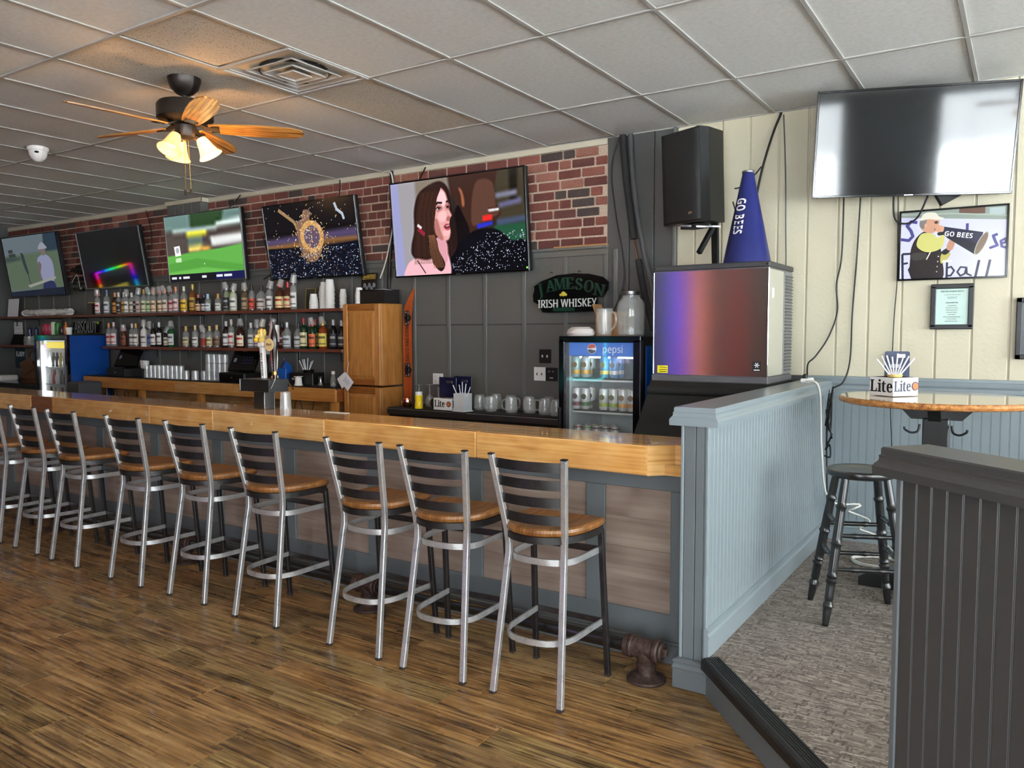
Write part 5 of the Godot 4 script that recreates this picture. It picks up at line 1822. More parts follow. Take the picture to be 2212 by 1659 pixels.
	part("tin", geo().lathe([Vector2(0.03, -0.1), Vector2(0.044, 0.0), Vector2(0.04, 0.0), Vector2(0.03, -0.07), Vector2(0, -0.072)], 20, Vector3.ZERO, Basis(V(1, 0, 0), PI / 2)), "steel", t)
	var c := lite_caddy("white lettered caddy on the steel counter holding dark blue menus", V(-4.09, Y, -5.31), -0.06, 0.2, 2)
	for q in [[-4.15, -5.36, 0.19, "the left one"], [-4.02, -5.4, 0.2, "the right one"]]:
		t = thing("menu_holder", "dark blue menu board with slot in the counter caddy, %s" % q[3], "menu", V(q[0], Y + 0.1, q[1]), -0.08)
		part("board", geo().box(V(0, q[2] / 2 - 0.02, 0), V(0.2, q[2], 0.01), 0.003), "deep_navy", t)
		part("slot", geo().box(V(0.02, q[2] - 0.06, 0.0055), V(0.07, 0.022, 0.002), 0.001), "satin_steel", t)
	t = thing("straw_box", "clear acrylic straw box in front of the counter caddy", "box", V(-3.9, Y, -5.235), -0.1)
	part("box", geo().box(V(0, 0.075, 0.05), V(0.11, 0.15, 0.004)).box(V(0, 0.075, -0.05), V(0.11, 0.15, 0.004)).box(V(-0.055, 0.075, 0), V(0.004, 0.15, 0.1)).box(V(0.055, 0.075, 0), V(0.004, 0.15, 0.1)), "frosted", t)
	part("base", geo().box(V(0, 0.004, 0), V(0.13, 0.008, 0.12), 0.002), "white_plastic", t)
	straws("white straw in the clear straw box on the counter, %s from left", V(-3.9, Y + 0.05, -5.235), 5, 0.2, 0.5, 8)
	var mg := [[-3.86, -5.42, 0.3], [-3.7, -5.36, 2.9], [-3.6, -5.5, 0.2], [-3.5, -5.36, 3.3], [-3.42, -5.5, 2.6], [-3.36, -5.42, 0.6], [-3.24, -5.52, 3.0], [-3.19, -5.37, 2.4], [-3.06, -5.33, 1.9], [-2.93, -5.38, 1.6], [-3.1, -5.54, 0.5], [-3.78, -5.55, 2.0]]
	for k in mg.size():
		mug("ribbed glass beer mug upside down on steel counter, %s of twelve from the straw box" % nth(k + 1), V(mg[k][0], Y, mg[k][1]), mg[k][2])
	# ---------- wall plates
	plate("white double outlet plate on the gray wall above the counter caddy", V(-4.524, 1.16, WZ + 0.003), 0.118, 0.1, "white_plastic", "outlet")
	plate("black double switch plate on the gray wall left of the drinks fridge", V(-3.38, 1.385, WZ + 0.003), 0.115, 0.115, "black_plastic", "switch")
	plate("white double switch plate below the black one beside the drinks fridge", V(-3.432, 1.235, WZ + 0.003), 0.115, 0.115, "white_plastic", "switch")
	plate("black volume plate right of the white switch plate beside the drinks fridge", V(-3.318, 1.234, WZ + 0.003), 0.115, 0.112, "black_plastic", "dial")
	# ---------- beer tower
	t = thing("beer_tower", "brushed steel T-shaped beer tower on the bar with four tap handles", "beer tower", V(-4.415, 1.06, -3.63))
	part("post", geo().box(V(0, 0.063, 0), V(0.11, 0.126, 0.09), 0.003), "tower_steel", t)
	part("header_box", geo().box(V(0, 0.165, 0), V(0.3, 0.085, 0.17), 0.003), "tower_steel", t)
	part("corner_trim", geo().box(V(0.149, 0.165, 0.084), V(0.006, 0.087, 0.006)).box(V(-0.149, 0.165, 0.084), V(0.006, 0.087, 0.006)).box(V(0.054, 0.063, 0.044), V(0.005, 0.124, 0.005)).box(V(0.054, 0.063, -0.044), V(0.005, 0.124, 0.005)), "chrome", t)
	for k in 4:
		part("faucet", geo().cyl(V(-0.045 + 0.06 * k, 0.19, -0.09), V(-0.045 + 0.06 * k, 0.13, -0.14), 0.007, 8), "chrome", t)
	var B := V(-4.415, 1.06, -3.63)
	var hd := thing("tap_handle", "short dark green tap handle with gold emblem on the beer tower", "tap handle", B + V(-0.045, 0.21, -0.05))
	part("handle", geo().lathe([Vector2(0, 0), Vector2(0.01, 0.0), Vector2(0.01, 0.03), Vector2(0.024, 0.035), Vector2(0.027, 0.08), Vector2(0.026, 0.12), Vector2(0.032, 0.15), Vector2(0.02, 0.165), Vector2(0, 0.165)], 16), flat(rgb(14, 34, 34), 0.25), hd)
	part("emblem", geo().ball(V(0, 0.085, 0.026), V(0.016, 0.02, 0.003), 12), "gold_ink", hd)
	part("emblem", geo().ball(V(0, 0.135, 0.028), V(0.02, 0.012, 0.003), 12), "gold_ink", hd)
	var cp := thing("plastic_cup", "tall clear plastic cup upturned on the short dark tap handle", "cup", B + V(-0.045, 0.376, -0.05))
	part("wall", geo().lathe([Vector2(0.038, 0), Vector2(0.036, 0.004), Vector2(0.028, 0.13), Vector2(0, 0.13)], 18), "clear_plastic", cp)
	hd = thing("tap_handle", "white column tap handle topped by a yellow dog head with ball", "tap handle", B + V(0.018, 0.209, 0.01))
	hd.rotation.z = 0.06
	part("column", geo().box(V(0, 0.11, 0), V(0.038, 0.22, 0.03), 0.006), "white_plastic", hd)
	words("BELL BOTTOM", 0.017, flat(rgb(70, 80, 90)), hd, V(0, 0.1, 0.0155), V(0, 0, -PI / 2), "Droid Sans", true, 0.001)
	part("plaque", geo().box(V(0, 0.235, 0.004), V(0.062, 0.036, 0.034), 0.008), "white_print", hd)
	part("dog_head", geo().ball(V(0, 0.305, 0), V(0.03, 0.04, 0.03), 16).ball(V(-0.012, 0.29, 0.028), V(0.017, 0.014, 0.022), 12).ball(V(0, 0.262, 0), V(0.03, 0.025, 0.026), 12).ball(V(0.03, 0.315, 0.0), V(0.009, 0.026, 0.016), 10).ball(V(-0.03, 0.315, -0.004), V(0.009, 0.026, 0.016), 10), flat(rgb(222, 196, 112), 0.4), hd)
	part("nose", geo().ball(V(-0.016, 0.294, 0.05), V(0.006, 0.005, 0.004), 8).ball(V(-0.014, 0.316, 0.026), V(0.004, 0.004, 0.004), 8).ball(V(0.01, 0.316, 0.027), V(0.004, 0.004, 0.004), 8), "ink_black", hd)
	part("ball", geo().ball(V(-0.014, 0.268, 0.04), V(0.015, 0.015, 0.015), 12), flat(rgb(238, 190, 30), 0.5), hd)
	hd = thing("tap_handle", "white paddle-shaped tap handle with red script and tan foot", "tap handle", B + V(0.078, 0.209, -0.03))
	part("paddle", geo().lathe([Vector2(0.012, 0.045), Vector2(0.026, 0.075), Vector2(0.031, 0.14), Vector2(0.026, 0.22), Vector2(0.02, 0.28), Vector2(0.022, 0.33), Vector2(0, 0.345)], 18, Vector3.ZERO, Basis.from_scale(V(1, 1, 0.5))), flat(rgb(238, 234, 222), 0.35), hd)
	part("foot", geo().lathe([Vector2(0, 0.005), Vector2(0.024, 0.005), Vector2(0.025, 0.015), Vector2(0.014, 0.03), Vector2(0.013, 0.05), Vector2(0.02, 0.056), Vector2(0, 0.058)], 16), "wood_foot", hd)
	words("Leinenkugel's", 0.026, flat(rgb(196, 44, 60)), hd, V(-0.002, 0.18, 0.0165), V(0, 0, -PI / 2), "Droid Serif", true, 0.001, 0.8)
	cp = thing("plastic_cup", "clear plastic cup tilted over the top of the paddle tap handle", "cup", B + V(0.076, 0.465, -0.03))
	cp.rotation.z = -0.1
	part("wall", geo().lathe([Vector2(0.041, 0), Vector2(0.039, 0.004), Vector2(0.031, 0.115), Vector2(0, 0.115)], 18), "clear_plastic", cp)
	hd = thing("tap_handle", "dark brown bottle-shaped tap handle with round cream badge", "tap handle", B + V(0.136, 0.209, 0.02))
	part("handle", geo().lathe([Vector2(0, 0.005), Vector2(0.014, 0.005), Vector2(0.016, 0.03), Vector2(0.012, 0.06), Vector2(0.018, 0.18), Vector2(0.024, 0.26), Vector2(0.022, 0.3), Vector2(0.009, 0.35), Vector2(0.008, 0.39), Vector2(0, 0.39)], 16), flat(rgb(30, 18, 14), 0.2), hd)
	part("collar", geo().lathe([Vector2(0.017, 0.03), Vector2(0.018, 0.045), Vector2(0.016, 0.055)], 14), "brass", hd)
	part("badge", geo().cyl(V(-0.018, 0.235, 0.024), V(-0.018, 0.235, 0.03), 0.042, 24), flat(rgb(222, 196, 140), 0.5), hd)
	words("Rosé", 0.016, flat(rgb(90, 60, 40)), hd, V(-0.018, 0.237, 0.0308), Vector3.ZERO, "Droid Serif", true, 0.001)
	part("chain", geo().tube([V(0.02, 0.06, 0.01), V(0.026, 0.0, 0.02), V(0.03, -0.06, 0.06)], 0.003, 5), "chrome", hd)
	tumbler("pint_glass", "ribbed clear beer glass upside down behind the beer tower on the bar", V(-4.27, 1.06, -3.69), 0.04, 0.12, "glass by the beer tower")
	t = thing("drip_mat", "thin white paper napkin lying on the bar near the oak cabinet", "napkin", V(-3.78, 1.061, -3.69), 0.0)
	part("sheet", geo().box(V(0, 0.001, 0), V(0.2, 0.002, 0.04)), "paper", t)


func plate(label: String, pos: Vector3, w: float, h: float, m: String, cat: String) -> void:
	var t := thing("wall_plate", label, cat, pos)
	part("cover", geo().box(V(0, 0, 0.002), V(w, h, 0.006), 0.002), m, t)
	for s in [-1, 1]:
		if cat == "outlet":
			for q in [-1, 1]:
				part("socket", geo().cyl(V(s * w * 0.22, q * h * 0.22, 0.005), V(s * w * 0.22, q * h * 0.22, 0.0065), 0.014, 12), flat(rgb(214, 214, 212)), t)
		elif cat == "switch":
			part("toggle", geo().box(V(s * w * 0.2, 0, 0.01), V(0.009, 0.022, 0.016), 0.003, Basis(V(1, 0, 0), 0.4)), "white_plastic" if m == "black_plastic" else "steel", t)
		else:
			part("knob", geo().cyl(V(s * 0.018, 0.024, 0.005), V(s * 0.018, 0.024, 0.014), 0.008, 10), "satin_steel", t)
	if cat == "dial":
		part("print", geo().box(V(0, -0.03, 0.0052), V(0.035, 0.012, 0.001)), flat(rgb(150, 150, 150)), t)


# ---------------------------------------------------------------- screens on the walls
func tv(label: String, pos: Vector3, w: float, h: float, tilt: float, yaw: float, scr, bezel: String) -> Node3D:
	var t := thing("television", label, "television", pos, 0.0, "flat screens on the walls")
	t.rotation = V(tilt, yaw, 0)
	part("casing", geo().box(V(0, h / 2, -0.03), V(w, h, 0.05), 0.006), "black_plastic", t)
	var b := 0.014
	part("bezel", geo().box(V(0, b / 2, 0), V(w, b, 0.012), 0.002).box(V(0, h - b / 2, 0), V(w, b, 0.012), 0.002).box(V(-w / 2 + b / 2, h / 2, 0), V(b, h, 0.012), 0.002).box(V(w / 2 - b / 2, h / 2, 0), V(b, h, 0.012), 0.002), bezel, t)
	part("screen", geo().screen(w - 2 * b, h - 2 * b, 0.001, 0, h / 2), scr, t)
	part("rear_housing", geo().box(V(0, h * 0.42, -0.07), V(w * 0.55, h * 0.5, 0.05), 0.01), "black_plastic", t)
	part("wall_mount", geo().box(V(0, h * 0.45, -0.1), V(0.3, 0.22, 0.03), 0.004).box(V(0, h * 0.45 - 0.02, -0.125), V(0.08, 0.1, 0.04), 0.004), "black_matte", t)
	part("badge", geo().box(V(0, b * 0.45, 0.0065), V(0.05, 0.007, 0.002)), "satin_steel", t)
	return t


func make_screens() -> void:
	var a := tv("television showing a woman facing a man in a sequined jacket", V(-4.1825, 2.09, -5.57), 1.453, 0.85, 0.094, 0, picture("screen_drama", drama_pic(), 0.12, 0.95), "black_gloss")
	part("power_light", geo().cyl(V(0.71, 0.03, 0.006), V(0.71, 0.03, 0.009), 0.008, 10), sm("green_led_light", rgb(120, 220, 80), 0.4, 0.0, {"emission_enabled": true, "emission": rgb(120, 230, 80), "emission_energy_multiplier": 1.0}), a)
	tv("television showing golden confetti over a crowd, second from right on the bricks", V(-5.967, 2.13, -5.57), 1.30, 0.755, 0.152, 0, picture("screen_confetti", confetti_pic(), 0.1, 0.8), "black_gloss")
	tv("television showing a bright green soccer pitch in silver bezel", V(-7.702, 2.16, -5.57), 1.358, 0.765, 0.078, 0, picture("screen_pitch", pitch_pic(), 0.15, 1.0), "satin_steel")
	tv("switched-off television with thin pale bezel above the left bottles", V(-9.48, 2.15, -5.57), 1.371, 0.72, 0.168, 0, "screen_glass_off", "satin_steel")
	tv("leftmost television showing a person in gray on green ground", V(-11.377, 2.093, -5.57), 1.45, 0.835, 0.142, 0, picture("screen_golf", golf_pic(), 0.12, 0.55), "black_gloss")
	tv("large switched-off television angled out from the cream wall", V(-0.643, 2.416, -5.455), 1.11, 0.645, 0.13, 0.25, "screen_glass_off", "black_gloss").rotation.z = -0.03
	# cords from the screens
	var cords := [[[V(-4.62, 3.08, -5.66), V(-4.63, 2.98, -5.6), V(-4.64, 2.92, -5.56)], "short black cord above the drama television"], [[V(-5.7, 3.08, -5.66), V(-5.66, 3.0, -5.62), V(-5.62, 2.88, -5.56)], "short black cord above the confetti television"], [[V(-7.2, 3.08, -5.66), V(-7.28, 3.0, -5.64), V(-7.34, 2.92, -5.58)], "short black cord above the pitch television"], [[V(-8.95, 3.06, -5.66), V(-8.85, 2.85, -5.65), V(-8.82, 2.6, -5.64)], "black cord hanging on bricks left of the pitch television"], [[V(-6.85, 2.62, -5.66), V(-6.76, 2.4, -5.65), V(-6.7, 2.24, -5.66), V(-6.85, 2.16, -5.66)], "black cord on bricks between the pitch and confetti televisions"]]
	for c in cords:
		var t := thing("extension_cord", c[1], "cord", Vector3.ZERO)
		part("wire", geo().tube(smooth_path(c[0]), 0.006, 6), "cord_black", t)
	var t := thing("extension_cord", "bundle of black and white cords running down right of the confetti television", "cord", Vector3.ZERO)
	part("wire", geo().tube(smooth_path([V(-5.02, 3.09, -5.65), V(-5.02, 2.7, -5.66), V(-5.06, 2.3, -5.66), V(-5.07, 2.0, -5.65)]), 0.018, 7), "cord_black", t)
	part("wire", geo().tube(smooth_path([V(-5.12, 3.09, -5.66), V(-5.0, 3.05, -5.63), V(-4.99, 2.7, -5.65), V(-5.08, 2.3, -5.64), V(-5.16, 2.1, -5.63)]), 0.007, 6), "cord_white", t)
	t = thing("toy_vine", "tangle of dark cords and leaves between the two leftmost televisions", "decoration", V(-10.47, 2.25, -5.66))
	var r := RandomNumberGenerator.new()
	r.seed = 4
	for k in 26:
		part("leaf", geo().ball(V(r.randf_range(-0.14, 0.12), r.randf_range(-0.12, 0.22), r.randf_range(0, 0.05)), V(0.045, 0.02, 0.01), 8), flat([rgb(24, 26, 22), rgb(34, 36, 34), rgb(20, 20, 20)][k % 3], 0.5), t)
	part("wire", geo().tube(smooth_path([V(-0.1, 0.0, 0.06), V(0.05, 0.1, 0.07), V(0.1, -0.08, 0.06), V(0.14, -0.06, 0.06)]), 0.003, 5), "cord_white", t)


func drama_pic() -> Pic:
	var p := Pic.new(640, 376, rgb(40, 35, 33))
	p.poly([[0, 0], [0.46, 0], [0.5, 1], [0, 1]], rgb(140, 137, 142))
	p.poly([[0, 0], [0.06, 0], [0.08, 1], [0, 1]], rgb(136, 138, 176))
	p.poly([[0.2, 0], [0.46, 0], [0.46, 0.2], [0.2, 0.2]], rgb(118, 108, 96))
	p.poly([[0.8, 0], [1, 0], [1, 0.5], [0.8, 0.5]], rgb(58, 52, 40))
	p.poly([[0.9, 0], [0.96, 0], [0.95, 0.3], [0.9, 0.3]], rgb(26, 22, 16))
	p.poly([[0.8, 0.22], [0.95, 0.2], [0.95, 0.26], [0.8, 0.27]], rgb(104, 104, 122))
	p.poly([[0.82, 0.32], [0.98, 0.28], [0.98, 0.34], [0.82, 0.37]], rgb(86, 84, 112))
	p.poly([[0.8, 0.48], [1, 0.46], [1, 0.52], [0.8, 0.54]], rgb(60, 70, 92))
	p.poly([[0.78, 0.54], [1, 0.53], [1, 0.72], [0.78, 0.72]], rgb(32, 74, 52))
	p.poly([[0.5, 0.5], [0.57, 0.5], [0.57, 0.75], [0.5, 0.75]], rgb(74, 70, 44))
	p.soft(10)
	# the man, seen from behind
	p.curve([[0.5, -0.05], [0.8, -0.05], [0.79, 0.2], [0.81, 0.36], [0.83, 0.44], [0.7, 0.55], [0.6, 0.58], [0.55, 0.4], [0.5, 0.25], [0.47, 0.1]], rgb(54, 33, 27))
	p.curve([[0.66, 0.1], [0.78, 0.1], [0.8, 0.34], [0.82, 0.42], [0.72, 0.48], [0.62, 0.5]], rgb(82, 54, 44))
	p.soft(5)
	p.curve([[0.535, 0.12], [0.56, 0.15], [0.575, 0.25], [0.57, 0.32], [0.555, 0.3], [0.55, 0.2]], rgb(140, 84, 58))
	p.curve([[0.47, 0.5], [0.52, 0.3], [0.56, 0.4], [0.6, 0.58], [0.55, 0.75], [0.45, 0.8]], rgb(16, 10, 12))
	p.curve([[0.4, 1.05], [0.42, 0.86], [0.5, 0.72], [0.6, 0.6], [0.68, 0.56], [0.8, 0.58], [0.9, 0.7], [1.0, 0.72], [1.05, 1.05]], rgb(8, 8, 14))
	p.poly([[0.655, 0.51], [0.77, 0.49], [0.77, 0.53], [0.66, 0.56]], rgb(40, 44, 170))
	p.poly([[0.7, 0.43], [0.77, 0.42], [0.77, 0.48], [0.7, 0.49]], rgb(200, 40, 36))
	p.poly([[0.74, 0.375], [0.82, 0.37], [0.82, 0.39], [0.75, 0.395]], rgb(220, 222, 230))
	# the woman
	p.curve([[0.3, 0.06], [0.4, 0.03], [0.46, 0.12], [0.48, 0.3], [0.5, 0.5], [0.5, 0.72], [0.44, 0.86], [0.42, 0.97], [0.28, 0.94], [0.15, 0.8], [0.14, 0.68], [0.17, 0.52], [0.18, 0.3], [0.22, 0.14]], rgb(38, 22, 20))
	p.curve([[0.09, 1.05], [0.09, 0.9], [0.16, 0.82], [0.26, 0.84], [0.33, 0.8], [0.37, 0.68], [0.42, 0.74], [0.42, 1.05]], rgb(214, 164, 172))
	p.curve([[0.34, 0.62], [0.42, 0.66], [0.42, 0.86], [0.36, 0.9], [0.32, 0.8]], rgb(196, 140, 150))
	p.curve([[0.385, 0.1], [0.43, 0.14], [0.45, 0.24], [0.455, 0.32], [0.475, 0.4], [0.462, 0.44], [0.466, 0.5], [0.46, 0.56], [0.44, 0.64], [0.4, 0.645], [0.35, 0.57], [0.33, 0.45], [0.35, 0.25]], rgb(204, 148, 146))
	p.curve([[0.37, 0.14], [0.42, 0.14], [0.44, 0.24], [0.42, 0.29], [0.37, 0.26]], rgb(226, 182, 186))
	p.curve([[0.39, 0.34], [0.43, 0.35], [0.43, 0.43], [0.39, 0.45], [0.365, 0.4]], rgb(222, 170, 168))
	p.curve([[0.33, 0.44], [0.36, 0.42], [0.385, 0.56], [0.4, 0.63], [0.38, 0.64], [0.34, 0.57]], rgb(160, 104, 98))
	p.curve([[0.355, 0.28], [0.4, 0.28], [0.4, 0.33], [0.36, 0.34]], rgb(164, 108, 106))
	p.curve([[0.43, 0.27], [0.46, 0.27], [0.455, 0.32], [0.435, 0.33]], rgb(160, 104, 102))
	p.curve([[0.44, 0.4], [0.465, 0.41], [0.46, 0.45], [0.43, 0.44]], rgb(158, 98, 94))
	p.curve([[0.4, 0.55], [0.45, 0.55], [0.44, 0.6], [0.41, 0.6]], rgb(216, 166, 164))
	p.soft(6)
	p.line([[0.348, 0.272], [0.37, 0.248], [0.4, 0.254]], 0.011, rgb(44, 26, 24))
	p.line([[0.435, 0.25], [0.456, 0.242]], 0.01, rgb(44, 26, 24))
	p.curve([[0.356, 0.315], [0.372, 0.296], [0.392, 0.308], [0.376, 0.322]], rgb(214, 198, 200))
	p.ell(0.378, 0.308, 0.0085, 0.013, rgb(24, 18, 22))
	p.line([[0.354, 0.314], [0.37, 0.294], [0.394, 0.306]], 0.005, rgb(40, 24, 24))
	p.ell(0.446, 0.302, 0.01, 0.011, rgb(34, 24, 26))
	p.line([[0.437, 0.3], [0.454, 0.292]], 0.005, rgb(40, 24, 24))
	p.curve([[0.406, 0.505], [0.425, 0.475], [0.442, 0.478], [0.458, 0.473], [0.458, 0.5], [0.452, 0.535], [0.427, 0.54]], rgb(156, 62, 72))
	p.curve([[0.416, 0.502], [0.454, 0.488], [0.45, 0.512], [0.424, 0.518]], rgb(70, 24, 30))
	p.poly([[0.424, 0.498], [0.452, 0.489], [0.451, 0.498], [0.426, 0.507]], rgb(222, 208, 208))
	p.soft(3)
	p.curve([[0.3, 0.08], [0.38, 0.05], [0.4, 0.1], [0.365, 0.22], [0.34, 0.42], [0.3, 0.6], [0.22, 0.55], [0.2, 0.3]], rgb(40, 24, 21))
	for k in 16:
		p.line([[0.24 + 0.009 * k, 0.1 + 0.01 * (k % 4)], [0.2 + 0.009 * k, 0.35], [0.17 + 0.011 * k, 0.7], [0.16 + 0.013 * k, 0.88]], 0.0028, rgb(58 + 9 * (k % 4), 38 + 4 * (k % 4), 30))
	p.curve([[0.28, 0.6], [0.34, 0.62], [0.36, 0.75], [0.4, 0.9], [0.36, 0.97], [0.3, 0.85]], rgb(34, 21, 18))
	for k in 8:
		p.line([[0.285 + 0.006 * k, 0.58], [0.29 + 0.01 * k, 0.76], [0.315 + 0.011 * k, 0.93]], 0.0035, rgb(126 + 14 * (k % 3), 92, 62))
	p.curve([[0.455, 0.45], [0.49, 0.4], [0.5, 0.66], [0.47, 0.74], [0.462, 0.6]], rgb(32, 20, 18))
	p.line([[0.18, 0.84], [0.24, 0.98]], 0.006, rgb(40, 28, 34))
	p.line([[0.205, 0.5], [0.245, 0.56]], 0.022, rgb(130, 34, 52))
	p.line([[0.2, 0.46], [0.225, 0.49]], 0.016, rgb(206, 190, 196))
	p.soft(3)
	var r := RandomNumberGenerator.new()
	r.seed = 3
	for k in 330:
		var x := r.randf_range(0.45, 0.99)
		var y := r.randf_range(0.6, 0.99)
		if y > 1.25 - x * 0.85 or (x > 0.72 and y > 0.58):
			var v := r.randi_range(90, 235)
			p.ell(x, y, 0.0028, 0.0055, rgb(v, v, mini(255, v + 24)))
	return p


func confetti_pic() -> Pic:
	var p := Pic.new(512, 298, rgb(18, 15, 18))
	p.poly([[0, 0.45], [1, 0.38], [1, 0.56], [0, 0.6]], rgb(74, 62, 92))
	p.poly([[0, 0.54], [0.6, 0.5], [1, 0.5], [1, 0.56], [0, 0.6]], rgb(120, 84, 52))
	p.soft(12)
	p.poly([[0, 0.58], [0.6, 0.6], [1, 0.56], [1, 1], [0, 1]], rgb(12, 14, 26))
	p.line([[0.18, 0.06], [0.34, 0.24], [0.4, 0.4]], 0.025, rgb(150, 120, 84))
	p.curve([[0.36, 0.3], [0.44, 0.2], [0.46, 0.1], [0.53, 0.12], [0.52, 0.26], [0.6, 0.34], [0.62, 0.62], [0.52, 0.8], [0.4, 0.7]], rgb(126, 96, 80))
	p.ell(0.52, 0.46, 0.13, 0.22, rgb(196, 150, 92))
	p.ell(0.52, 0.46, 0.085, 0.15, rgb(92, 76, 96))
	p.soft(3)
	var r := RandomNumberGenerator.new()
	r.seed = 9
	for k in 900:
		var x := r.randf()
		var y := 0.6 + 0.4 * r.randf()
		p.ell(x, y, r.randf_range(0.002, 0.007), r.randf_range(0.003, 0.009), [rgb(150, 170, 200), rgb(70, 80, 120), rgb(200, 206, 216), rgb(30, 36, 60), rgb(90, 66, 40), rgb(8, 10, 18), rgb(10, 12, 24)][r.randi() % 7])
	for k in 260:
		var a := r.randf() * TAU
		var q := sqrt(r.randf())
		p.ell(0.5 + 0.2 * q * cos(a), 0.48 + 0.34 * q * sin(a), 0.005, 0.008, [rgb(230, 190, 120), rgb(180, 130, 70), rgb(220, 206, 196), rgb(120, 84, 50)][r.randi() % 4])
	for k in 70:
		p.ell(r.randf(), r.randf() * 0.6, 0.004, 0.007, [rgb(210, 180, 120), rgb(190, 194, 206)][r.randi() % 2])
	p.line([[0.8, 0.05], [0.82, 0.14], [0.87, 0.2], [0.88, 0.26]], 0.02, rgb(170, 180, 190))
	return p


func pitch_pic() -> Pic:
	var p := Pic.new(512, 288, rgb(70, 62, 58))
	p.poly([[0, 0], [1, 0], [1, 0.22], [0, 0.22]], rgb(92, 116, 112))
	p.poly([[0.35, 0], [0.8, 0], [0.75, 0.2], [0.35, 0.2]], rgb(40, 62, 38))
	p.poly([[0.1, 0.2], [0.7, 0.2], [0.7, 0.26], [0.1, 0.26]], rgb(150, 166, 160))
	p.poly([[0.68, 0.16], [1, 0.12], [1, 0.2], [0.7, 0.22]], rgb(190, 204, 200))
	p.poly([[0.3, 0.26], [0.56, 0.26], [0.56, 0.32], [0.28, 0.32]], rgb(206, 200, 40))
	p.poly([[0.3, 0.32], [0.5, 0.32], [0.5, 0.52], [0.3, 0.52]], rgb(92, 106, 86))
	p.poly([[0.6, 0.36], [1, 0.34], [1, 0.48], [0.62, 0.5]], rgb(190, 192, 190))
	p.poly([[0.3, 0.48], [0.48, 0.46], [0.46, 0.56], [0.3, 0.56]], rgb(196, 176, 90))
	p.poly([[0.46, 0.48], [0.62, 0.5], [0.56, 0.56], [0.48, 0.56]], rgb(190, 144, 66))
	p.soft(14)
	p.poly([[0, 0.6], [0.3, 0.57], [0.7, 0.54], [1, 0.5], [1, 0.92], [0, 0.92]], rgb(84, 150, 64))
	p.poly([[0, 0.72], [0.4, 0.66], [1, 0.8], [1, 0.92], [0, 0.92]], rgb(72, 136, 54))
	p.poly([[0, 0.85], [0.5, 0.8], [1, 0.9], [1, 0.95], [0, 0.95]], rgb(92, 158, 70))
	p.soft(6)
	p.poly([[0.1, 0.46], [0.18, 0.45], [0.19, 0.6], [0.11, 0.61]], rgb(222, 220, 220))
	p.ell(0.145, 0.52, 0.025, 0.045, rgb(150, 150, 158))
	p.poly([[0.11, 0.64], [0.19, 0.63], [0.19, 0.7], [0.11, 0.7]], rgb(170, 196, 160))
	p.soft(3)
	p.poly([[0, 0.885], [1, 0.885], [1, 1], [0, 1]], rgb(16, 16, 22))
	p.poly([[0.63, 0.885], [1, 0.885], [1, 1], [0.63, 1]], rgb(20, 22, 64))
	for q in [[0.03, 0.1], [0.13, 0.16], [0.19, 0.28], [0.45, 0.51], [0.64, 0.72], [0.74, 0.84]]:
		p.poly([[q[0], 0.925], [q[1], 0.925], [q[1], 0.96], [q[0], 0.96]], rgb(196, 198, 206))
	p.ell(0.5, 0.75, 0.006, 0.009, rgb(236, 240, 230))
	return p


func golf_pic() -> Pic:
	var p := Pic.new(448, 258, rgb(92, 104, 96))
	p.poly([[0, 0], [1, 0], [1, 0.3], [0, 0.3]], rgb(100, 112, 120))
	p.poly([[0.78, 0], [1, 0], [1, 0.32], [0.74, 0.34]], rgb(40, 58, 72))
	p.poly([[0, 0.3], [1, 0.28], [1, 0.86], [0, 0.86]], rgb(88, 104, 84))
	p.poly([[0, 0.32], [0.3, 0.34], [0.3, 0.38], [0, 0.42]], rgb(56, 72, 70))
	p.soft(10)
	p.curve([[0.31, 0.28], [0.36, 0.3], [0.38, 0.45], [0.4, 0.62], [0.37, 0.62], [0.33, 0.48]], rgb(46, 56, 62))
	p.line([[0.38, 0.6], [0.4, 0.8]], 0.012, rgb(48, 60, 60))
	p.curve([[0.6, 0.42], [0.68, 0.34], [0.78, 0.34], [0.86, 0.44], [0.87, 0.62], [0.82, 0.8], [0.66, 0.8], [0.62, 0.62]], rgb(140, 144, 172))
	p.curve([[0.58, 0.56], [0.62, 0.44], [0.66, 0.5], [0.62, 0.64], [0.64, 0.76], [0.6, 0.72]], rgb(108, 96, 96))
	p.curve([[0.65, 0.8], [0.83, 0.78], [0.84, 0.95], [0.64, 0.95]], rgb(38, 44, 84))
	p.ell(0.73, 0.26, 0.05, 0.09, rgb(120, 104, 100))
	p.curve([[0.66, 0.2], [0.73, 0.13], [0.8, 0.2], [0.8, 0.24], [0.66, 0.24]], rgb(150, 152, 164))
	p.poly([[0.34, 0.82], [0.88, 0.7], [0.88, 0.74], [0.38, 0.86]], rgb(150, 152, 146))
	p.soft(2)
	p.poly([[0, 0.92], [1, 0.88], [1, 1], [0, 1]], rgb(20, 28, 46))
	p.poly([[0.08, 0.2], [0.17, 0.2], [0.17, 0.26], [0.08, 0.26]], rgb(50, 56, 54))
	p.poly([[0.08, 0.27], [0.21, 0.27], [0.21, 0.33], [0.08, 0.33]], rgb(50, 56, 54))
	return p


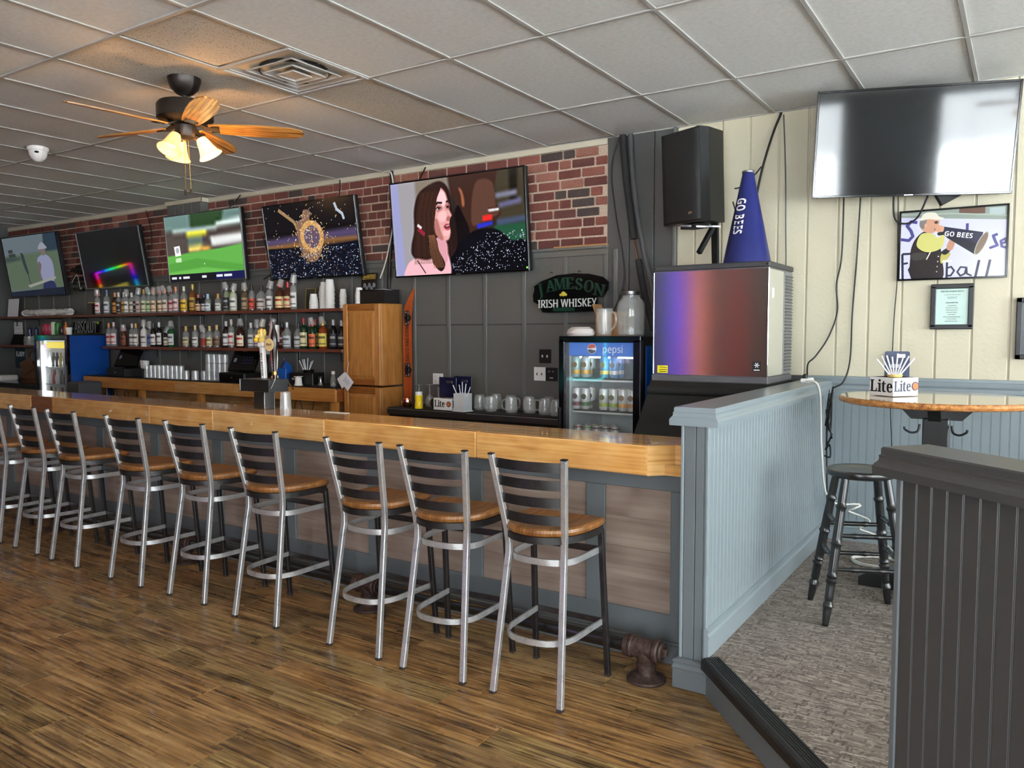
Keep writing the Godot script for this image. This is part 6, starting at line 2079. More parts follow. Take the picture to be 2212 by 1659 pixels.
func cheer_pic() -> Pic:
	# a man in a varsity jacket shouting through a blue megaphone before a lettered banner
	var p := Pic.new(640, 470, rgb(206, 206, 232))
	p.poly([[0, 0], [1, 0], [1, 0.2], [0, 0.07]], rgb(140, 150, 140))
	p.poly([[0.56, 0], [0.8, 0], [0.8, 0.09], [0.56, 0.08]], rgb(98, 72, 62))
	p.poly([[0.84, 0.02], [0.98, 0.02], [0.98, 0.12], [0.84, 0.12]], rgb(176, 190, 190))
	p.line([[0.0, 0.03], [0.5, 0.06], [1, 0.14]], 0.01, rgb(166, 176, 164))
	var ink := rgb(66, 62, 122)
	p.line([[0.16, 0.16], [0.1, 0.14], [0.06, 0.2], [0.1, 0.28], [0.12, 0.36], [0.08, 0.42], [0.01, 0.4]], 0.022, ink)
	p.line([[0.64, 0.22], [0.64, 0.4]], 0.018, ink)
	p.line([[0.92, 0.4], [0.88, 0.42], [0.9, 0.5], [0.92, 0.56], [0.86, 0.59]], 0.018, ink)
	p.line([[0.95, 0.54], [1.0, 0.52], [0.99, 0.47], [0.95, 0.5], [0.96, 0.58], [1.0, 0.6]], 0.016, ink)
	var dk := rgb(48, 46, 66)
	p.line([[0.02, 0.62], [0.03, 1.0]], 0.016, dk)
	p.line([[0.02, 0.62], [0.11, 0.62]], 0.016, dk)
	p.line([[0.02, 0.77], [0.07, 0.76]], 0.014, dk)
	p.line([[0.12, 0.78], [0.09, 0.86], [0.12, 0.97]], 0.014, dk)
	p.line([[0.46, 0.74], [0.46, 1.0]], 0.014, dk)
	p.line([[0.46, 0.86], [0.5, 0.84], [0.53, 0.9], [0.5, 0.97], [0.46, 0.97]], 0.012, dk)
	p.line([[0.64, 0.86], [0.59, 0.85], [0.56, 0.92], [0.59, 0.98], [0.63, 0.95], [0.645, 0.86], [0.65, 0.95], [0.69, 0.98]], 0.012, dk)
	p.line([[0.76, 0.76], [0.73, 1.0]], 0.016, dk)
	p.line([[0.86, 0.76], [0.83, 1.0]], 0.016, dk)
	# figure
	p.curve([[0.13, 1.02], [0.1, 0.66], [0.12, 0.48], [0.17, 0.36], [0.24, 0.3], [0.33, 0.36], [0.38, 0.5], [0.41, 0.7], [0.41, 1.02]], rgb(44, 36, 36))
	p.curve([[0.12, 0.62], [0.25, 0.62], [0.25, 0.7], [0.13, 0.72]], rgb(64, 62, 60))
	p.curve([[0.16, 0.5], [0.2, 0.34], [0.3, 0.33], [0.36, 0.4], [0.41, 0.36], [0.43, 0.42], [0.41, 0.54], [0.34, 0.6], [0.24, 0.6]], rgb(196, 192, 112))
	p.curve([[0.4, 0.66], [0.46, 0.62], [0.49, 0.66], [0.44, 0.76], [0.4, 0.78]], rgb(178, 170, 94))
	p.curve([[0.4, 0.62], [0.46, 0.56], [0.49, 0.6], [0.44, 0.66]], rgb(40, 38, 40))
	p.curve([[0.45, 0.56], [0.48, 0.44], [0.53, 0.46], [0.51, 0.58], [0.48, 0.6]], rgb(178, 128, 104))
	p.line([[0.26, 0.72], [0.3, 0.6]], 0.008, rgb(226, 220, 200))
	p.curve([[0.19, 0.2], [0.22, 0.12], [0.3, 0.12], [0.37, 0.14], [0.37, 0.22], [0.35, 0.26], [0.34, 0.31], [0.29, 0.33], [0.23, 0.3], [0.2, 0.26]], rgb(190, 142, 116))
	p.curve([[0.185, 0.22], [0.19, 0.13], [0.25, 0.12], [0.24, 0.2], [0.22, 0.26]], rgb(122, 116, 112))
	p.curve([[0.19, 0.13], [0.23, 0.03], [0.33, 0.03], [0.37, 0.09], [0.42, 0.12], [0.36, 0.14], [0.27, 0.12]], rgb(222, 216, 200))
	p.ell(0.345, 0.175, 0.018, 0.02, rgb(70, 60, 60))
	p.ell(0.245, 0.21, 0.014, 0.026, rgb(206, 154, 130))
	p.ell(0.34, 0.275, 0.012, 0.016, rgb(96, 52, 48))
	p.poly([[0.35, 0.24], [0.42, 0.245], [0.79, 0.36], [0.72, 0.68], [0.46, 0.42], [0.36, 0.29]], rgb(34, 34, 58))
	p.poly([[0.42, 0.33], [0.74, 0.52], [0.72, 0.68], [0.46, 0.42]], rgb(24, 22, 36))
	p.ell(0.775, 0.52, 0.04, 0.175, rgb(176, 172, 160), 0.3)
	p.ell(0.777, 0.52, 0.033, 0.16, rgb(120, 100, 84), 0.3)
	p.curve([[0.34, 0.24], [0.38, 0.22], [0.42, 0.25], [0.41, 0.32], [0.36, 0.32], [0.34, 0.29]], rgb(196, 146, 120))
	p.curve([[0.36, 0.33], [0.41, 0.32], [0.42, 0.36], [0.37, 0.37]], rgb(40, 38, 40))
	for k in 4:
		p.ell(0.375 - 0.004 * k, 0.68 + 0.075 * k, 0.006, 0.009, rgb(226, 222, 214))
	p.ell(0.46, 0.755, 0.05, 0.018, rgb(250, 240, 214))
	p.soft(2)
	return p


# ---------------------------------------------------------------- ceiling fan
func make_fan() -> void:
	var f := thing("ceiling_fan", "dark bronze ceiling fan with five wood blades and lit glass shades", "ceiling fan", V(-4.294, CE, -2.989))
	part("canopy", geo().lathe([Vector2(0, -0.1), Vector2(0.03, -0.1), Vector2(0.05, -0.09), Vector2(0.08, -0.06), Vector2(0.094, -0.02), Vector2(0.096, 0.0)], 28), "bronze", f)
	part("downrod", geo().cyl(V(0, -0.2, 0), V(0, -0.09, 0), 0.015, 12), "bronze", f)
	part("motor", geo().lathe([Vector2(0.02, -0.26), Vector2(0.1, -0.262), Vector2(0.152, -0.25), Vector2(0.162, -0.24), Vector2(0.162, -0.165), Vector2(0.15, -0.148), Vector2(0.06, -0.138), Vector2(0.025, -0.12), Vector2(0.02, -0.118)], 32), "bronze", f)
	part("switch_housing", geo().lathe([Vector2(0, -0.365), Vector2(0.03, -0.362), Vector2(0.055, -0.345), Vector2(0.062, -0.32), Vector2(0.062, -0.28), Vector2(0.045, -0.262), Vector2(0.04, -0.25)], 24), "bronze", f)
	var bl := []
	for q in [[0.13, -0.045], [0.2, -0.058], [0.35, -0.07], [0.5, -0.073], [0.62, -0.062], [0.68, -0.035], [0.69, 0.0], [0.68, 0.035], [0.62, 0.062], [0.5, 0.073], [0.35, 0.07], [0.2, 0.058], [0.13, 0.045]]:
		bl.append(Vector2(q[0], q[1]))
	var bm := geo()
	bm.xf = Transform3D(FLAT, Vector3.ZERO)
	var blade: Mesh = bm.prism(bl, -0.004, 0.004).done()
	var arm: Mesh = geo().bar([V(0.08, 0.02, 0), V(0.12, 0.0, 0), V(0.19, -0.008, 0)], 0.05, 0.008).box(V(0.17, -0.009, 0.03), V(0.05, 0.006, 0.014), 0.002).box(V(0.17, -0.009, -0.03), V(0.05, 0.006, 0.014), 0.002).done()
	for k in 5:
		var a := deg_to_rad(-24 + 72 * k)
		var b := part("blade", blade, "blade_wood", f)
		b.transform = Transform3D(Basis(V(0, 1, 0), a) * Basis(V(1, 0, 0), -0.22), V(0, -0.285, 0))
		part("blade_iron", arm, "bronze", b)
	for k in 3:
		var a := deg_to_rad(45 + 120 * k)
		var d := V(cos(a), 0, -sin(a))
		part("lamp_arm", geo().tube(smooth_path([V(0, -0.33, 0), d * 0.05 + V(0, -0.335, 0), d * 0.085 + V(0, -0.355, 0)], 4), 0.012, 8), "bronze", f)
		var ax := (V(0, -1, 0) + d * 0.55).normalized()
		var sx := ax.cross(V(0, 1, 0)).normalized()
		var bs := Basis(sx, ax, sx.cross(ax))
		var o := d * 0.085 + V(0, -0.35, 0)
		var lit: bool = k == 0
		part("shade", geo().lathe([Vector2(0.028, 0.0), Vector2(0.036, 0.02), Vector2(0.045, 0.06), Vector2(0.058, 0.095), Vector2(0.074, 0.115), Vector2(0.071, 0.115), Vector2(0.054, 0.093), Vector2(0.042, 0.06), Vector2(0.033, 0.02)], 24, o, bs), "lamp_shade" if lit else "lamp_shade_dim", f)
		part("bulb", geo().ball(o + ax * 0.075, V(0.026, 0.026, 0.026), 12), "bulb_glow" if lit else "lamp_shade", f)
	for q in [[0.012, 0.02, -0.66], [-0.02, -0.04, -0.645]]:
		var c := part("pull_chain", geo().cyl(V(q[0], q[2], q[1]), V(q[0] * 0.6, -0.36, q[1] * 0.6), 0.0016, 5), "brass", f)
		part("fob", geo().lathe([Vector2(0, -0.035), Vector2(0.007, -0.034), Vector2(0.008, -0.01), Vector2(0.003, 0.0), Vector2(0, 0.001)], 10, V(q[0], q[2], q[1])), "bronze", c)
	# two more fans of the row, beyond the picture: one to the left, one behind the camera that the angled screen mirrors
	copy(f, "second ceiling fan further left, over the row of stools", V(-9.3, CE, -1.75), 0.4)
	copy(f, "third ceiling fan behind the camera, mirrored in the large dark screen", V(2.75, CE, -0.35), 0.9)
	for p in [[f.position, 0.0], [V(-9.3, CE, -1.75), 0.4], [V(2.75, CE, -0.35), 0.9]]:
		for k in 3:
			var a: float = deg_to_rad(45 + 120 * k) + p[1]
			var d := V(cos(a), 0, -sin(a))
			var l := OmniLight3D.new()
			l.name = "fan_lamp"
			l.position = p[0] + d * 0.085 + V(0, -0.35, 0) + (V(0, -1, 0) + d * 0.55).normalized() * 0.077
			l.light_color = Color(1.0, 0.76, 0.5)
			l.light_energy = 0.16 if k == 0 else 0.06
			l.light_size = 0.026
			l.omni_range = 25.0
			l.shadow_enabled = true
			add_child(l, true)


# ---------------------------------------------------------------- drinks fridge
func can(label: String, pos: Vector3, r: float, h: float, base: Color, band: Color, lidband := false) -> void:
	var key := "can_%d_%d" % [int(r * 1000), int(h * 1000)]
	if not mats.has(key):
		mats[key] = [geo().lathe([Vector2(0, 0), Vector2(r * 0.78, 0), Vector2(r, 0.012), Vector2(r, h - 0.014), Vector2(r * 0.84, h - 0.002)], 18).done(), geo().lathe([Vector2(r * 0.84, h - 0.002), Vector2(r * 0.82, h), Vector2(r * 0.78, h - 0.004), Vector2(0, h - 0.004)], 18).done(), geo().lathe([Vector2(r + 0.0005, h * 0.16), Vector2(r + 0.0005, h * 0.34)], 18).done(), geo().lathe([Vector2(r + 0.0006, h * 0.82), Vector2(r + 0.0006, h * 0.9)], 18).done(), geo().cyl(V(0, h * 0.6, r - 0.004), V(0, h * 0.6, r + 0.0012), r * 0.62, 18).done()]
	var t := thing("drink_can", label, "can", pos, 0.0, "cans inside the drinks fridge")
	part("body", mats[key][0], flat(base, 0.32, 0.25), t)
	part("lid", mats[key][1], "steel", t)
	part("colour_band", mats[key][3 if lidband else 2], flat(band, 0.35, 0.2), t)
	if not lidband:
		part("emblem", mats[key][4], flat(band.lerp(rgb(60, 60, 66), 0.55) if base.v > 0.75 else rgb(232, 186, 60), 0.4), t)


func make_fridge() -> void:
	var f := thing("drinks_fridge", "black glass-door drinks fridge with blue lettered header beside the ice machine", "fridge", V(-2.49, 0, -5.25))
	for q in [[V(-0.3, 0.775, 0), V(0.03, 1.55, 0.6)], [V(0.3, 0.775, 0), V(0.03, 1.55, 0.6)], [V(0, 1.535, 0), V(0.57, 0.035, 0.6)], [V(0, 0.76, -0.29), V(0.57, 1.51, 0.02)], [V(0, 0.2, 0), V(0.57, 0.4, 0.56)]]:
		part("cabinet_panel", geo().box(q[0], q[1]), "black_plastic", f)
	part("blue_side", geo().box(V(0.316, 0.76, -0.02), V(0.002, 1.46, 0.52)), "royal_blue", f)
	for q in [[V(0, 0.95, -0.275), V(0.555, 1.1, 0.008)], [V(-0.282, 0.95, -0.02), V(0.005, 1.1, 0.5)], [V(0.282, 0.95, -0.02), V(0.005, 1.1, 0.5)]]:
		part("liner", geo().box(q[0], q[1]), flat(rgb(206, 220, 222), 0.4), f)
	for y in [1.238, 1.008, 0.79]:
		var s := part("shelf", geo().box(V(0, y, -0.03), V(0.55, 0.01, 0.44), 0.002), "white_plastic", f)
		part("shelf_edge", geo().box(V(0, y, 0.195), V(0.55, 0.014, 0.012), 0.003), flat(rgb(226, 232, 232), 0.3), s)
		if y > 0.9:
			part("pusher_tray", geo().box(V(0, y + 0.012, 0.17), V(0.54, 0.014, 0.05)), "black_gloss", s)
			part("pusher", geo().box(V(-0.09, y + 0.05, 0.13), V(0.07, 0.07, 0.1), 0.004), "black_gloss", s)
	var h := part("header_panel", geo().box(V(0, 1.467, 0.25), V(0.54, 0.1, 0.03), 0.002), sm("header_sign_blue", rgb(10, 84, 170), 0.35, 0.0, {"emission_enabled": true, "emission": rgb(10, 96, 190), "emission_energy_multiplier": 0.35}), f)
	words("pepsi", 0.048, "white_print", h, V(0.075, 1.463, 0.266), Vector3.ZERO, "Droid Sans", false, 0.001)
	part("logo_ball", geo().cyl(V(-0.085, 1.467, 0.265), V(-0.085, 1.467, 0.2665), 0.036, 24), "white_print", h)
	part("logo_blue", geo().prism(wave(-0.085, 1.467, 0.033, -1), 0.2665, 0.2675), "ink_navy", h)
	part("logo_red", geo().prism(wave(-0.085, 1.467, 0.033, 1), 0.2665, 0.2675), flat(rgb(206, 66, 46), 0.4), h)
	var d := part("door_frame", geo().box(V(0, 1.535, 0.315), V(0.63, 0.045, 0.035), 0.004).box(V(0, 0.36, 0.315), V(0.63, 0.12, 0.035), 0.004).box(V(-0.295, 0.93, 0.315), V(0.045, 1.2, 0.035), 0.004).box(V(0.288, 0.93, 0.315), V(0.055, 1.2, 0.035), 0.004), "black_gloss", f)
	part("pane", geo().box(V(-0.003, 0.96, 0.31), V(0.54, 1.12, 0.006)), "clear_glass", d)
	part("door_trim", geo().box(V(0.317, 0.93, 0.32), V(0.005, 1.2, 0.04)).box(V(-0.27, 0.96, 0.333), V(0.003, 1.1, 0.003)), "satin_steel", d)
	part("handle", geo().box(V(-0.3, 0.85, 0.345), V(0.022, 0.4, 0.028), 0.006), "black_plastic", d)
	part("light_strip", geo().box(V(0, 1.405, 0.2), V(0.5, 0.012, 0.012)), sm("fridge_led", rgb(250, 250, 250), 0.4, 0.0, {"emission_enabled": true, "emission": rgb(230, 244, 255), "emission_energy_multiplier": 3.0}), f)
	var l := OmniLight3D.new()
	l.name = "fridge_light"
	l.position = V(-2.49, 1.36, -5.03)
	l.light_energy = 0.035
	l.light_size = 0.03
	l.light_color = Color(0.9, 0.97, 1.0)
	l.omni_range = 10.0
	l.shadow_enabled = true
	add_child(l)
	var Z := -5.045
	var w := rgb(222, 226, 226)
	var r1 := [[-2.73, rgb(180, 214, 206), rgb(222, 176, 40), "teal and yellow"], [-2.655, rgb(196, 214, 208), rgb(214, 170, 50), "pale teal and gold"], [-2.505, rgb(96, 160, 204), rgb(236, 214, 80), "blue and yellow"], [-2.43, rgb(110, 160, 210), rgb(226, 226, 226), "blue with yellow disc"]]
	for k in r1.size():
		can("tall %s can on the top fridge shelf, %s in front row" % [r1[k][3], nth(k + 1)], V(r1[k][0], 1.262, Z), 0.032, 0.15, r1[k][1], r1[k][2])
		can("tall %s can behind the %s front can on the top fridge shelf" % [r1[k][3], nth(k + 1)], V(r1[k][0] - 0.0, 1.262, Z - 0.09), 0.032, 0.15, r1[k][1], r1[k][2])
	var r2 := [[-2.727, rgb(110, 40, 60), "maroon"], [-2.655, rgb(60, 120, 60), "dark green"], [-2.51, rgb(160, 190, 70), "lime"], [-2.435, rgb(146, 180, 70), "moss green"], [-2.36, rgb(222, 164, 60), "orange"], [-2.29, rgb(206, 150, 90), "tan"]]
	for k in r2.size():
		can("tall white can with %s band on the middle fridge shelf, front row" % r2[k][2], V(r2[k][0], 1.032, Z), 0.0325, 0.153, w, r2[k][1])
		can("tall white can with %s band on the middle fridge shelf, back row" % r2[k][2], V(r2[k][0], 1.032, Z - 0.09), 0.0325, 0.153, w, r2[k][1])
	var r3 := [[-2.725, 0, rgb(160, 50, 60), "red"], [-2.655, 0, rgb(130, 180, 60), "green"], [-2.64, 1, rgb(140, 190, 70), "bright green"], [-2.575, 0, rgb(90, 26, 34), "maroon"], [-2.56, 1, rgb(70, 60, 50), "brown"], [-2.5, 0, rgb(100, 30, 40), "dark red"], [-2.48, 1, rgb(60, 54, 56), "gray"], [-2.43, 0, rgb(96, 28, 36), "wine red"]]
	for c in r3:
		can("short silver can with %s top on the lowest fridge shelf, %s row" % [c[3], ["front", "back"][c[1]]], V(c[0], 0.797, Z - 0.02 - 0.08 * c[1]), 0.032, 0.118, rgb(196, 204, 204), c[2], true)
	# things on the fridge
	var T := 1.556
	var t := thing("glass_jar", "large clear glass jar with silver lid on top of the drinks fridge", "jar", V(-2.375, T, -5.2))
	part("glass", geo().lathe([Vector2(0, 0), Vector2(0.09, 0), Vector2(0.099, 0.012), Vector2(0.1, 0.215), Vector2(0.094, 0.245), Vector2(0.07, 0.268), Vector2(0.064, 0.275), Vector2(0.064, 0.3)], 28).lathe([Vector2(0.094, 0.012), Vector2(0.0955, 0.215), Vector2(0.065, 0.266), Vector2(0.06, 0.3)], 28), "thick_glass", t)
	part("lid", geo().lathe([Vector2(0.069, 0.29), Vector2(0.071, 0.296), Vector2(0.071, 0.316), Vector2(0.066, 0.32), Vector2(0, 0.32)], 28), "satin_steel", t)
	t = thing("glass_pitcher", "clear glass pitcher with handle on top of the drinks fridge", "pitcher", V(-2.565, T, -5.16))
	part("glass", geo().lathe([Vector2(0, 0), Vector2(0.052, 0), Vector2(0.056, 0.01), Vector2(0.062, 0.18), Vector2(0.068, 0.2)], 24).lathe([Vector2(0.05, 0.012), Vector2(0.058, 0.19)], 24), "thick_glass", t)
	part("handle", geo().tube(smooth_path([V(0.06, 0.17, 0.02), V(0.1, 0.16, 0.03), V(0.105, 0.09, 0.03), V(0.06, 0.04, 0.02)], 5), 0.009, 8), "thick_glass", t)
	t = thing("cardboard_box", "open brown cardboard box behind the pitcher on the drinks fridge", "box", V(-2.585, T, -5.38))
	part("carton", geo().box(V(0, 0.09, 0.08), V(0.24, 0.18, 0.004)).box(V(0, 0.09, -0.08), V(0.24, 0.18, 0.004)).box(V(-0.12, 0.09, 0), V(0.004, 0.18, 0.16)).box(V(0.12, 0.09, 0), V(0.004, 0.18, 0.16)), "kraft", t)
	part("flap", geo().box(V(-0.13, 0.2, 0.02), V(0.004, 0.08, 0.15), 0.0, Basis(V(0, 0, 1), 0.35)), "kraft", t)
	t = thing("plastic_bag", "crumpled plastic-wrapped white bundle on the front left of the drinks fridge", "bag", V(-2.69, T, -5.025))
	part("bundle", slab(geo(), [Vector2(-0.1, -0.05), Vector2(0.02, -0.06), Vector2(0.1, -0.04), Vector2(0.11, 0.03), Vector2(0.0, 0.055), Vector2(-0.09, 0.04)], [Vector2(0.01, 0), Vector2(0, 0.02), Vector2(0.012, 0.05), Vector2(0.04, 0.066)]), flat(rgb(214, 208, 204), 0.3), t)


func wave(cx: float, cy: float, r: float, s: int) -> Array:
	var o := []
	for k in 13:
		var a := deg_to_rad(20 + 150 * k / 12.0)
		o.append(Vector2(cx + r * cos(a), cy + s * r * sin(a)))
	o.append(Vector2(cx - r * 0.3, cy + s * r * 0.1))
	o.append(Vector2(cx + r * 0.3, cy + s * r * (0.2 if s > 0 else 0.28)))
	return o


# ---------------------------------------------------------------- ice machine
func make_ice_machine() -> void:
	var m := thing("ice_machine", "brushed steel ice machine head with louvered side on a black bin", "ice machine", V(-1.7025, 1.265, -5.18))
	part("casing", geo().box(V(0, 0.37, -0.005), V(0.745, 0.7, 0.55), 0.003), "satin_steel", m)
	part("front_panel", geo().screen(0.735, 0.665, 0.283, 0, 0.375), "brushed_steel", m)
	part("front_rim", geo().box(V(0.372, 0.375, 0.279), V(0.012, 0.67, 0.012), 0.004).box(V(-0.372, 0.375, 0.279), V(0.012, 0.67, 0.012), 0.004), "chrome", m)
	part("top_cover", geo().box(V(0, 0.732, 0), V(0.765, 0.035, 0.575), 0.006), flat(rgb(58, 58, 60), 0.5), m)
	part("base_rim", geo().box(V(0, 0.018, 0), V(0.765, 0.042, 0.575), 0.005), flat(rgb(96, 96, 98), 0.45), m)
	for s in [-1, 1]:
		part("screw", geo().cyl(V(s * 0.365, 0.732, 0.288), V(s * 0.365, 0.732, 0.2905), 0.007, 8), "chrome", m)
	part("side_panel", geo().box(V(0.374, 0.375, 0.1), V(0.004, 0.66, 0.33)), flat(rgb(196, 194, 178), 0.35, 0.3), m)
	var v := part("vent_frame", geo().box(V(0.376, 0.375, -0.17), V(0.008, 0.66, 0.2), 0.002), flat(rgb(120, 120, 118), 0.5), m)
	for k in 30:
		part("louver", geo().box(V(0.384, 0.07 + 0.021 * k, -0.17), V(0.014, 0.006, 0.17), 0.001, Basis(V(0, 0, 1), -0.6)), flat(rgb(98, 98, 97), 0.5), v)
	part("side_label", geo().box(V(0.3775, 0.56, 0.19), V(0.001, 0.06, 0.05)), "paper", m)
	var lg := part("logo_plate", geo().box(V(0.312, 0.105, 0.284), V(0.052, 0.06, 0.002)), "ink_black", m)
	for k in 3:
		part("logo_star", geo().box(V(0.312, 0.113, 0.2856), V(0.034, 0.004, 0.001), 0.0, Basis(V(0, 0, 1), PI * k / 3)), "white_print", lg)
	part("logo_line", geo().box(V(0.312, 0.083, 0.2856), V(0.036, 0.006, 0.001)), "white_print", lg)
	part("warning_sticker", geo().box(V(-0.305, 0.075, 0.2838), V(0.072, 0.05, 0.001)), "yellow_sticker", m)
	for k in 3:
		part("warning_print", geo().box(V(-0.3, 0.088 - 0.014 * k, 0.2845), V(0.052, 0.004, 0.0006)), "ink_black", m)
	var b := thing("ice_bin", "black ice bin with slanted lid under the steel ice machine", "ice bin", V(-1.7025, 0, -5.18))
	var g := geo()
	g.xf = Transform3D(Basis(V(0, 0, 1), V(0, 1, 0), V(-1, 0, 0)), Vector3.ZERO)
	part("body", g.prism([Vector2(-0.28, 0), Vector2(0.58, 0), Vector2(0.58, 0.9), Vector2(0.33, 1.2), Vector2(0.3, 1.262), Vector2(-0.28, 1.262)], -0.385, 0.385), "black_plastic", b)
	part("lid", geo().box(V(0, 1.03, 0.475), V(0.76, 0.38, 0.02), 0.006, Basis(V(1, 0, 0), -0.7)), "black_matte", b)
	part("hinge_roll", geo().cyl(V(-0.38, 1.205, 0.335), V(0.38, 1.205, 0.335), 0.03, 14), "black_matte", b)
	var t := thing("metal_tray", "thin metal tray lying on the ice machine top", "tray", V(-1.9, 2.0145, -5.1))
	part("plate", geo().box(V(0, 0.006, 0), V(0.2, 0.01, 0.16), 0.003), "steel", t)
	# megaphone
	t = thing("megaphone", "large navy cheer megaphone with white GO BEES lettering on the ice machine", "megaphone", V(-1.545, 2.0145, -5.17))
	part("cone", geo().lathe([Vector2(0.153, 0), Vector2(0.156, 0.004), Vector2(0.153, 0.01), Vector2(0.035, 0.595), Vector2(0.03, 0.6), Vector2(0.03, 0.58), Vector2(0.148, 0.004)], 40), "navy", t)
	part("mouth_ring", geo().lathe([Vector2(0.034, 0.588), Vector2(0.039, 0.594), Vector2(0.039, 0.604), Vector2(0.034, 0.608), Vector2(0.028, 0.604)], 24), "satin_steel", t)
	wrap_cone(t, "GO BEES", 0.068, 0.31, 0.153, 0.035, 0.6, deg_to_rad(-18), "white_print")


# lettering bent round a cone, read downwards
func wrap_cone(parent: Node, text: String, h: float, mid: float, r0: float, r1: float, H: float, az: float, m: String) -> void:
	var tm := TextMesh.new()
	tm.text = text
	tm.font = font()
	tm.font_size = 32
	tm.pixel_size = h / 23.0
	tm.depth = 0.0
	tm.curve_step = 1.0
	var a := tm.get_mesh_arrays()
	var vs: PackedVector3Array = a[Mesh.ARRAY_VERTEX]
	var idx = a[Mesh.ARRAY_INDEX]
	var n := vs.size() if idx == null else (idx as PackedInt32Array).size()
	var g := geo()
	for i in range(0, n, 3):
		var q := []
		for k in 3:
			var p: Vector3 = vs[i + k] if idx == null else vs[idx[i + k]]
			var y := mid - p.x * 0.62
			var r := lerpf(r0, r1, y / H) + 0.0015
			var th := az + p.y / r
			q.append(V(sin(th) * r, y, cos(th) * r))
		var nn: Vector3 = (q[1] - q[0]).cross(q[2] - q[0])
		if nn.dot(V(q[0].x, 0, q[0].z)) >= 0:
			g.tri(q[0], q[1], q[2])
		else:
			g.tri(q[0], q[2], q[1])
	part("lettering", g, m, parent)


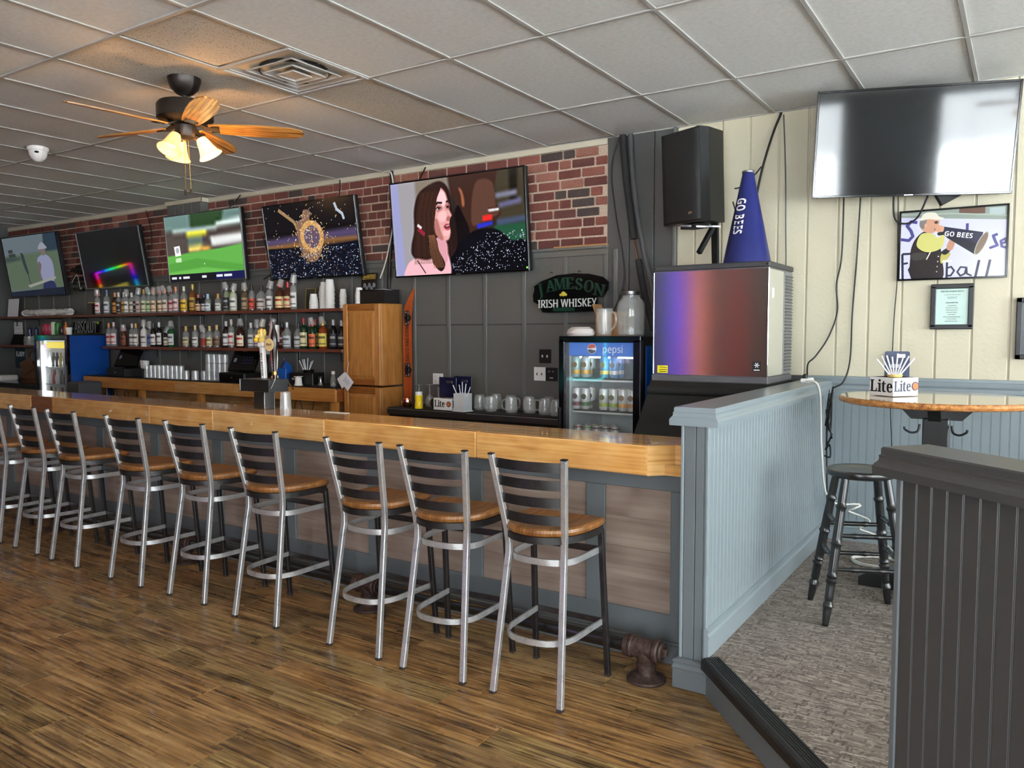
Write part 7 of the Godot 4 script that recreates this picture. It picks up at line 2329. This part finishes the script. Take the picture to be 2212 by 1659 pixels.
func make_upper_things() -> void:
	# loudspeaker on its bracket
	var s := thing("loudspeaker", "black two-way loudspeaker on a wall bracket above the ice machine", "loudspeaker", V(-1.975, 2.335, -5.33))
	s.rotation = V(0.05, deg_to_rad(-24), 0)
	var g := geo()
	g.xf = Transform3D(FLAT, Vector3.ZERO)
	part("cabinet", g.prism([Vector2(-0.18, -0.1), Vector2(0.18, -0.1), Vector2(0.185, -0.02), Vector2(0.12, 0.19), Vector2(-0.12, 0.19), Vector2(-0.185, -0.02)], 0.0, 0.62), "black_plastic", s)
	var gp := []
	for k in 13:
		var u := -1.0 + k / 6.0
		gp.append(Vector2(0.176 * u, -0.102 - 0.02 * (1 - pow(absf(u), 6))))
	gp.append(Vector2(0.176, -0.09))
	gp.append(Vector2(-0.176, -0.09))
	g = geo()
	g.xf = Transform3D(FLAT, Vector3.ZERO)
	part("grille", g.prism(gp, 0.012, 0.608, true), "black_matte", s)
	words("QSC", 0.014, flat(rgb(170, 140, 110)), s, V(0.1, 0.06, 0.1235), Vector3.ZERO, "Droid Sans", true, 0.001)
	part("bracket", geo().box(V(0.0, -0.02, -0.02), V(0.14, 0.03, 0.14), 0.004).box(V(0.02, -0.11, -0.11), V(0.035, 0.03, 0.24), 0.003, Basis(V(1, 0, 0), 0.9)).box(V(0.02, -0.14, -0.2), V(0.06, 0.3, 0.02), 0.003), "black_matte", s)
	part("bracket_bar", geo().bar([V(-0.04, -0.012, 0.07), V(0.09, -0.03, 0.02), V(0.12, -0.03, -0.14)], 0.02, 0.012), "satin_steel", s)
	# cables and insulated lines
	var runs := [["insulated_line", "thick black insulated line slanting down the dark wall behind the fridge", 0.027, "foam_insulation", [V(-2.665, 3.1, -5.66), V(-2.63, 2.75, -5.655), V(-2.56, 2.3, -5.65)]], ["insulated_line", "lower black insulated line slanting down to the ice machine", 0.026, "foam_insulation", [V(-2.5, 2.13, -5.6), V(-2.4, 1.85, -5.5), V(-2.3, 1.6, -5.44)]], ["conduit", "gray conduit slanting down beside the black insulated lines", 0.019, "conduit_gray", [V(-2.6, 3.1, -5.66), V(-2.56, 2.7, -5.64), V(-2.46, 2.2, -5.6), V(-2.24, 1.6, -5.46)]], ["copper_line", "short bare copper line between the black insulated lines", 0.006, "copper", [V(-2.56, 2.31, -5.645), V(-2.5, 2.12, -5.6)]], ["black_cable", "thin black cable hanging loosely at the brick edge left of the pipes", 0.006, "cord_black", [V(-2.7, 3.08, -5.66), V(-2.76, 2.85, -5.66), V(-2.72, 2.5, -5.66), V(-2.66, 2.2, -5.66), V(-2.64, 1.95, -5.64), V(-2.74, 1.7, -5.62)]], ["black_cable", "black cable bundle from the ceiling down behind the megaphone", 0.008, "cord_black", [V(-1.47, 3.09, -5.66), V(-1.52, 2.95, -5.64), V(-1.58, 2.7, -5.6), V(-1.62, 2.45, -5.6), V(-1.6, 2.2, -5.6)]], ["black_cable", "thin cable from the cable bundle across to the loudspeaker", 0.005, "cord_black", [V(-1.6, 2.74, -5.66), V(-1.65, 2.68, -5.65), V(-1.72, 2.6, -5.58), V(-1.76, 2.59, -5.57)]], ["black_cable", "second thin cable looping from loudspeaker down behind the megaphone", 0.005, "cord_black", [V(-1.77, 2.5, -5.57), V(-1.74, 2.4, -5.58), V(-1.68, 2.25, -5.6), V(-1.64, 2.1, -5.62)]], ["gray_cable", "thin gray cable dropping straight down the cream wall right of the megaphone", 0.004, "conduit_gray", [V(-1.46, 3.08, -5.68), V(-1.44, 2.7, -5.68), V(-1.43, 2.3, -5.68), V(-1.42, 1.9, -5.68)]]]
	for r in runs:
		var t := thing(r[0], r[1], "cable" if r[2] < 0.015 else "pipe", Vector3.ZERO)
		part("run", geo().tube(smooth_path(r[4]), r[2], 9), r[3], t)
	# unlit bar sign
	var t := thing("bar_sign", "black shaped whiskey sign with unlit green and white tube letters", "sign", V(-3.115, 1.9, -5.64))
	var o := []
	for q in [[-0.2, -0.155], [0.235, -0.15], [0.25, -0.13], [0.25, -0.03], [0.3, -0.04], [0.345, 0.02], [0.35, 0.08], [0.3, 0.12], [0.18, 0.148], [0.04, 0.158], [-0.12, 0.148], [-0.26, 0.105], [-0.335, 0.065], [-0.33, 0.04], [-0.345, -0.01], [-0.34, -0.06], [-0.3, -0.08], [-0.26, -0.07], [-0.265, -0.13], [-0.25, -0.15]]:
		o.append(Vector2(q[0], q[1]))
	part("backing", geo().prism(o, 0, 0.012), "black_gloss", t)
	var word := "JAMESON"
	for k in 7:
		var u := (k - 3) / 3.0
		words(word[k], 0.09, "unlit_green_tube", t, V(0.005 + 0.265 * u, 0.075 - 0.05 * u * u - 0.01 * u, 0.02), V(0, 0, -0.2 * u), "Droid Serif", true, 0.008)
	part("ornament", geo().ball(V(-0.05, -0.005, 0.02), V(0.022, 0.02, 0.008), 10).ball(V(-0.075, -0.012, 0.02), V(0.012, 0.012, 0.006), 8).ball(V(-0.027, -0.012, 0.02), V(0.012, 0.012, 0.006), 8), flat(rgb(214, 196, 70), 0.3), t)
	words("IRISH WHISKEY", 0.062, "unlit_white_tube", t, V(-0.02, -0.082, 0.02), V(0, 0, 0.01), "Droid Sans", false, 0.008, 0.92)
	part("green_base", geo().box(V(-0.05, -0.13, 0.0125), V(0.2, 0.03, 0.002)), "unlit_green_tube", t)
	for x in [-0.17, 0.09]:
		part("hook", geo().tube(arc(V(x, 0.165, 0.006), 0.012, 0.0, 0, 360, 10).map(func(v): return V(x + (v.x - x), 0.165 + sqrt(maxf(0, 0.000144 - (v.x - x) * (v.x - x))), 0.006)), 0.003, 5), "chrome", t)


# ---------------------------------------------------------------- raised corner on the right
func make_right_corner() -> void:
	var P := 0.165
	# picture and frame on the cream wall
	var t := thing("framed_photo", "framed photo of a man shouting through a megaphone before a banner", "picture", V(-0.414, 2.131, -5.665))
	part("frame", geo().box(V(0, 0.216, 0), V(0.6, 0.012, 0.02), 0.002).box(V(0, -0.216, 0), V(0.6, 0.012, 0.02), 0.002).box(V(-0.294, 0, 0), V(0.012, 0.42, 0.02), 0.002).box(V(0.294, 0, 0), V(0.012, 0.42, 0.02), 0.002), "black_gloss", t)
	part("print", geo().screen(0.578, 0.422, 0.002), picture("cheer_print", cheer_pic(), 0.15), t)
	words("GO BEES", 0.03, "white_print", t, V(0.035, 0.052, 0.003), V(0, 0, -0.16), "Droid Sans", true, 0.001, 0.95)
	part("backing", geo().box(V(0, 0, -0.006), V(0.58, 0.425, 0.008)), "black_matte", t)
	t = thing("framed_poem", "black-framed pale green printed memorial text below the megaphone photo", "picture", V(-0.403, 1.739, -5.675), 0.0)
	part("frame", geo().box(V(0, 0.127, 0), V(0.237, 0.03, 0.024), 0.004).box(V(0, -0.127, 0), V(0.237, 0.03, 0.024), 0.004).box(V(-0.104, 0, 0), V(0.03, 0.26, 0.024), 0.004).box(V(0.104, 0, 0), V(0.03, 0.26, 0.024), 0.004), "black_plastic", t)
	part("sheet", geo().box(V(0, 0, -0.002), V(0.19, 0.24, 0.004)), flat(rgb(196, 222, 212), 0.5), t)
	var lines := [["TIMOTHY ROBERT MOTTO", 0.0085, 0.095], ["A proud member of the Fraternal Order", 0.0042, 0.075], ["Born November 7, 1946", 0.0042, 0.06], ["Died January 12, 2016", 0.0042, 0.052], ["A Beautiful Life:", 0.0075, 0.025], ["\"A beautiful life,", 0.006, 0.007], ["that came to an end,", 0.006, -0.007], ["He died as he lived,", 0.006, -0.021], ["everyone's friend.", 0.006, -0.035], ["In our hearts", 0.006, -0.049], ["a memory will always be kept,", 0.006, -0.063], ["of one we loved,", 0.006, -0.077], ["and will never forget.\"", 0.006, -0.091]]
	for l in lines:
		words(l[0], l[1], "ink_black", t, V(0, l[2], 0.0006), Vector3.ZERO, "Droid Serif", l[1] > 0.007, 0.0005, 0.82)
	t = thing("picture_frame", "dark picture frame cut off at the right edge of the picture", "picture", V(0.16, 1.6, -5.675))
	part("frame", geo().box(V(0, 0.17, 0), V(0.44, 0.03, 0.024), 0.004).box(V(0, -0.17, 0), V(0.44, 0.03, 0.024), 0.004).box(V(-0.205, 0, 0), V(0.03, 0.37, 0.024), 0.004).box(V(0.205, 0, 0), V(0.03, 0.37, 0.024), 0.004), "black_plastic", t)
	part("print", geo().box(V(0, 0, -0.002), V(0.4, 0.32, 0.004)), flat(rgb(52, 60, 64), 0.3), t)
	t = thing("junction_box", "small black box under the large angled television", "box", V(-0.43, 2.43, -5.61), 0.3)
	part("box", geo().box(V(0, 0, 0), V(0.15, 0.08, 0.05), 0.004, Basis(V(0, 0, 1), 0.5)), "black_matte", t)
	# cords down the cream wall
	var cords := [["black cord falling from the large television to the power strip", 0.0055, "cord_black", [V(-1.045, 2.56, -5.62), V(-1.06, 2.1, -5.68), V(-1.09, 1.9, -5.68), V(-1.08, 1.72, -5.68), V(-1.13, 1.55, -5.67), V(-1.2, 1.42, -5.62), V(-1.235, 1.37, -5.56), V(-1.215, 1.3, -5.45)]], ["straight black cord falling from the large television behind the round table", 0.0055, "cord_black", [V(-0.94, 2.56, -5.62), V(-0.965, 2.1, -5.68), V(-0.985, 1.7, -5.68), V(-0.99, 1.4, -5.67), V(-1.02, 1.25, -5.62), V(-1.1, 1.17, -5.6), V(-1.12, 0.9, -5.63), V(-1.1, 0.2, -5.64)]], ["black cord loop hanging in front of the megaphone photo", 0.006, "cord_black", [V(-0.745, 2.55, -5.62), V(-0.74, 2.32, -5.62), V(-0.68, 2.27, -5.63), V(-0.61, 2.3, -5.63), V(-0.56, 2.4, -5.6), V(-0.53, 2.5, -5.62)]], ["thin black cord running down left of the framed pictures", 0.0035, "cord_black", [V(-0.725, 2.55, -5.64), V(-0.722, 2.2, -5.68), V(-0.72, 1.9, -5.68), V(-0.73, 1.7, -5.68), V(-0.735, 1.45, -5.68), V(-0.735, 1.1, -5.66), V(-0.72, 0.8, -5.68)]]]
	for c in cords:
		t = thing("extension_cord", c[0], "cord", Vector3.ZERO)
		part("wire", geo().tube(smooth_path(c[3]), c[1], 6), c[2], t)
	t = thing("wall_adapter", "small black plug adapter on the cream wall behind the menu card", "adapter", V(-0.735, 1.41, -5.68))
	part("block", geo().box(V(0, 0, 0), V(0.05, 0.07, 0.04), 0.006), "black_plastic", t)
	t = thing("power_strip", "white power strip lying on the half wall cap", "power strip", V(-1.185, 1.2565, -5.32))
	part("body", geo().box(V(0, 0.014, 0), V(0.05, 0.028, 0.17), 0.006), "white_plastic", t)
	part("plug", geo().box(V(-0.005, 0.04, 0.04), V(0.025, 0.03, 0.03), 0.005), "black_plastic", t)
	t = thing("extension_cord", "white extension cord falling from the half wall and coiled on carpet behind the black stool", "cord", Vector3.ZERO)
	var pts := [V(-1.17, 1.27, -5.23), V(-1.1, 1.26, -5.2), V(-1.075, 1.15, -5.2), V(-1.07, 0.8, -5.25), V(-1.04, 0.5, -5.35)]
	for k in 10:
		pts.append(V(-0.93 + 0.05 * cos(k * 1.4) + 0.015 * k, 0.46 - 0.024 * k, -5.5 + 0.03 * sin(k * 1.4)))
	for k in 22:
		pts.append(V(-0.72 + 0.15 * cos(k * 1.1), P + 0.006 + 0.0006 * k, -5.2 + 0.12 * sin(k * 1.1)))
	part("wire", geo().tube(smooth_path(pts, 4), 0.0065, 6), "cord_white", t)
	t = thing("extension_cord", "tangled black cord bundle hanging in the corner behind the round table", "cord", Vector3.ZERO)
	pts = [V(-1.085, 1.2, -5.5), V(-1.085, 1.1, -5.5)]
	for k in 14:
		pts.append(V(-1.08 + 0.025 * sin(k * 2.3), 1.0 - 0.02 * k + (0.26 if k % 2 else 0.0) * (1.0 - k / 14.0), -5.5 + 0.02 * cos(k * 2.1)))
	part("wire", geo().tube(smooth_path(pts, 5), 0.0055, 6), "cord_black", t)
	# round marble table
	var c := V(-0.39, 0, -4.75)
	t = thing("bar_table", "round high table with polished marble top and black pedestal", "table", c)
	part("top", geo().lathe([Vector2(0, 1.2), Vector2(0.45, 1.2), Vector2(0.48, 1.204)], 56).lathe([Vector2(0.478, 1.235), Vector2(0, 1.236)], 56), "marble", t)
	part("rim", geo().lathe([Vector2(0.47, 1.2005), Vector2(0.484, 1.206), Vector2(0.489, 1.218), Vector2(0.485, 1.23), Vector2(0.477, 1.2352)], 56), "marble_edge", t)
	var tp := [Vector2(-0.2, 1.2), Vector2(-0.12, 1.115), Vector2(0.12, 1.115), Vector2(0.2, 1.2)]
	part("cross_board", geo().prism(tp, -0.03, 0.03), "black_paint", t)
	var cb := part("cross_board", geo().prism(tp, -0.03, 0.03), "black_paint", t)
	cb.rotation.y = PI / 2
	part("post", geo().box(V(0, 0.65, 0), V(0.125, 0.95, 0.125), 0.006), "black_paint", t)
	var foot := [Vector2(-0.36, P), Vector2(-0.36, P + 0.05), Vector2(-0.3, P + 0.085), Vector2(-0.08, P + 0.14), Vector2(0.08, P + 0.14), Vector2(0.3, P + 0.085), Vector2(0.36, P + 0.05), Vector2(0.36, P)]
	part("foot", geo().prism(foot, -0.045, 0.045), "black_paint", t)
	var f2 := part("foot", geo().prism(foot, -0.044, 0.044), "black_paint", t)
	f2.rotation.y = PI / 2
	for q in [[-1, -0.075], [1, 0.075]]:
		part("coat_hook", geo().tube(smooth_path([V(q[1], 1.09, 0.06), V(q[1] * 1.1, 1.055, 0.07), V(q[1] * 1.5, 1.045, 0.075), V(q[1] * 1.9, 1.06, 0.075), V(q[1] * 1.95, 1.075, 0.075)], 5), 0.006, 7), "black_plastic", t)
	for k in 5:
		part("bolt", geo().cyl(V(-0.03 + 0.025 * (k % 3), 1.14 + 0.02 * (k / 3), 0.03), V(-0.03 + 0.025 * (k % 3), 1.14 + 0.02 * (k / 3), 0.034), 0.006, 8), "satin_steel", t)
	lite_caddy("white lettered caddy holding straws and menu on the round marble table", V(-0.6, 1.236, -4.72), deg_to_rad(-38), 0.17, 1)
	t = thing("menu_card", "dark blue menu card with rounded corners standing behind the table caddy", "menu", V(-0.595, 1.335, -4.79), 0.08)
	g_round(t)
	t = thing("paper_cup", "yellow paper cup of straws inside the table caddy", "cup", V(-0.595, 1.336, -4.71))
	part("cup", geo().lathe([Vector2(0.036, 0.0), Vector2(0.04, 0.016), Vector2(0.037, 0.016), Vector2(0.033, 0.002), Vector2(0, 0.002)], 20), flat(rgb(236, 200, 110), 0.6), t)
	straws("white straw fanned out in the yellow cup on the round table, %s from left", V(-0.595, 1.338, -4.71), 8, 0.13, 0.62, 21)
	# black turned stool
	var s := thing("wooden_stool", "black painted round wooden stool with turned legs beside the half wall", "stool", V(-0.668, P, -4.2), deg_to_rad(22.5))
	part("seat", geo().lathe([Vector2(0, 0.7), Vector2(0.145, 0.702), Vector2(0.163, 0.712), Vector2(0.167, 0.724), Vector2(0.163, 0.736), Vector2(0.15, 0.741), Vector2(0.12, 0.737), Vector2(0, 0.733)], 40), "black_paint", s)
	for q in [[-1, -1], [-1, 1], [1, 1], [1, -1]]:
		var a := V(q[0] * 0.192, 0, q[1] * 0.192)
		var b := V(q[0] * 0.095, 0.71, q[1] * 0.095)
		var y := (b - a).normalized()
		var x := y.cross(V(0, 0, 1)).normalized()
		var L := (b - a).length()
		var pr := [Vector2(0, 0), Vector2(0.014, 0)]
		for k in 61:
			var u := k / 60.0
			var r := 0.0185 + 0.004 * sin(u * PI)
			for w in [[0.13, 0.012], [0.155, 0.008], [0.3, 0.012], [0.33, 0.01], [0.55, 0.01], [0.575, 0.01], [0.8, 0.01], [0.825, 0.008]]:
				r += w[1] * 0.6 * exp(-pow((u - w[0]) / 0.009, 2)) - 0.004 * exp(-pow((u - w[0] - 0.0125) / 0.006, 2))
			if u < 0.12:
				r = lerpf(0.014, 0.02, sin(u / 0.12 * PI * 0.5))
			pr.append(Vector2(r, u * L))
		part("leg", geo().lathe(pr, 14, a, Basis(x, y, x.cross(y))), "black_paint", s)
	for lv in [0.27, 0.43]:
		for q in [[[-1, -1], [-1, 1]], [[1, -1], [1, 1]], [[-1, -1], [1, -1]], [[-1, 1], [1, 1]]]:
			var y: float = lv + (0.05 if q[0][0] == q[1][0] else 0.0)
			var k := lerpf(0.192, 0.095, y / 0.71)
			var a := V(q[0][0] * k, y, q[0][1] * k)
			var b := V(q[1][0] * k, y, q[1][1] * k)
			var d := (b - a)
			var yy := d.normalized()
			var xx := yy.cross(V(0, 1, 0)).normalized()
			var pr := []
			for i in 25:
				var u := i / 24.0
				pr.append(Vector2(0.009 + 0.003 * sin(u * PI) + 0.004 * exp(-pow((u - 0.3) / 0.03, 2)) + 0.004 * exp(-pow((u - 0.7) / 0.03, 2)), u * d.length()))
			part("rung", geo().lathe(pr, 10, a, Basis(xx, yy, xx.cross(yy))), "black_paint", s)


func g_round(t: Node3D) -> void:
	var o := []
	for q in [[0.052, 0.13, 0], [-0.052, 0.13, 90]]:
		for k in 6:
			var a := deg_to_rad(q[2] + 18 * k)
			o.append(Vector2(q[0] + 0.01 * cos(a), q[1] + 0.01 * sin(a)))
	o.append(Vector2(-0.062, 0))
	o.append(Vector2(0.062, 0))
	part("card", geo().prism(o, -0.003, 0.003), flat(rgb(52, 62, 92), 0.4), t)
	part("print", geo().box(V(0.02, 0.115, 0.0035), V(0.04, 0.02, 0.001), 0.002), "white_print", t)
	part("print", geo().box(V(-0.005, 0.06, 0.0035), V(0.05, 0.02, 0.001), 0.002), flat(rgb(200, 204, 214)), t)


# ---------------------------------------------------------------- lit signs in the front windows, seen in reflections
func make_front_signs() -> void:
	var tubes := [["cyan", rgb(60, 220, 225), [[V(-7.9, 0.66, 0), V(-7.0, 0.66, 0), V(-6.87, 0.7, 0), V(-6.83, 0.83, 0), V(-6.83, 2.1, 0)]], 0.02, 5.0], ["violet", rgb(90, 60, 255), [[V(-5.42, 1.3, 0), V(-5.42, 2.3, 0), V(-5.24, 2.3, 0), V(-5.24, 1.3, 0), V(-5.42, 1.3, 0)], [V(-5.33, 1.4, 0), V(-5.33, 2.2, 0)]], 0.022, 16.0], ["orange", rgb(255, 150, 40), [[V(-5.0, 1.3, 0), V(-5.0, 2.3, 0)], [V(-4.92, 1.3, 0), V(-4.92, 2.3, 0)]], 0.02, 18.0], ["red", rgb(255, 50, 60), [[V(-4.3, 1.5, 0), V(-4.3, 2.1, 0)], [V(-4.2, 1.5, 0), V(-4.2, 2.1, 0)]], 0.016, 8.0], ["teal", rgb(60, 230, 220), [[V(-5.57, 1.3, 0), V(-5.57, 2.3, 0)]], 0.012, 7.0]]
	for q in tubes:
		var t := thing("neon_sign", "%s neon tube sign hanging in the front window" % q[0], "neon sign", V(0, 0, FRONT_Z - 0.1))
		var m := sm("neon_" + q[0], q[1], 0.3, 0.0, {"emission_enabled": true, "emission": q[1], "emission_energy_multiplier": q[4]})
		for p in q[2]:
			part("neon_tube", geo().tube(p, q[3], 8), m, t)
		part("hanger", geo().box(V(q[2][0][0].x, 2.66, 0.02), V(0.01, 1.0, 0.01)), "black_matte", t)
	var a := thing("lit_sign", "white lettered ATM sign in the front window", "sign", V(-6.45, 1.05, FRONT_Z - 0.12), PI)
	part("board", geo().box(V(0, 0, -0.012), V(0.4, 0.16, 0.015)), "black_gloss", a)
	words("ATM", 0.1, sm("sign_letters_glow", rgb(230, 220, 255), 0.4, 0.0, {"emission_enabled": true, "emission": rgb(220, 205, 255), "emission_energy_multiplier": 4.0}), a, V(0, 0, 0.0))
	# wall jukebox with a rainbow light frame on the left wall, mirrored in the dark screen
	var j := thing("wall_jukebox", "black wall jukebox with rainbow light frame on the left wall", "jukebox", V(-12.39, 1.35, -3.9), PI / 2)
	part("cabinet", geo().box(V(0, 0.35, 0.05), V(0.6, 0.75, 0.1), 0.01), "black_gloss", j)
	var edge := [V(-0.3, 0.0, 0.11), V(-0.3, 0.72, 0.11), V(0.3, 0.72, 0.11), V(0.3, 0.0, 0.11)]
	for k in 3:
		for i in 8:
			var c := Color.from_hsv(fmod(0.12 + (k * 8 + i) * 0.11, 1.0), 0.9, 1.0)
			var m := sm("neon_rainbow_%d_%d" % [k, i], c, 0.3, 0.0, {"emission_enabled": true, "emission": c, "emission_energy_multiplier": 5.0})
			part("neon_tube", geo().cyl(edge[k].lerp(edge[k + 1], i / 8.0), edge[k].lerp(edge[k + 1], (i + 1) / 8.0), 0.012, 8), m, j)
	part("lit_screen", geo().box(V(0, 0.35, 0.102), V(0.3, 0.2, 0.004)), sm("jukebox_screen", rgb(200, 190, 80), 0.3, 0.0, {"emission_enabled": true, "emission": rgb(220, 200, 70), "emission_energy_multiplier": 1.5}), j)
